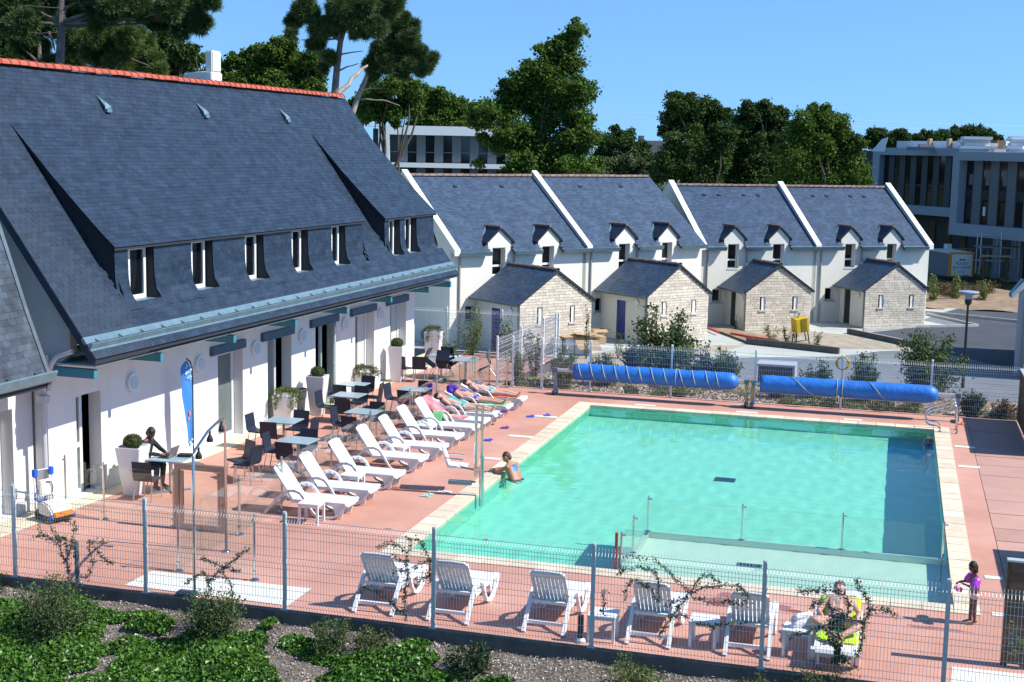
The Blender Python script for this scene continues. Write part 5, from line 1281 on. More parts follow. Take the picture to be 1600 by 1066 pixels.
def hand(mb, wr, d, side, s=1.0, curl=.5, pn=(0, 0, 1)):
    """palm, four fingers of unequal length and a thumb"""
    d = Vector(d).normalized(); pn = Vector(pn); w = d.cross(pn)
    if w.length < .1: w = d.cross(Vector((1, 0, 0)))
    w.normalize(); nn = w.cross(d).normalized(); wr = Vector(wr)
    for k in (-.022, 0, .022): capsule(mb, wr+d*.01*s+w*k*.6*s, wr+d*.085*s+w*k*s, .014*s, .013*s, 8)
    for k, (o, L) in enumerate(((-.033, .062), (-.011, .078), (.011, .082), (.033, .068))):
        a = wr+d*.088*s+w*o*s; b = a+(d+w*o*1.5).normalized()*L*.55*s-nn*curl*.02*s; c = b+(d*(1-curl*.7)-nn*curl).normalized()*L*.5*s
        capsule(mb, a, b, .0098*s, .009*s, 7); capsule(mb, b, c, .009*s, .0075*s, 7)
    a = wr+d*.025*s+w*side*.028*s; b = a+(d*.6+w*side*.8).normalized()*.042*s; c = b+(d*.9+w*side*.25-nn*curl*.4).normalized()*.032*s
    capsule(mb, a, b, .012*s, .011*s, 7); capsule(mb, b, c, .011*s, .009*s, 7)
def person(label, loc, rotz, J, skin, hair, hairlen=0, s=1.0, hs=1.0, belly=1.0, clothes=(), voxel=.0115, curl=.5, group='people at the pool'):
    """J: joints in local metres. Body is one fused surface; hair, clothing and face pieces are children."""
    t = thing('person', label, 'person', loc, rotz, group)
    V = {k: Vector(v) for k, v in J.items()}
    up = (V['head']-V['neck']).normalized(); fw = Vector(J['face']).normalized(); fw = (fw-up*fw.dot(up)).normalized(); rt = fw.cross(up).normalized()
    mb = MB(); B = belly
    capsule(mb, V['hpL'], V['hpR'], .105*s*B); capsule(mb, V['hip'], V['chest'], .115*s*B, .118*s); capsule(mb, V['chest'], V['neck'].lerp(V['chest'], .35), .118*s, .07*s)
    for a in 'LR':
        sh = V['sh'+a]; hp = V['hp'+a]
        capsule(mb, hp, sh.lerp(V['chest'], .45), .098*s*B, .098*s)
        capsule(mb, V['chest'].lerp(sh, .35), sh, .085*s, .058*s); capsule(mb, sh, V['neck'], .055*s, .05*s)
        capsule(mb, sh, V['el'+a], .052*s, .040*s); capsule(mb, V['el'+a], V['wr'+a], .041*s, .027*s)
        capsule(mb, hp, V['kn'+a], .088*s*B, .056*s); m_ = V['kn'+a].lerp(V['an'+a], .3)
        capsule(mb, V['kn'+a], m_, .055*s, .056*s); capsule(mb, m_, V['an'+a], .056*s, .034*s)
        capsule(mb, V['an'+a], V['to'+a], .036*s, .026*s); capsule(mb, V['an'+a], V['an'+a]-(V['to'+a]-V['an'+a])*.22, .036*s, .034*s)
        hand(mb, V['wr'+a], V['hd'+a] if 'hd'+a in V else V['wr'+a]-V['el'+a], 1 if a == 'L' else -1, s, curl)
    capsule(mb, V['neck']-up*.03*s, V['head']-up*.05*s, .052*s, .05*s)
    H = V['head']; h = s*hs
    capsule(mb, H-up*.02*h, H+up*.045*h, .083*h, .082*h); capsule(mb, H+fw*.012*h-up*.045*h, H+fw*.03*h-up*.085*h, .062*h, .036*h)
    capsule(mb, H-fw*.03*h, H-fw*.025*h+up*.03*h, .078*h)
    capsule(mb, H+fw*.080*h+up*.012*h, H+fw*.098*h-up*.025*h, .010*h, .014*h, 7)
    for sg in (-1, 1): capsule(mb, H+rt*sg*.083*h+up*.01*h, H+rt*sg*.086*h-up*.03*h, .016*h, .010*h, 7)
    fuse(mb, 'body', skin, t, voxel)
    for sg in (-1, 1): q = MB(); capsule(q, H+fw*.080*h+rt*sg*.032*h+up*.006*h, H+fw*.081*h+rt*sg*.034*h+up*.006*h, .0105*h, None, 8); q.build('eye', 'eye', t, smooth=True)
    q = MB(); capsule(q, H+fw*.082*h-rt*.02*h-up*.056*h, H+fw*.082*h+rt*.02*h-up*.056*h, .009*h, None, 7); q.build('mouth', 'lip', t, smooth=True)
    q = MB(); capsule(q, H-fw*.010*h+up*.04*h, H-fw*.022*h+up*.055*h, .094*h, .088*h); capsule(q, H-fw*.045*h-up*.02*h, H-fw*.04*h+up*.03*h, .075*h)
    if hairlen:
        for k in range(7):
            a = (k-3)*.5; dr = (-fw*math.cos(a)+rt*math.sin(a)).normalized(); capsule(q, H+dr*.062*h+up*.02*h, H+dr*.075*h-up*hairlen*h*RNG.uniform(.8, 1.1), .034*h, .014*h, 8)
    else: capsule(q, H-fw*.05*h-up*.03*h, H-fw*.045*h-up*.05*h, .05*h)
    fuse(q, 'hair', hair, t, .009, 3)
    for name, m, caps in clothes:
        q = MB()
        for a, b, r1, r2 in caps:
            pa = V[a] if isinstance(a, str) else Vector(a); pb = V[b] if isinstance(b, str) else Vector(b)
            capsule(q, pa, pb, r1*s, r2*s)
        fuse(q, name, m, t, .011, 3)
    return t
def L_(V, a, b, u): return tuple(Vector(V[a]).lerp(Vector(V[b]), u))
# seated man with a laptop
J = dict(hip=(0, 0, .53), chest=(.09, 0, .90), neck=(.16, 0, 1.08), head=(.225, 0, 1.21), face=(1, 0, -.45), hpL=(.01, .09, .53), hpR=(.01, -.09, .53), shL=(.12, .185, 1.02), shR=(.12, -.185, 1.02), elL=(.30, .25, .83), elR=(.30, -.25, .83), wrL=(.52, .10, .79), wrR=(.52, -.12, .79), hdL=(1, -.1, -.1), hdR=(1, .1, -.1), knL=(.44, .12, .52), knR=(.43, -.13, .52), anL=(.40, .12, .09), anR=(.40, -.14, .09), toL=(.55, .12, .035), toR=(.55, -.15, .035))
person('man in black typing on a laptop at the table beside the tall planter', (-15.28, 25.3, 0), 0, J, 'skin_brown', 'hair_dark', clothes=(
    ('shirt', 'cloth_black', [('hpL', 'hpR', .112, .112), ('hip', 'chest', .125, .13), ('chest', 'neck', .13, .066), ('shL', 'shR', .068, .068), ('hpL', L_(J, 'shL', 'chest', .45), .106, .108), ('hpR', L_(J, 'shR', 'chest', .45), .106, .108), ('shL', 'elL', .062, .050), ('shR', 'elR', .062, .05), ('elL', L_(J, 'elL', 'wrL', .85), .050, .038), ('elR', L_(J, 'elR', 'wrR', .85), .05, .038)]),
    ('trousers', 'jeans', [('hpL', 'hpR', .113, .113), ('hpL', 'knL', .096, .066), ('hpR', 'knR', .096, .066), ('knL', 'anL', .066, .05), ('knR', 'anR', .066, .05)]),
    ('shoe', 'black', [('anL', 'toL', .044, .036), ('anR', 'toR', .044, .036)])), group=None)
t = thing('laptop', 'open laptop on the seated man\'s table', 'laptop', (-14.66, 25.26, .742), 0)
MB().b2((-.12, -.17, 0), (.12, .17, .018)).build('keyboard', 'laptop', t); q = MB(); q.prism([(.12, -.17, .018), (.135, -.17, .018), (.215, -.17, .235), (.20, -.17, .24)], (0, .34, 0)); q.build('lid', 'laptop_lid', t)
tag(MB().box((0, 0, .028), (.30, .20, .055), rz=.2).build('bag', 'black', loc=(-14.32, 25.42, .742), bevel=.012), 'flat black case lying on the table beside the laptop', 'case')
# sunbathers on the far loungers
def lie(knee=0.0, armup=False, back=22):
    e = rad(back); P = lambda u, off, y=0: (.62-u*math.cos(e)+off*math.sin(e)*.6, y, .335+u*math.sin(e)+off)
    return dict(hip=(.74, 0, .45), chest=P(.28, .12), neck=P(.50, .11), head=P(.64, .10), face=(.25, -.1, 1), hpL=(.76, .085, .445), hpR=(.76, -.085, .445), shL=P(.43, .10, .17), shR=P(.43, .10, -.17), elL=P(.17, .08, .27), elR=P(.17, .09, -.27), wrL=(.72, .24, .42), wrR=(.72, -.2, .46), hdL=(1, -.2, 0), hdR=(1, .3, .1), knL=(1.18, .09, .44+knee), knR=(1.18, -.09, .43), anL=(1.57, .08, .40), anR=(1.58, -.10, .40), toL=(1.66, .10, .52), toR=(1.67, -.13, .52))
def recline(o, deg):
    for c in o.children:
        if c.name.split('.')[0] == 'backrest':
            h = Matrix.Translation((.60, 0, .33)); c.matrix_basis = h @ Matrix.Rotation(rad(deg), 4, 'Y') @ h.inverted()
recline(LW, -30)
for k, dg_ in ((7, -16), (8, -31), (9, -31), (10, -31)): recline(ROW[k], dg_)
bk = lambda J: [('hpL', 'hpR', .112, .112), (L_(J, 'hip', 'chest', .12), L_(J, 'hip', 'chest', .18), .119, .119)]
br = lambda J: [(L_(J, 'chest', 'shL', .3), L_(J, 'chest', 'shR', .3), .118, .118), (L_(J, 'chest', 'hip', .05), L_(J, 'chest', 'hip', .1), .126, .126)]
J = lie(.03); y0 = ROW[8].location
person('sunbather in a teal swimsuit lying nearest the red towel', tuple(y0), 0, J, 'skin_pale', 'hair_dark', clothes=(('swimsuit', 'swim_teal', bk(J)+br(J)+[('hip', 'chest', .123, .126)]),))
J = lie(.0); y0 = ROW[9].location
person('sunbather in a blue bikini with a purple cloth over the face', tuple(y0), 0, J, 'skin_light', 'hair_brown', belly=1.06, clothes=(('bikini_bottom', 'swim_blue', [(a, b, r+.004, q+.004) for a, b, r, q in bk(J)]), ('bikini_top', 'swim_blue', br(J)), ('face_cloth', 'towel_purple', [(tuple(Vector(J['head'])+Vector((-.06, 0, .03))), tuple(Vector(J['head'])+Vector((.10, 0, .04))), .10, .09), (tuple(Vector(J['head'])+Vector((0, -.1, -.03))), tuple(Vector(J['head'])+Vector((0, .1, -.02))), .08, .08)])))
J = lie(.02); y0 = ROW[10].location
person('sunbather with dark hair lying farthest along the lounger row', tuple(y0), 0, J, 'skin_pale', 'hair_dark', clothes=(('bikini_bottom', 'swim_teal', bk(J)), ('bikini_top', 'swim_print', br(J))))
# swimmer leaning on the coping
J = dict(hip=(.26, -.22, -.12), chest=(.13, -.11, .08), neck=(.02, -.03, .26), head=(-.06, .01, .37), face=(-1, -.05, -.35), hpL=(.22, -.30, -.13), hpR=(.30, -.14, -.13), shL=(.02, -.20, .20), shR=(.16, .12, .20), elL=(-.20, -.20, .07), elR=(-.10, .28, .07), wrL=(-.36, .0, .06), wrR=(-.33, .15, .065), hdL=(-.3, 1, 0), hdR=(-1, -.5, 0), knL=(-.02, -.06, -.30), knR=(.02, .12, -.30), anL=(.14, .0, -.60), anR=(.18, .14, -.60), toL=(.24, -.02, -.64), toR=(.28, .12, -.64))
person('swimmer in a blue bikini leaning on the pool edge with folded arms', (-8.26, 29.28, 0), 0, J, 'skin_tan', 'hair_brown', clothes=(('bikini_bottom', 'swim_print', [('hpL', 'hpR', .112, .112)]), ('bikini_top', 'swim_print', [(L_(J, 'chest', 'shL', .35), L_(J, 'chest', 'shR', .35), .112, .112), ('chest', 'chest', .126, .126)])), group=None)
# woman sitting cross-legged on the near lounger
J = dict(hip=(.86, 0, .45), chest=(.56, 0, .58), neck=(.40, .0, .68), head=(.30, -.02, .79), face=(1, -.3, .35), hpL=(.88, .09, .45), hpR=(.88, -.09, .45), shL=(.44, .17, .65), shR=(.44, -.17, .65), elL=(.68, .30, .53), elR=(.68, -.30, .53), wrL=(.92, .24, .50), wrR=(.92, -.22, .50), hdL=(1, -.3, -.1), hdR=(1, .3, -.1), knL=(1.16, .36, .55), knR=(1.16, -.36, .55), anL=(1.46, .03, .42), anR=(1.50, -.05, .47), toL=(1.60, -.12, .40), toR=(1.62, .10, .44))
person('woman in a bright bikini sitting cross-legged on the lime towel behind the climbing plant', (-.54, 21.05, 0), -PI/2, J, 'skin_light', 'hair_grey', hairlen=.08, clothes=(('bikini_bottom', 'jeans', bk(J)), ('bikini_top', 'swim_red', br(J))), group=None)
# girl with purple armbands
J = dict(hip=(0, 0, .50), chest=(.0, 0, .70), neck=(.01, 0, .82), head=(.045, .0, .925), face=(1, .25, -.35), hpL=(0, .052, .49), hpR=(0, -.052, .49), shL=(0, .115, .775), shR=(0, -.115, .775), elL=(.08, .19, .645), elR=(.07, -.19, .64), wrL=(.21, .08, .68), wrR=(.22, -.06, .67), hdL=(.6, -.7, .1), hdR=(.7, .6, -.1), knL=(.0, .05, .27), knR=(.015, -.05, .27), anL=(-.02, .05, .045), anR=(.02, -.052, .045), toL=(.09, .06, .018), toR=(.13, -.06, .018))
person('little girl in purple armbands standing at the pool corner', (1.47, 22.12, 0), rad(195), J, 'skin_brown', 'hair_dark', hairlen=.13, s=.60, hs=1.22, voxel=.009, clothes=(
    ('armband', 'armband', [(L_(J, 'shL', 'elL', .25), L_(J, 'shL', 'elL', .75), .115, .11)]), ('armband', 'armband', [(L_(J, 'shR', 'elR', .25), L_(J, 'shR', 'elR', .75), .115, .11)]),
    ('swim_bottom', 'swim_pink', [('hpL', 'hpR', .118, .118), (L_(J, 'hpL', 'knL', .12), L_(J, 'hpR', 'knR', .12), .105, .105)])), group=None)
q = MB(); capsule(q, (0, 0, 0), (.05, .03, -.03), .052, .045)
o = fuse(q, 'armband_spare', 'armband_pink', None, .009, 3); o.location = (1.20, 21.98, .60); o.name = 'armband'; tag(o, 'loose pink armband held in the little girl\'s hands', 'armband')

# ---------------------------------------------------------------- towels
def towel(label, parent_o, x0, x1, w, m, back=22, sag=True, z0=.352, name='towel', yo=0, stripes=None):
    """cloth lying on a lounger: follows seat then backrest, edges hanging"""
    e = rad(back); vs = []; nx, ny = 26, 12; r = np.random.default_rng(len(label))
    for i in range(nx+1):
        x = x0+(x1-x0)*i/nx
        for j in range(ny+1):
            y = -w/2+w*j/ny + yo
            if x >= .62: bx, bz = x, z0
            else: d = .62-x; bx, bz = .62-d*math.cos(e)+.02*math.sin(e), z0+d*math.sin(e)
            hang = max(0, abs(y)-.29)
            vs.append((bx, (min(abs(y), .29+hang*.25))*(1 if y > 0 else -1), bz-hang*.9+.006*math.sin(x*23+y*9)+.004*math.sin(y*41)))
    fs = [(i*(ny+1)+j, i*(ny+1)+j+1, (i+1)*(ny+1)+j+1, (i+1)*(ny+1)+j) for i in range(nx) for j in range(ny)]
    me = MB().add(vs, fs).mesh(name, True)
    o = link(name, me, m, None, loc=parent_o.location, rot=parent_o.rotation_euler)
    sd_ = o.modifiers.new('t', 'SOLIDIFY'); sd_.thickness = .008
    return tag(o, label, 'towel', 'beach towels on the loungers')
towel('pink towel under the sunbather in teal nearest the red towel', ROW[8], -.05, .8, .5, 'towel_pink')
towel('mint towel under the legs of the sunbather with the purple cloth', ROW[9], .3, 1.3, .62, 'towel_mint')
towel('green towel end showing beneath the purple-cloth sunbather\'s calves', ROW[9], 1.31, 1.66, .6, 'towel_green')
towel('coral towel under the sunbather farthest along the row', ROW[10], .75, 1.6, .58, 'towel_coral')
towel('red and pink beach towel hung over the raised lounger back', ROW[7], -.17, .55, .78, 'towel_red', back=39)
towel('yellow end of the towel on the red-towel lounger seat', ROW[7], .56, .78, .5, 'towel_yellow', back=39)
towel('pink towel folded along the seat of the red-towel lounger', ROW[7], .80, 1.2, .46, 'towel_red', back=39)
o = towel('lime towel spread under the cross-legged woman', LW, .02, 1.5, .74, 'towel_lime', back=24)
o = towel('white towel hung over the top of the woman\'s lounger back', LW, -.12, .0, .5, 'towel_white', back=24)
# green towel over the armrest
vs = []; L = ROW[6].location
for i in range(13):
    q = PI*(i/12); 
    for j in range(9): vs.append((.46+.30*j/8+.03*math.sin(i), .05*math.cos(q)*1.0+(.0), .54+.04*math.sin(q)-max(0, abs(i-6)-2)*.055+.012*math.sin(j*2.2+i)))
o = link('towel', MB().add(vs, [(i*9+j, i*9+j+1, (i+1)*9+j+1, (i+1)*9+j) for i in range(12) for j in range(8)]).mesh('towel', True), 'towel_green', None, loc=(L.x, L.y+.315, 0)); o.modifiers.new('t', 'SOLIDIFY').thickness = .01
tag(o, 'green towel thrown over the armrest two loungers before the red towel', 'towel', 'beach towels on the loungers')
q = MB(); r = random.Random(3)
for k in range(5): capsule(q, (-.1+r.uniform(-.03, .03), -.1+r.uniform(-.03, .03), .03+k*.035), (.1, .08+r.uniform(-.04, .04), .03+k*.035), .045)
o = fuse(q, 'towel', 'towel_white', None, .012, 3); o.location = (-1.05, 19.88, .425); tag(o, 'crumpled white towel on the side table beside the woman', 'towel')
q = MB(); 
for k in range(4): capsule(q, (0, -.08+.05*k, .02), (.16, -.07+.05*k, .05), .03)
o = fuse(q, 'towel', 'sandal_purple', None, .012, 2); o.location = (-9.9, 34.28, .2); tag(o, 'small white and purple cloth at the feet of the sunbather in teal', 'cloth'); o.location = (-9.98, 34.55, .355)
# ================================================================== VEGETATION
MC = cam_matrix(0.274340, -0.139235, 0.0194552).to_3x3()
def sight(px, py, depth=None, z=None, y=None):
    """point of the place seen in direction (px, py): at a distance, on a level or on the plane y"""
    d = MC @ Vector(((px-800)/2131.23, -(py-533)/2131.23, -1.0))
    if z is not None: k = (z-CAM.z)/d.z
    elif y is not None: k = y/d.y
    else: k = depth
    return CAM + d*k
def limb_mesh(mb, a, b, r0, r1, bend, rng, n=6, k=6):
    a = Vector(a); b = Vector(b); L = (b-a).length; off = Vector((rng.uniform(-1, 1), rng.uniform(-1, 1), rng.uniform(-.4, .6)))*L*bend
    pts = []
    for i in range(k+1):
        u = i/k; pts.append(a.lerp(b, u) + off*math.sin(PI*u) + Vector((rng.uniform(-1, 1), rng.uniform(-1, 1), rng.uniform(-1, 1)))*L*.012)
    mb.tube(pts, [r0+(r1-r0)*i/k for i in range(k+1)], n)
    return pts
def clumps_in(blobs, n_cl, rng, shell=.55):
    w = np.array([b[3]**2 for b in blobs]); w = w/w.sum(); idx = rng.choice(len(blobs), n_cl, p=w)
    B = np.array(blobs)[idx]; d = rng.normal(size=(n_cl, 3)); d /= np.linalg.norm(d, axis=1, keepdims=True)
    r = rng.uniform(shell, 1.0, n_cl)[:, None]
    return B[:, :3]+d*r*B[:, 3:4]*np.array([1, 1, .92]), d, B[:, 3]
def broadleaf(label, group, blobs, base, n_leaf, leaf, m, seed, trunk_r=.25, cl_r=.55, bark='bark', name='broadleaf_tree', cat='tree', per=34):
    """blobs: (x, y, z, radius) lobes of an uneven crown; leaf clumps sit in the outer part of each lobe"""
    rng = np.random.default_rng(seed); rr = random.Random(seed)
    t = thing(name, label, cat, tuple(base), 0, group); o = np.array(base, float)
    leaf *= .78; n_leaf = int(n_leaf*1.5); cl_r *= .95
    n_cl = max(8, n_leaf//per)
    C, D, R = clumps_in(blobs, n_cl, rng)
    k = np.repeat(np.arange(n_cl), per); s = rng.normal(size=(len(k), 3))*.42
    P = C[k] + s*(cl_r*np.clip(R[k], .3, 1.6)[:, None]**.5)*np.array([1, 1, .7])
    V, Q = leaf_cards(P-o, leaf, rng=rng, outward=D[k]*.5+np.array([0, 0, .5]), aspect=.75)
    link('crown', np_mesh('crown', V, Q), m, t)
    mb = MB(); top = np.array(max(blobs, key=lambda b: b[2])[:3]); cx = np.mean([b[:2] for b in blobs], axis=0)
    mid = Vector((cx[0]*.6+base[0]*.4-base[0], cx[1]*.6+base[1]*.4-base[1], (np.mean([b[2] for b in blobs])-base[2])*.62))
    tr = limb_mesh(mb, (0, 0, -.4), mid, trunk_r, trunk_r*.6, .05, rr, 8)
    for b in sorted(blobs, key=lambda b: -b[3])[:14]:
        st = tr[rr.randint(3, 6)]; limb_mesh(mb, st, Vector(b[:3])-Vector(base)+Vector((0, 0, b[3]*.3)), trunk_r*.42, trunk_r*.08, .10, rr, 5)
    mb.build('trunk', bark, t)
    return t
def px_blobs(lst, depth, seed, spread=.7):
    r = random.Random(seed); out = []
    for (px, py, rp) in lst:
        R = rp*depth/2131.23; p = sight(px, py, depth + r.uniform(-1, 1)*spread*R*1.3 + r.uniform(-.5, .5)); out.append((p.x, p.y, p.z, R*.80))
        for q in range(5):                                     # smaller sprays standing out of the lobe
            d = Vector((r.gauss(0, 1), r.gauss(0, 1), r.gauss(0, 1)+.25)).normalized(); e = p + d*R*r.uniform(.68, .98); out.append((e.x, e.y, e.z, R*r.uniform(.2, .36)))
    return out
def base_under(px, depth, z=-2.6, py=300):
    p = sight(px, py, depth); return Vector((p.x, p.y, z))
GTREE = 'trees beyond the houses'
broadleaf('tall ragged oak rising in the middle behind the first two houses', GTREE, px_blobs([(902, 48, 16), (888, 62, 20), (868, 84, 26), (893, 100, 26), (838, 108, 22), (858, 122, 28), (806, 124, 17), (784, 128, 9), (880, 140, 34), (912, 150, 22), (830, 150, 30), (796, 165, 32), (905, 185, 28), (855, 182, 38), (760, 180, 26), (744, 190, 15), (805, 205, 32), (920, 215, 22), (890, 225, 36), (840, 235, 40), (782, 228, 20), (752, 212, 9), (748, 256, 9), (808, 262, 26), (850, 275, 40), (905, 270, 34), (930, 262, 14), (815, 290, 40)], 92, 3), base_under(850, 92), 40000, .30, 'leaf_oak', 21, .42, .66)
broadleaf('dark oak at the left of the clump behind the black-door houses', GTREE, px_blobs([(1056, 166, 20), (1084, 170, 22), (1112, 172, 20), (1132, 182, 14), (1040, 186, 12), (1060, 192, 28), (1100, 200, 32), (1036, 205, 9), (1128, 210, 22), (1070, 225, 34), (1110, 240, 36), (1050, 252, 30), (1090, 270, 42), (1036, 272, 20)], 112, 4), base_under(1085, 112), 26000, .32, 'leaf_oak_dark', 22, .4, .7)
broadleaf('dark rounded tree in the middle of the clump behind the black-door houses', GTREE, px_blobs([(1158, 184, 20), (1180, 174, 20), (1198, 178, 18), (1216, 182, 16), (1150, 205, 20), (1190, 208, 36), (1225, 215, 26), (1160, 240, 36), (1200, 255, 44), (1150, 275, 30), (1190, 285, 40)], 116, 5), base_under(1185, 116), 26000, .32, 'leaf_oak_dark', 23, .4, .7)
broadleaf('greener oak at the right of the clump, next to the grey office block', GTREE, px_blobs([(1270, 172, 9), (1250, 188, 20), (1282, 186, 22), (1306, 194, 22), (1322, 212, 14), (1262, 215, 32), (1300, 225, 34), (1330, 232, 18), (1345, 222, 10), (1240, 245, 32), (1285, 262, 42), (1328, 262, 30), (1345, 280, 20), (1240, 282, 34), (1310, 290, 36)], 104, 6), base_under(1290, 104), 32000, .30, 'leaf_oak', 24, .4, .62)
broadleaf('small dark tree on the skyline just right of the tall oak', GTREE, px_blobs([(962, 202, 7), (985, 206, 6), (950, 222, 18), (975, 225, 20), (1000, 238, 18), (945, 248, 22), (980, 255, 26), (1012, 258, 20), (930, 262, 18)], 150, 7), base_under(975, 150), 14000, .38, 'leaf_oak_dark', 25, .35, .7)
broadleaf('olive green willow-like bush below the small skyline tree', GTREE, px_blobs([(955, 262, 20), (985, 258, 22), (1010, 266, 18), (940, 278, 18), (975, 280, 26), (1010, 282, 20)], 122, 8), base_under(980, 122), 11000, .30, 'leaf_olive', 26, .25, .6)
broadleaf('leafy tree behind the ridge to the left of the white chimney pine', GTREE, px_blobs([(448, 70, 16), (425, 80, 20), (398, 84, 18), (372, 98, 16), (352, 112, 12), (335, 100, 7), (410, 108, 28), (450, 102, 28), (485, 95, 20), (380, 125, 24), (430, 135, 32), (480, 135, 28), (350, 135, 16)], 66, 9), base_under(420, 66), 30000, .21, 'leaf_oak', 27, .3, .42)
broadleaf('leafy tree under the leaning pine behind the roof end', GTREE, px_blobs([(585, 150, 22), (610, 135, 18), (640, 140, 20), (560, 168, 20), (600, 168, 22), (640, 164, 22), (570, 182, 14), (615, 178, 16)], 84, 10), base_under(600, 84), 24000, .24, 'leaf_oak', 28, .3, .5)
broadleaf('leafy tree above the white flat-roofed office, left of the tall oak', GTREE, px_blobs([(668, 146, 16), (690, 154, 16), (712, 164, 14), (728, 176, 12), (665, 170, 24), (700, 182, 24), (735, 190, 16), (680, 198, 24), (720, 205, 22), (655, 195, 18)], 165, 11), base_under(690, 165), 22000, .42, 'leaf_oak', 29, .4, .8)
broadleaf('dark leafy tree squeezed between the big pines and the chimney', GTREE, px_blobs([(262, 66, 20), (248, 85, 22), (285, 84, 20), (270, 108, 22), (245, 118, 16), (292, 110, 12), (228, 100, 16)], 58, 12), base_under(265, 58), 16000, .20, 'leaf_oak_dark', 30, .25, .4)
for i, (lst, d, lab) in enumerate((([(300, 98, 8), (318, 92, 7), (340, 96, 7), (330, 112, 9), (310, 118, 9)], 70, 'small leafy top showing round the white chimney'), ([(1365, 208, 10), (1378, 214, 12), (1360, 222, 12), (1392, 222, 12)], 210, 'dark treetop just right of the oak clump on the skyline'), ([(1408, 208, 7), (1412, 218, 9), (1406, 226, 8)], 205, 'slim single treetop above the office roof'), ([(1432, 218, 9), (1452, 213, 11), (1470, 212, 11), (1445, 226, 10), (1466, 226, 12)], 215, 'low treetops above the left part of the office roof'), ([(1490, 210, 11), (1512, 206, 12), (1530, 207, 11), (1500, 222, 12), (1524, 222, 14)], 220, 'rounded treetops above the stacks of white insulation'), ([(1545, 212, 10), (1558, 220, 9), (1548, 226, 12), (1572, 228, 6)], 225, 'treetops falling away at the right end of the skyline'))):
    broadleaf(lab, GTREE, px_blobs(lst, d, 40+i), base_under(lst[0][0], d), 5000, .2 if d < 100 else .5, 'leaf_oak_dark' if d > 100 else 'leaf_oak', 50+i, .2, .4 if d < 100 else .9)
# far wood closing the horizon
rng = np.random.default_rng(77); nb = 330; ang = rng.uniform(rad(-24), rad(52), nb); dd = rng.uniform(260, 520, nb)
bl = [(-math.sin(a)*q, math.cos(a)*q, rng.uniform(-2, 1.0)+q*.004, rng.uniform(5, 9)) for a, q in zip(ang, dd)]
C, D_, R_ = clumps_in(bl, 3600, rng, .7); k = np.repeat(np.arange(3600), 14); P = C[k]+rng.normal(size=(len(k), 3))*1.1
V, Q = leaf_cards(P, 1.2, rng=rng, outward=D_[k]); o = link('far_wood', np_mesh('far_wood', V, Q), 'leaf_far'); o['kind'] = 'stuff'

# --- maritime pines behind the slate roof
def needles(P, D, length, width, per, rng):
    n = len(P)*per; k = np.repeat(np.arange(len(P)), per)
    d = rng.normal(size=(n, 3)) + D[k]*1.1; d /= np.linalg.norm(d, axis=1, keepdims=True)
    b = np.cross(d, rng.normal(size=(n, 3))); b /= np.linalg.norm(b, axis=1, keepdims=True)
    L = length*rng.uniform(.6, 1.15, n)[:, None]; W = b*width
    a = P[k] + d*.02
    V = np.stack([a-W*.5, a+W*.5, a+d*L+W*.12, a+d*L-W*.12], 1).reshape(-1, 3); i = np.arange(n)*4
    return V, np.stack([i, i+1, i+2, i+3], 1)
def pine(label, base, trunk_pts, blobs, limbs, n_tuft, m, seed, r0=.26, bark='bark_pine', length=.26, width=.03, per=16):
    rng = np.random.default_rng(seed); rr = random.Random(seed)
    t = thing('pine_tree', label, 'tree', tuple(base), 0, 'maritime pines behind the slate roof'); o = Vector(base)
    mb = MB(); pts = [Vector(p)-o for p in trunk_pts]; n = len(pts)
    mb.tube(pts, [r0*(1-.62*i/(n-1)) for i in range(n)], 10); mb.build('trunk', bark, t)
    mb = MB()
    for a, b, ra in limbs: limb_mesh(mb, Vector(a)-o, Vector(b)-o, ra, ra*.35, .08, rr, 6, 8)
    bigR = max(b[3] for b in blobs)
    for b in blobs:
        if b[3] < bigR*.42: continue
        s = min(pts, key=lambda p: (p-(Vector(b[:3])-o)).length + abs(rr.gauss(0, .6))); limb_mesh(mb, s, Vector(b[:3])-o, .05, .014, .16, rr, 5)
        for q in range(5):
            e = Vector(b[:3])-o; d = Vector((rr.gauss(0, 1), rr.gauss(0, 1), rr.gauss(0, .8)+.3)).normalized(); limb_mesh(mb, e-d*b[3]*.2, e+d*b[3]*.85, .022, .008, .1, rr, 4, 4)
    mb.build('branches', bark, t)
    C, D_, R_ = clumps_in(blobs, n_tuft, rng, .25)
    V, Q = needles(C-np.array(base), D_*.6+np.array([0, 0, .5]), length, width, per, rng)
    link('crown', np_mesh('crown', V, Q), m, t)
    return t
d = 62
pine('broad pine in the middle with a forked open crown, upright stem', base_under(523, d), [base_under(523, d), sight(522, 160, d), sight(526, 110, d), sight(532, 65, d), sight(545, 20, d), sight(556, -40, d)],
     px_blobs([(478, 18, 24), (460, 34, 14), (455, 52, 9), (500, 46, 22), (535, 12, 30), (520, 40, 20), (570, 8, 32), (600, 16, 26), (560, 40, 22), (498, 66, 12), (590, 45, 20), (518, 92, 12), (505, 108, 8), (618, 3, 16), (486, 72, 8)], d, 13),
     [(sight(524, 105, d), sight(485, 78, d), .05), (sight(530, 62, d), sight(495, 30, d), .07), (sight(530, 86, d), sight(568, 80, d), .045), (sight(527, 112, d), sight(560, 100, d-1), .05), (sight(530, 60, d), sight(470, 62, d), .05)], 8200, 'needle', 61, .2)
d = 66
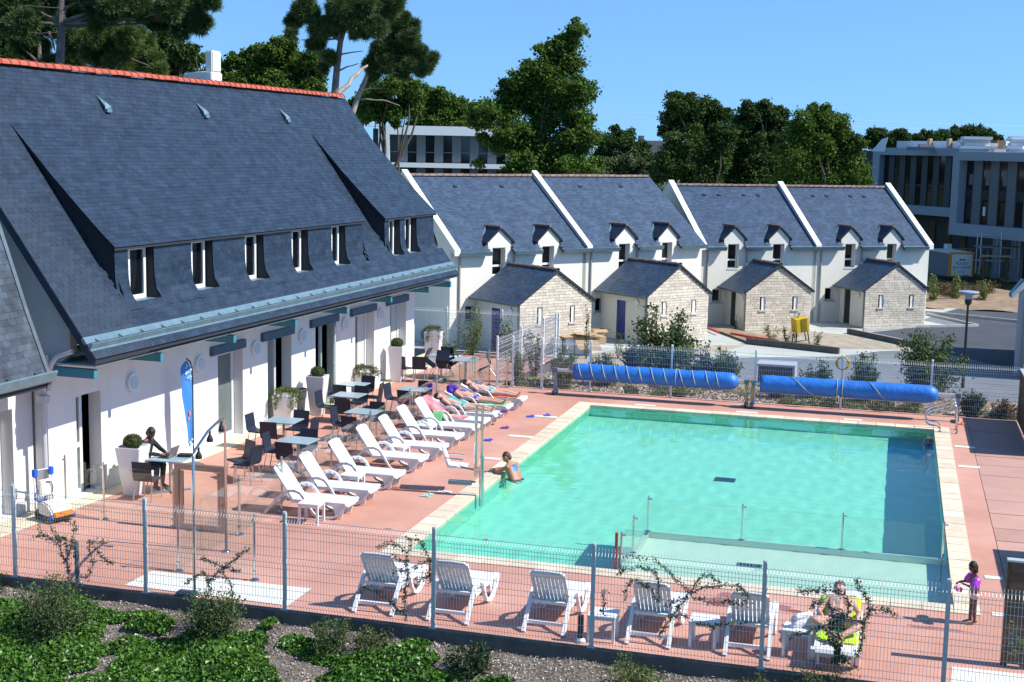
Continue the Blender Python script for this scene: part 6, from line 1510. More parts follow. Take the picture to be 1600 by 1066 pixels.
pine('leaning pine in the middle, its crown reaching over the sky to the right', base_under(540, d), [base_under(540, d), sight(548, 185, d), sight(560, 150, d), sight(575, 115, d), sight(590, 80, d), sight(610, 50, d)],
     px_blobs([(628, 40, 18), (610, 58, 18), (640, 60, 18), (650, 80, 16), (662, 92, 14), (676, 92, 8), (620, 82, 22), (596, 78, 16), (640, 100, 16), (655, 112, 9), (605, 104, 14), (580, 100, 12), (625, 112, 12), (668, 108, 7), (585, 118, 10), (645, 42, 12)], d, 14),
     [(sight(524, 150, d-4), sight(575, 100, d), .13), (sight(575, 100, d), sight(612, 72, d), .09), (sight(590, 95, d), sight(628, 84, d), .06), (sight(578, 112, d), sight(636, 116, d), .06), (sight(568, 140, d), sight(598, 138, d), .04), (sight(564, 155, d), sight(625, 165, d), .045)], 7000, 'needle', 62, .17, 'bark_pale')
d = 46
pine('large dark pine at the left edge behind the roof ridge', base_under(92, d), [base_under(92, d), sight(93, 110, d), sight(96, 40, d), sight(98, -40, d), sight(100, -140, d)],
     px_blobs([(20, 10, 34), (60, 2, 34), (130, 0, 34), (180, 6, 30), (30, 40, 24), (220, 15, 26), (265, 12, 24), (295, 28, 22), (318, 38, 14), (308, 6, 18), (330, 2, 12), (285, 48, 14), (160, 22, 22), (245, 34, 18)], d, 15),
     [(sight(98, 14, d), sight(150, 2, d), .07), (sight(150, 2, d), sight(215, 3, d), .05), (sight(98, 36, d), sight(180, 17, d), .09), (sight(180, 17, d), sight(240, 30, d), .06), (sight(0, 6, d), sight(95, 12, d-.5), .03), (sight(0, 47, d), sight(90, 52, d-.5), .03), (sight(76, 50, d), sight(86, 80, d), .05), (sight(193, 30, d), sight(215, 42, d), .025)], 11000, 'needle', 63, .19, length=.24)
d = 52
pine('green sunlit pine behind the roof, right of the large dark trunk', base_under(146, d), [base_under(146, d), sight(146, 108, d), sight(144, 60, d), sight(150, 10, d)],
     px_blobs([(165, 42, 24), (190, 34, 18), (150, 58, 20), (200, 60, 24), (175, 72, 26), (225, 72, 20), (215, 92, 24), (185, 100, 24), (240, 100, 16), (160, 92, 18), (140, 84, 14), (250, 112, 12)], d, 16), [(sight(145, 80, d), sight(185, 60, d), .04)], 8000, 'needle_light', 64, .13, length=.24)
d = 55
pine('dim pine between the trunks at the far left', base_under(60, d), [base_under(60, d), sight(62, 100, d), sight(60, 40, d), sight(62, -20, d)],
     px_blobs([(20, 76, 22), (45, 58, 22), (14, 92, 18), (60, 84, 18), (110, 60, 20), (118, 92, 18), (40, 98, 16), (85, 100, 14), (10, 50, 20), (130, 45, 20), (80, 40, 22)], d, 17), [(sight(62, 60, d), sight(30, 66, d), .04)], 8000, 'needle', 65, .12, length=.26)

# --- shrubs
def shrub(label, cat, group, base, h, w, n, leaf, m, seed, upright=.5, name='shrub', stems=9, top=1.0, aspect=.5):
    rng = np.random.default_rng(seed); rr = random.Random(seed); t = thing(name, label, cat, tuple(base), 0, group)
    mb = MB(); tips = []
    for i in range(stems):
        a = rr.uniform(0, 2*PI); q = rr.uniform(.1, 1)**.6*w*.5; e = Vector((math.cos(a)*q, math.sin(a)*q, h*rr.uniform(.55, 1.0)*(1-.35*(q/(w*.5))**2)))
        pts = limb_mesh(mb, (e.x*.15, e.y*.15, -.05), e, .012, .004, .08, rr, 4, 5); tips.append(pts)
    mb.build('stems', 'twig', t)
    k = rng.integers(0, stems, n); u = rng.uniform(.12, 1.03, n)
    A = np.array([[tuple(p) for p in pts] for pts in tips]); f = np.clip(u, 0, .999)*5; i0 = f.astype(int); fr = (f-i0)[:, None]
    P = A[k, i0]*(1-fr)+A[k, np.minimum(i0+1, 5)]*fr + rng.normal(size=(n, 3))*np.array([w*.10, w*.10, h*.05])*(1.15-u[:, None]*.5)
    P[:, 2] = np.maximum(P[:, 2], .01)
    V, Q = leaf_cards(P, leaf, rng=rng, aspect=aspect, up=(0, 0, 1), flat=.15); link('foliage', np_mesh('foliage', V, Q), m, t)
    return t
GB = 'shrubs in the planting bed in front'
for i, (px, py, h, w, n, lf, m, st, lab) in enumerate((
    (82, 980, 1.05, 1.35, 5200, .05, 'leaf_shrub', 26, 'dark feathery shrub at the left under the climbing twigs'), (335, 978, .95, 1.05, 4600, .05, 'leaf_shrub', 24, 'dark feathery shrub below the pale slab'),
    (520, 1008, .62, .72, 2600, .045, 'leaf_shrub', 18, 'small dark shrub left of the first lounger seen from behind'), (735, 1040, .62, .80, 900, .085, 'leaf_dark', 12, 'broad-leaved dark shrub between the second and third front loungers'),
    (990, 1062, .72, .82, 2600, .045, 'leaf_light', 20, 'pale green twiggy shrub below the fourth front lounger'), (1290, 1074, .55, 1.0, 2600, .04, 'leaf_shrub', 18, 'bushy base of the climber before the woman'), (1190, 1090, .4, .7, 900, .05, 'leaf_olive', 12, 'low shrub at the bottom under the fifth front lounger'), (1560, 1090, .5, .6, 900, .05, 'leaf_light', 10, 'small shrub at the bottom right corner'), (600, 985, .35, .8, 1200, .05, 'leaf_olive', 14, 'low olive shrub against the kerb between the first two front loungers'), (15, 905, .5, .8, 1300, .06, 'leaf_dark', 12, 'dark shrub at the far left by the kerb'))):
    p = sight(px, py, z=-.62); p = sight(px, py, z=float(bed_z(np.array(p.x), np.array(p.y)))); p.y = min(p.y, 18.75)
    shrub(lab, 'shrub', GB, (p.x, p.y, float(bed_z(np.array(p.x), np.array(p.y)))), h, w, n, lf, m, 80+i, stems=st)
GF = 'shrubs beyond the far fence'
for i, (px, py, y, top, wpx, n, lf, m, lab) in enumerate((
    (1035, 600, 44.6, 466, 98, 3000, .12, 'leaf_shrub', 'tallest shrub beyond the far fence, in front of the second porch'), (1000, 600, 43.4, 530, 60, 1500, .10, 'leaf_dark', 'dense dark shrub left of the tallest one beyond the far fence'), (1075, 600, 43.0, 545, 60, 1500, .10, 'leaf_dark', 'dark round shrub to the right of the tallest one'),
    (1130, 598, 43.2, 540, 50, 1200, .10, 'leaf_shrub', 'round shrub midway to the gap between the two blue covers'), (1098, 560, 45.5, 520, 30, 500, .10, 'leaf_dark', 'pointed shrub just right of the tallest one'), (945, 600, 42.4, 548, 50, 1000, .09, 'leaf_olive', 'olive shrub behind the left end of the blue cover'), (880, 612, 41.2, 535, 40, 1300, .08, 'leaf_light', 'bright climber beside the stand at the left end of the blue cover'),
    (1215, 612, 42.2, 585, 40, 600, .08, 'leaf_dark', 'small dark shrub by the gap between the two blue covers'), (1275, 600, 42.6, 558, 50, 1000, .09, 'leaf_shrub', 'loose shrub left of the post with the yellow rope'), (1350, 600, 42.5, 545, 52, 1200, .09, 'leaf_shrub', 'loose shrub right of the post with the yellow rope'),
    (1452, 605, 44.0, 504, 96, 2600, .11, 'leaf_shrub', 'widest shrub beyond the fence, beside the lamp post'), (1517, 652, 41.0, 605, 42, 800, .09, 'leaf_dark', 'dark shrub at the fence by the end of the right blue cover'), (1567, 656, 41.0, 622, 34, 700, .07, 'leaf_red', 'reddish shrub nearest the wooden screen'),
    (1060, 628, 40.9, 604, 30, 500, .07, 'leaf_light', 'small bright plant under the left blue cover'), (985, 622, 40.9, 600, 26, 400, .07, 'leaf_olive', 'small plant under the left part of the left cover'), (1230, 636, 40.9, 616, 34, 500, .06, 'leaf_light', 'low pale plant under the left end of the right cover'), (1300, 640, 40.9, 618, 36, 500, .06, 'leaf_dark', 'low dark plant under the middle of the right cover'), (1375, 645, 40.9, 622, 40, 600, .07, 'leaf_shrub', 'low plant right of the middle of the right cover'), (1425, 650, 40.9, 620, 36, 700, .07, 'leaf_light', 'yellow green plant under the right end of the right cover'))):
    zz = float(far_z(np.array(0.), np.array(y))); p = sight(px, py, y=y); hh = sight(px, top, y=y).z - zz; w = wpx*y/2131*1.05
    shrub(lab, 'shrub', GF, (p.x, y, zz), hh, w, int(n*2.6), lf, m, 120+i, stems=18, aspect=.6)
for i, (x, y, z, h, w, n, m, lab) in enumerate(((-14.55, 46.3, 0, 2.0, 1.0, 900, 'leaf_light', 'tall airy shrub at the far terrace fence right of the leaning planter'), (-13.2, 46.2, 0, 1.6, 1.1, 700, 'leaf_olive', 'shrub at the far terrace fence behind the stacked chairs'), (-12.1, 45.6, 0, 1.4, .7, 600, 'leaf_shrub', 'shrub in the far corner of the terrace fence'), (-11.4, 41.2, -.1, 1.5, .55, 900, 'leaf_light', 'yellow green climber on the end post of the returning fence'), (-11.3, 43.0, -.1, 1.5, .5, 500, 'leaf_olive', 'climber halfway along the returning fence'), (-14.9, 44.8, 0, .9, .6, 500, 'leaf_light', 'light green plant beside the leaning planter'), (-13.35, 40.0+1.9, 0, .2, .3, 60, 'leaf_olive', 'weed under the tipped chairs'))):
    if i < 6: shrub(lab, 'shrub', 'shrubs by the terrace fence', (x, y, z), h, w, n, .09, m, 160+i, stems=10, aspect=.6)
for i, (px, py, z, h, w, n, m, lab) in enumerate(((1205, 530, LOW+.1, 1.0, .9, 160, 'leaf_light', 'wispy weeds on the earth strip before the third porch'), (1243, 536, LOW+.1, 2.0, .5, 160, 'leaf_olive', 'tall thin sapling beside the yellow box'), (1228, 534, LOW+.1, .9, .6, 130, 'leaf_light', 'yellowish weeds left of the sapling'), (1275, 542, LOW+.1, 1.2, .6, 170, 'leaf_light', 'yellow green weeds right of the yellow box'), (1150, 514, LOW, .8, .5, 80, 'leaf_light', 'thin weeds beside the third porch door'), (916, 560, LOW, 3.0, .5, 200, 'leaf_olive', 'thin climbing sapling before the first porch'), (965, 560, LOW, 1.3, .8, 150, 'leaf_light', 'yellow green weeds before the second porch door'))):
    p = sight(px, py, z=z); shrub(lab, 'plant', 'young plants along the earth strip', (p.x, p.y, z), h, w, n, .13, m, 180+i, stems=6, aspect=.4)
# heath hedge and saplings beyond the car park
for i, px in enumerate((1452, 1470, 1488, 1506, 1524, 1540)):
    p = sight(px, 470+RNG.uniform(-3, 3), z=LOW); 
    shrub(['brown heath mound beside the last porch', 'brown heath mound below the site hut door', 'brown heath mound left of the street lamp head', 'brown heath mound right of the street lamp head', 'brown heath mound below the brushwood pile', 'brown heath mound nearest the right-hand grey house'][i], 'shrub', 'heath mounds beyond the car park', (p.x, p.y+2, LOW), 1.25, 2.6, 1500, .12, 'leaf_red' if i % 3 else 'leaf_olive', 200+i, stems=16)
for i, (px, h) in enumerate(((1455, 2.2), (1490, 2.6), (1535, 1.9))):
    p = sight(px, 474, z=LOW); shrub(['light green sapling beside the last porch', 'light green sapling before the site hut', 'light green sapling under the scaffold'][i], 'plant', 'saplings beyond the car park', (p.x, p.y, LOW), h, 1.0, 420, .17, 'leaf_light', 215+i, stems=7)
p = sight(1500, 480, z=LOW)
grid_sheet('earth_bank', 0.6, 18, 92, 104, 40, 20, lambda X, Y: LOW-.05+.45*np.clip((Y-90)/10, 0, 1)+.12*np.sin(X*1.3)*np.sin(Y*1.1), 'earth')

# --- climbing plants on the foreground fence
def climber(label, lines, seed, dens=170, leaf=.044, m='leaf_olive'):
    rng = np.random.default_rng(seed); P0 = sight(*lines[0][0], y=FY(-5)); t = None; mb = MB(); Ps = []
    for ln in lines:
        w = []
        for (px, py) in ln:
            q = sight(px, py, y=19.1); q = sight(px, py, y=FY(q.x)+.03); w.append(q)
        if t is None:
            o = Vector((w[0].x, w[0].y, 0)); t = thing('climbing_plant', label, 'climbing plant', tuple(o), 0, 'climbing plants on the near fence')
        pts = []
        for a, b in zip(w[:-1], w[1:]):
            for k in range(4): pts.append(a.lerp(b, k/4) + Vector((rng.normal()*.006, rng.normal()*.02, rng.normal()*.006)) - o)
        pts.append(w[-1]-o)
        mb.tube(pts, [.008*(1-.6*i/len(pts)) for i in range(len(pts))], 4)
        A = np.array([tuple(p) for p in pts]); sl = np.linalg.norm(np.diff(A, axis=0), axis=1); c = np.concatenate([[0], np.cumsum(sl)]); n = int(c[-1]*dens); u = rng.uniform(0, c[-1], n)
        Ps.append(np.stack([np.interp(u, c, A[:, j]) for j in range(3)], 1)+rng.normal(size=(n, 3))*.024)
    mb.build('stems', 'twig', t); V, Q = leaf_cards(np.concatenate(Ps), leaf, rng=rng, aspect=.55); link('foliage', np_mesh('foliage', V, Q), m, t)
    return t
def zc(x0, y0, s, pts): return [(x0+a/s, y0+b/s) for a, b in pts]
climber('thorny climber near the left end of the fence above the dark shrub', [zc(0, 680, 2.761, l) for l in ([(300, 640), (290, 540), (282, 440), (230, 450), (190, 430), (140, 442)], [(290, 540), (318, 420), (325, 400), (270, 350)], [(300, 600), (262, 480), (185, 430), (155, 360)], [(260, 470), (245, 440), (200, 360)], [(370, 620), (400, 560), (382, 460), (460, 462)], [(405, 480), (430, 520), (490, 558)], [(340, 610), (320, 520), (310, 440)])], 301)
climber('leafy climber beside the shower foot', [zc(0, 680, 2.761, l) for l in ([(890, 720), (900, 640), (880, 590), (800, 640)], [(900, 640), (960, 570), (1010, 540), (1040, 510), (1078, 490)], [(960, 570), (900, 540), (862, 530)], [(1000, 690), (985, 620), (950, 590)], [(960, 570), (1040, 590)])], 302, leaf=.05)
climber('arching climber left of the second front lounger', [zc(500, 810, 4, l) for l in ([(540, 640), (530, 480), (545, 350), (538, 250), (560, 190), (572, 140), (530, 110)], [(540, 210), (470, 160), (400, 165), (345, 182)], [(545, 290), (490, 260), (440, 232)], [(540, 330), (500, 320), (450, 350)], [(692, 400), (690, 270), (655, 200), (640, 150), (605, 130)], [(690, 270), (640, 280), (570, 310)], [(700, 340), (660, 370), (620, 390)], [(540, 600), (460, 540), (440, 510), (380, 480), (300, 435), (265, 428), (245, 460)], [(455, 530), (480, 590)])], 303)
climber('long looping climber across the fourth front lounger', [zc(850, 800, 4, l) for l in ([(715, 780), (780, 680), (840, 600), (905, 520), (860, 450), (800, 395), (750, 350), (690, 300), (600, 285), (500, 275)], [(720, 570), (716, 430), (680, 365), (600, 352), (520, 355), (450, 390)], [(710, 560), (650, 470), (600, 435), (540, 425), (515, 480), (500, 560)], [(910, 510), (950, 440), (1000, 395), (1045, 395), (1100, 455)], [(920, 510), (1000, 470), (1110, 458), (1200, 465), (1240, 490), (1290, 542)], [(920, 530), (1040, 572), (1150, 555), (1210, 575), (1285, 570)], [(800, 655), (880, 648), (960, 702), (1060, 712), (1170, 690), (1280, 690)], [(900, 530), (830, 560), (760, 570)], [(370, 640), (375, 560), (385, 500)])], 304)
climber('dense climber in front of the seated woman', [zc(1200, 800, 4, l) for l in ([(440, 980), (435, 880), (430, 800), (385, 720), (405, 610), (370, 575), (290, 560), (265, 600)], [(410, 610), (500, 650), (505, 560), (440, 495), (360, 490), (270, 500), (170, 488)], [(560, 900), (590, 800), (600, 690), (640, 625), (612, 520), (560, 480), (562, 410)], [(640, 608), (740, 618), (810, 650)], [(600, 690), (460, 665), (380, 710), (250, 750), (130, 790)], [(430, 850), (480, 950)], [(430, 860), (390, 800), (370, 740)], [(420, 900), (460, 830), (440, 740)], [(400, 950), (470, 900), (520, 960)], [(410, 800), (440, 870), (400, 930)])], 305, dens=270)
climber('small yellow green climber on the fence by the lower right screen', [zc(1200, 800, 4, l) for l in ([(1560, 900), (1555, 810), (1545, 740), (1520, 700)], [(1555, 830), (1510, 810)], [(1555, 820), (1600, 830)])], 306, m='leaf_light')
# ================================================================== FAR BUILDINGS AND SITE
def office(label, O, dirv, parts_fn):
    t = thing('office_building', label, 'building', tuple(O), math.atan2(dirv[1], dirv[0])); parts_fn(t); return t
# grey framed office block on the right: local x runs along the facade to the right, y away from us
p0 = sight(1495, 366, 118); a37 = Vector((.60, -.80, 0))
z0, z1 = p0.z, p0.z+7.05; gz_ = LOW-.3
def part_right(t):
    W = 26; fr = .9
    # projecting frame: deep white-grey surround
    MB().b2((0, -.9, z0), (fr, 12, z1)).build('frame', 'facade_frame', t); MB().b2((fr, -.9, z0), (W, 12, z0+1.0)).build('frame', 'facade_frame', t); MB().b2((fr, -.9, z1-.72), (W, 12, z1)).build('frame', 'facade_frame', t)
    x = fr
    for i in range(12):
        xw = x+1.0; 
        q = MB(); q.b2((x+.03, -.12, z0+1.01), (xw-.02, -.06, z1-.73)); w = q.build('window', 'window_dark' , t)
        MB().b2((x+.06, -.15, z0+1.05), (x+.10, -.122, z1-.75)).build('mullion', 'clad_black', w); MB().b2((x+.06, -.16, z0+3.1), (xw-.05, -.122, z0+3.9)).build('spandrel', 'clad_black', w)
        if i < 3: MB().b2((x+.35, -.135, z0+[1.4, 1.2, 1.6][i]), (xw-.1, -.122, z0+2.9)).build('lit_room_patch', 'window_brown', w); MB().b2((x+.4, -.135, z0+4.3), (xw-.12, -.122, z0+[5.2, 5.6, 5.4][i])).build('blind', 'clad_grey', w)  # brown panel on the pane, a lit room put in by colour
        if i == 1: MB().b2((x+.3, -.15, z0+1.75), (x+.62, -.137, z0+2.5)).build('poster', 'panel_white', w)
        q = MB(); q.b2((xw, -.20, z0+1.005), (xw+1.05, -.02, z1-.725)); q.build('cladding', 'clad_grey', t); x = xw+1.07
    MB().b2((fr, .0, z0+1.0), (W, 11.5, z1-.75)).build('core', 'interior', t)
    # ground floor: columns and dark recess
    MB().b2((3, 4, gz_), (W, 11, z0-.01)).build('ground_floor', 'clad_black', t)
    for x in (3.2, 5.4, 9.6, 14): MB().b2((x, 1.2, gz_), (x+1.1, 1.6, z0-.005)).build('column', 'facade_frame', t)
    for x in (4.35, 6.6, 8.2): 
        q = MB(); q.b2((x, 3.9, gz_), (x+.9, 3.96, z0-.6)); q.build('window', 'window_dark', t)
    # roof edge and insulation stacks are separate things
office('grey framed office block at the right edge with tall slot windows', (p0.x, p0.y, 0), a37, part_right)
p1 = sight(1499, 338, 128); zc0 = p1.z
def part_left(t):
    W = 13; zt = zc0+6.3
    MB().b2((-W, -.7, zc0-.1), (-W+1.15, 10, zt)).build('frame', 'facade_frame_dim', t); MB().b2((-W+1.15, -.7, zc0-.1), (1.5, 10, zc0+.75)).build('frame', 'facade_frame_dim', t); MB().b2((-W+1.15, -.7, zt-.72), (1.5, 10, zt)).build('frame', 'facade_frame_dim', t)
    x = -W+1.15
    for i in range(7):
        q = MB(); q.b2((x+.03, -.08, zc0+.76), (x+.82, -.02, zt-.73)); w = q.build('window', 'window_dark', t); MB().b2((x+.1, -.10, zc0+2.6), (x+.8, -.082, zc0+2.8)).build('transom', 'clad_black', w)
        if i in (1, 2, 4): MB().b2((x+.3, -.1, zc0+1.0), (x+.7, -.082, zc0+2.4)).build('lit_room_patch', 'window_brown', w)  # brown colour patch on the glass stands in for a lit room
        q = MB(); q.b2((x+.84, -.14, zc0+.755), (x+1.72, 0, zt-.725)); q.build('cladding', 'clad_dark', t); x += 1.74
    MB().b2((-W+1.1, .01, zc0+.7), (1.5, 9.5, zt-.75)).build('core', 'interior', t)
    MB().b2((-W+2, 1.5, gz_), (6, 9, zc0-.11)).build('ground_floor', 'clad_black', t)
    for x in (-6.0, -3.6, -1.4): q = MB(); q.b2((x, 1.42, gz_+.3), (x+.8, 1.49, zc0-.8)); q.build('window', 'window_dark', t)
    # dark end wall and lower white roof block behind
    MB().b2((-W-5.2, 1.5, gz_), (-W-.01, 10, zt-.3)).build('end_block', 'clad_black', t)
    MB().b2((-W-2.5, 4, zt-.35), (1.0, 10.5, zt+.75)).build('roof_parapet', 'facade_white', t)
    for x in (-W+3.0, -W+6.0, -W+10.6): MB().b2((x, 3.6, zt), (x+.35, 3.95, zt+1.0)).build('roof_post', 'cardboard', t)
    MB().b2((-W+10.0, 2.5, zt), (-W+14.5, 3.4, zt+.8)).build('timber_screen', 'wood_screen', t)
office('dark slot-windowed office wing behind the last house', (p1.x, p1.y, 0), a37, part_left)
def foam_stack(px, py, dep, n, w, lab):
    p = sight(px, py, dep); t = thing('insulation_stack', lab, 'insulation boards', tuple(p), .1, 'stacks of white insulation on the office roof'); r = random.Random(n+px)
    for k in range(n): MB().box((r.uniform(-.25, .25), r.uniform(-.2, .2), .14+.28*k), (w*r.uniform(.85, 1.05), 1.6, .265), rz=r.uniform(-.08, .08)).build('board', 'foam', t)
foam_stack(1522, 238, 124, 5, 2.6, 'white insulation boards stacked on the office roof, left stack')
foam_stack(1540, 238, 125, 3, 1.8, 'low pile of white insulation boards in the middle of the office roof')
foam_stack(1586, 238, 122, 5, 1.5, 'white insulation boards stacked at the right end of the office roof')
p = sight(1372, 232, 134); t = thing('roof_light', 'tilted white panel on the roof of the dark office wing', 'roof panel', tuple(p)); q = MB(); q.prism([(-.6, 0, -.3), (.6, 0, -.3), (.9, 0, 1.1), (.3, 0, .9)], (0, .4, 0)); q.build('panel', 'facade_white', t)
p = sight(1438, 236, 130); q = MB(); q.box((0, 0, .2), (2.6, .8, .35)); q.box((.4, .2, .5), (1.2, .5, .3), rz=.3); o = q.build('roof_clutter', 'panel_grey', loc=tuple(p)); tag(o, 'grey site clutter lying on the dark office wing roof', 'site clutter')
# white flat-roofed office in the trees
p2 = sight(592, 258, 130); dv = Vector((.955, .296, 0)); zb2 = p2.z
def part_white(t):
    W = 15.5; zt = zb2+3.75
    MB().b2((0, -.9, zt-.85), (W, 9, zt)).build('fascia', 'facade_white', t); MB().b2((0, -.9, zb2-.05), (1.05, 9, zt-.855)).build('frame', 'facade_white', t); MB().b2((1.06, -.9, zb2-.15), (W, 9, zb2+.28)).build('frame', 'facade_white', t)
    x = 1.06
    for i in range(10):
        q = MB(); q.b2((x+.01, .0, zb2+.285), (x+.82, .05, zt-.86)); w = q.build('window', 'window_dark', t); MB().b2((x+.03, -.03, zb2+1.25), (x+.8, -.002, zb2+1.32)).build('transom', 'clad_grey', w)
        MB().b2((x+.83, -.12, zb2+.285), (x+1.68, .05, zt-.86)).build('cladding', 'clad_grey', t)
        q = MB(); q.b2((x+.01, .0, zb2-3), (x+.82, .05, zb2-.16)); q.build('window', 'window_dark', t); MB().b2((x+.83, -.1, zb2-3), (x+1.68, .05, zb2-.16)).build('cladding', 'clad_grey', t); x += 1.69
    MB().b2((.05, .06, gz_), (W-.05, 8.8, zt-.9)).build('core', 'interior', t); MB().b2((.0, -.1, gz_), (W, .04, zb2-3.0)).build('plinth', 'clad_dark', t)
    MB().b2((-.65, 1.0, gz_), (-.01, 8, zt-.3)).build('end_wall', 'clad_dark', t); MB().b2((-1.8, -.2, zt-.12), (-.02, 1.4, zt+.12)).build('canopy', 'facade_white', t)
office('white flat-roofed office among the trees, left of the tall oak', (p2.x, p2.y, 0), dv, part_white)
# distant slate house with a pale gable in the trees
p = sight(1024, 236, 230); t = thing('distant_house', 'tiny dark roof and pale gable far off in the trees', 'house', (p.x, p.y, p.z-1.5), .5)
q = MB(); q.prism([(-3.2, -3, 0), (-3.2, 3, 0), (-3.2, 3, .5), (-3.2, 0, 3.2), (-3.2, -3, .5)], (6.2, 0, 0)); q.build('roof', 'slate_base', t); q = MB(); q.prism([(3.02, -3, -4), (3.02, 3, -4), (3.02, 3, .4), (3.02, 0, 3.3), (3.02, -3, .4)], (.4, 0, 0)); q.build('gable', 'facade_frame', t); MB().b2((-3.0, -.4, 2.6), (-2.2, .4, 4.0)).build('chimney', 'pot_grey', t)
# power lines
for i, (pa, pb, dep) in enumerate((((940, 168), (1030, 178), 300), ((940, 177), (1030, 187), 300), ((940, 186), (1030, 194), 300), ((1340, 188), (1700, 198), 320), ((1340, 198), (1700, 208), 320))):
    a = sight(*pa, dep); b = sight(*pb, dep+20); mid = a.lerp(b, .5)-Vector((0, 0, .4)); e = (b-a)
    o = MB().tube([a-e*.8, a, mid, b, b+e*.4], .035, 4).build('power_line', 'pipe_grey'); tag(o, ['topmost power line in the sky right of the tall oak', 'middle power line in the sky right of the tall oak', 'lowest power line in the sky right of the tall oak', 'upper power line above the office roofs', 'lower power line above the office roofs'][i], 'power line', 'power lines')

# grey house at the right edge, seen end on
GR = sight(1578, 655, 62); 
t = thing('neighbour_house', 'grey rendered house cut by the right edge of the picture', 'house', (GR.x, GR.y, 0), rad(-8))
q = MB(); zt_ = sight(1582, 455, 62).z
q.b2((0, 0, LOW), (8, .35, zt_)); q.b2((0, .35, LOW), (.35, 9, zt_)); q.build('wall', 'plaster_grey', t)
q = MB(); q.prism([(-.3, -.06, zt_-.05), (3.6, -.06, zt_+4.6), (8, -.06, zt_), (8, -.06, zt_-.3), (3.6, -.06, zt_+4.2), (-.3, -.06, zt_-.3)], (0, .5, 0)); q.build('coping', 'plaster_band', t)
q = MB(); q.prism([(0, .02, zt_), (3.6, .02, zt_+4.2), (7.4, .02, zt_)], (0, .3, 0)); q.build('gable', 'plaster_grey', t)
q = MB(); q.prism([(-.35, .45, zt_-.08), (3.6, .45, zt_+4.4), (3.6, .45, zt_+4.2), (-.35, .45, zt_-.25)], (0, 8, 0)); q.build('roof', 'slate', t)
q = MB(); q.prism([(-.45, .46, zt_-.06), (-.30, .46, zt_-.06), (-.3, .46, zt_-.3), (-.45, .46, zt_-.2)], (0, 8, 0)); q.build('gutter', 'zinc', t); q = MB(); q.tube([(.35, -.06, zt_-.2), (.35, -.06, LOW)], .06, 8); q.build('downpipe', 'pipe_taupe', t)

# street lamp
b_ = sight(1504, 606, z=LOW); top = sight(1515, 455, y=b_.y).z
t = thing('street_lamp', 'slim black street lamp in the car park', 'street lamp', (b_.x, b_.y, LOW)); H = top-LOW
MB().tube([(0, 0, 0), (0, 0, H*.45), (0, 0, H-.55)], [.075, .06, .045], 10).build('pole', 'black', t); q = MB(); q.lathe([(.05, H-.62), (.14, H-.52), (.15, H-.36), (.05, H-.34)], n=14); q.build('base', 'black', t)
q = MB(); q.lathe([(.14, H-.34), (.19, H-.06), (.05, H-.05)], n=14); q.build('lantern', 'lamp_glass_grey', t); q = MB(); q.lathe([(.44, H-.05), (.42, H-.01), (.1, H+.03)], n=20); q.build('shade', 'lamp_glass_grey', t)

# site hut (white-grey container with an orange frame and sign)
h0 = sight(1482, 444, 113); h0.z = LOW
t = thing('site_hut', 'grey site container with an orange frame and a white sign panel', 'container', (h0.x, h0.y, LOW), rad(24))
hh = sight(1489, 395, 113).z-LOW; Wp = 2.05; Lb = 4.2
MB().b2((.06, .06, 0), (Wp-.06, Lb, hh-.08)).build('body', 'panel_grey', t)
MB().b2((-.02, -.02, hh-.08), (Wp+.02, Lb+.05, hh+.06)).build('roof', 'panel_white', t)
q = MB(); q.b2((0, -.04, 0), (.14, .055, hh-.09)); q.b2((Wp-.10, -.04, 0), (Wp, .055, hh-.09)); q.b2((-.03, -.06, hh-.085), (Wp+.03, .05, hh+.065)); q.b2((-.015, .06, 0), (.055, .22, hh-.09)); q.build('orange_frame', 'orange', t)
sg = MB(); sg.b2((.15, -.03, .05), (Wp-.11, .05, hh-.10)); sgn = sg.build('sign_panel', 'panel_white', t)
def text(body, size, loc, m, parent, rot=(PI/2, 0, 0), th=.004, name='lettering', align='CENTER'):
    c = bpy.data.curves.new(name, 'FONT'); c.body = body; c.size = size; c.align_x = align; c.extrude = th
    o = bpy.data.objects.new('tmp', c); COL.objects.link(o); dg = bpy.context.evaluated_depsgraph_get(); dg.update()
    me = bpy.data.meshes.new_from_object(o.evaluated_get(dg)); bpy.data.objects.remove(o); me.materials.clear(); me.name = name
    return link(name, me, m, parent, loc=loc, rot=rot)
cx_ = Wp/2+.02
text('ROUET', .34, (cx_, -.037, hh-.98), 'print_blue', sgn); text('BATIMENT', .33, (cx_, -.037, hh-1.32), 'print_blue', sgn); text('S.A.S', .31, (cx_, -.037, hh-1.64), 'print_blue', sgn); q = MB()
for xx, ww in ((-.62, .2), (-.34, .3), (.02, .14), (.24, .22), (.5, .16)): q.b2((cx_+xx, -.036, hh-1.88), (cx_+xx+ww, -.031, hh-1.79))
q.build('small_print', 'print_grey', sgn)
q = MB(); q.add([(cx_-.34, -.036, hh-.62), (cx_-.1, -.036, hh-.45), (cx_+.02, -.036, hh-.55), (cx_+.1, -.036, hh-.62)], [(0, 3, 2, 1)]); q.build('emblem', 'print_red', sgn); q = MB(); q.add([(cx_-.05, -.038, hh-.62), (cx_+.15, -.038, hh-.46), (cx_+.36, -.038, hh-.62)], [(0, 2, 1)]); q.build('emblem', 'print_blue', sgn)
for i, (px, py, w) in enumerate(((1478, 389, .35), (1483, 388, .28))): p = sight(px, py, 117); tag(MB().box((0, 0, .2), (w, .4, .42), rz=.4*i).build('bucket', 'panel_white', loc=(p.x, p.y, LOW+hh+.06)), ['white tub on the container roof, left of two', 'white tub on the container roof, right of two'][i], 'tub', 'tubs on the container roof')
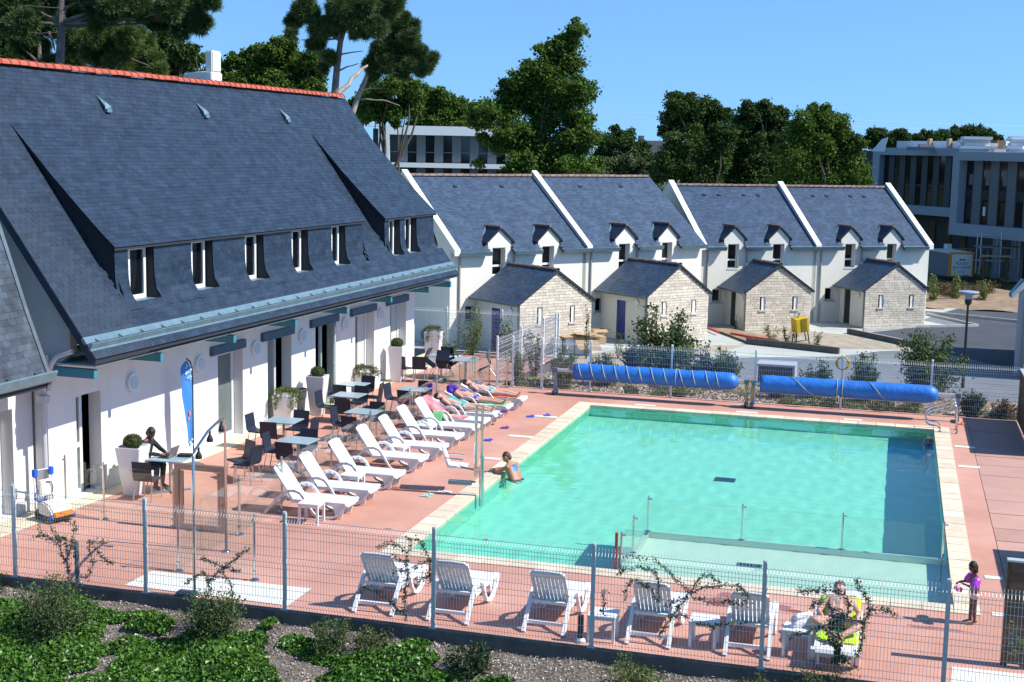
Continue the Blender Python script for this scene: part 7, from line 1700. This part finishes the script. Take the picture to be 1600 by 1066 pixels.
# scaffold, planks, brushwood
s0_ = sight(1560, 444, 112); s0_.z = LOW+.3
t = thing('scaffold', 'small metal scaffold standing on the building site', 'scaffold', tuple(s0_), .2)
for x in (-1.6, 0, 1.5):
    for y in (0, 1.2): MB().tube([(x, y, 0), (x, y, 3.6)], .05, 6).build('upright', 'galvanised', t)
for z in (1.1, 2.2, 3.2): MB().tube([(-1.8, 0, z), (1.7, 0, z)], .045, 6).build('rail', 'galvanised', t); MB().tube([(-1.8, 1.2, z), (1.7, 1.2, z)], .045, 6).build('rail', 'galvanised', t)
MB().b2((-1.7, -.1, 2.22), (1.6, 1.3, 2.3)).build('platform', 'zinc_dark', t)
for i, (px, py, w, n, lab) in enumerate(((1552, 422, 3.0, 3, 'long pale planks lying beside the container'), (1545, 438, 3.2, 2, 'dark boards lying before the scaffold'), (1590, 441, 2.6, 4, 'stack of pale timbers at the right of the site'), (1556, 402, 2.6, 2, 'beige sheet on trestles behind the container'))):
    p = sight(px, py, 117-2*i if i else 118); t = thing('plank_pile', lab, 'planks', (p.x, p.y, p.z), -.15+.1*i, 'timber on the building site')
    for k in range(n): MB().box((RNG.uniform(-.2, .2), .25*k, .06*k+.05), (w, .22, .09), rz=RNG.uniform(-.06, .06)).build('plank', 'cardboard' if i != 1 else 'wood_screen', t)
    for sx in (-.35, .35): MB().box((w*sx, .3, (LOW-p.z)/2), (.12, .7, p.z-LOW)).build('trestle', 'wood_screen', t)
p = sight(1556, 452, 108); shrub('tangled grey brushwood pile on the building site', 'brushwood', None, (p.x, p.y, p.z-.2), 1.5, 2.6, 160, .15, 'leaf_red', 230, stems=46, name='brushwood_pile')
q = MB()
for i in range(14): p = sight(1470+i*9, 420-i*.6, 119); q.tube([(p.x, p.y, LOW), (p.x, p.y, LOW+1.9)], .03, 5)
for i in range(13):
    p = sight(1470+i*9, 420-i*.6, 119); p2_ = sight(1479+i*9, 419.4-i*.6, 119)
    for z in (.2, 1.0, 1.88): q.tube([(p.x, p.y, LOW+z), (p2_.x, p2_.y, LOW+z)], .025, 4)
tag(q.build('site_railing', 'galvanised'), 'thin site railing in front of the office ground floor', 'railing')
o = sheet('lawn', [tuple(sight(1520, 404, z=LOW+.2).xy), tuple(sight(1600, 402, z=LOW+.2).xy), tuple(sight(1640, 386, z=LOW+.2).xy), tuple(sight(1522, 390, z=LOW+.2).xy)], LOW+.4, 'grass')

# things lying about the terrace of houses
b_ = sight(1252, 536, z=LOW+.1); t = thing('yellow_box', 'yellow site cabinet on a metal stand, tilted on the earth strip', 'cabinet', (b_.x, b_.y, LOW+.1), rad(30))
q = MB(); q.box((0, 0, .98), (.72, .62, .72)); bx = q.build('body', 'yellow', t, bevel=.02); MB().box((.08, -.32, .98), (.30, .03, .70)).build('door', 'yellow_dark', bx)
q = MB(); q.tube([(-.3, -.2, .62), (-.45, -.3, 0)], .03, 6); q.tube([(.3, -.2, .62), (.25, -.4, 0)], .03, 6); q.tube([(-.3, .2, .62), (-.35, .35, 0)], .03, 6); q.tube([(.3, .2, .62), (.42, .3, 0)], .03, 6); q.tube([(-.4, -.27, .2), (.26, -.36, .2)], .02, 6); q.build('stand', 'black', t); t.rotation_euler = (rad(4), rad(-9), rad(30))
for i, (pts, lab) in enumerate((([(1108, 512), (1116, 516), (1124, 519)], 'short red pipe against the third porch'), ([(1142, 521), (1160, 524), (1178, 528)], 'red pipe lying on the earth strip before the third porch'), ([(1165, 525), (1190, 529), (1216, 533)], 'longer red pipe running towards the yellow box'))):
    w = [sight(*q, z=LOW+.16) for q in pts]; tag(MB().tube(w, .055, 7).build('red_pipe', 'pipe_red'), lab, 'pipe', 'red pipes on the earth strip')
b_ = sight(934, 536, z=LOW); t = thing('cardboard_box', 'open cardboard box standing beside the first porch', 'box', (b_.x, b_.y, LOW), .5)
q = MB()
for a, b in (((-.35, -.3, 0), (.35, -.28, .72)), ((-.35, .28, 0), (.35, .3, .72)), ((-.35, -.28, 0), (-.33, .28, .72)), ((.33, -.28, 0), (.35, .28, .72)), ((-.33, -.28, 0), (.33, .28, .02))): q.b2(a, b)
q.build('carton', 'cardboard', t)
q = MB(); q.prism([(-.35, -.3, .725), (.35, -.3, .725), (.38, -.58, .62), (-.38, -.58, .62)], (0, 0, .012)); q.prism([(.355, -.3, .725), (.355, .3, .725), (.64, .33, .66), (.64, -.33, .66)], (0, 0, .012)); q.build('flap', 'cardboard', t)
b_ = sight(898, 552, z=LOW); t = thing('packaging_heap', 'heap of flattened cardboard over white foam packaging beside the first porch', 'packaging', (b_.x, b_.y, LOW), .45)
r = random.Random(9)
for k in range(4): MB().box((-.9+.5*k, r.uniform(-.2, .2), .4), (.38, .7, .8), rz=r.uniform(-.3, .3)).build('foam_block', 'foam', t)
for k in range(4): MB().box((-.4+.35*k, r.uniform(-.3, .2), .84+.03*k), (1.5, .95, .02), mtx=(Matrix.Rotation(r.uniform(-.5, .5), 3, 'Z') @ Matrix.Rotation(r.uniform(-.14, .14), 3, 'Y'))).build('cardboard_sheet', 'cardboard', t)
q = MB(); q.prism([(-.2, -.55, .86), (.9, -.6, .82), (1.15, -.95, .25), (.0, -.9, .3)], (.0, .015, .015)); q.build('cardboard_sheet', 'cardboard', t)
# low plant room / grille seen through the fence
c0 = sight(1184, 592, y=46.5); t = thing('grille_box', 'dark louvred cabinet with a pale frame seen through the far fence', 'cabinet', (c0.x, 46.5, -1.2), .0)
q = MB(); hB = sight(1205, 569, y=46.5).z+1.2; q.b2((0, 0, 0), (1.16, .9, hB-.08)); q.build('body', 'concrete_dark', t); q = MB(); q.b2((-.05, -.06, hB-.075), (1.24, .95, hB)); q.b2((1.165, -.05, 0), (1.235, .9, hB-.08)); q.build('frame', 'pipe_grey', t)
for k in range(9): MB().b2((.08+k*.115, -.03, .3), (.12+k*.115, -.002, hB-.14)).build('louvre', 'pot_grey', t)
# low dark car-park wall and small bits near the houses
q = MB(); w0 = sight(808, 585, y=50.5); q.b2((w0.x, 50.4, LOW), (w0.x+6.5, 50.7, w0.z)); tag(q.build('low_wall', 'pot_grey'), 'low dark wall seen through the fence below the first porch', 'wall')
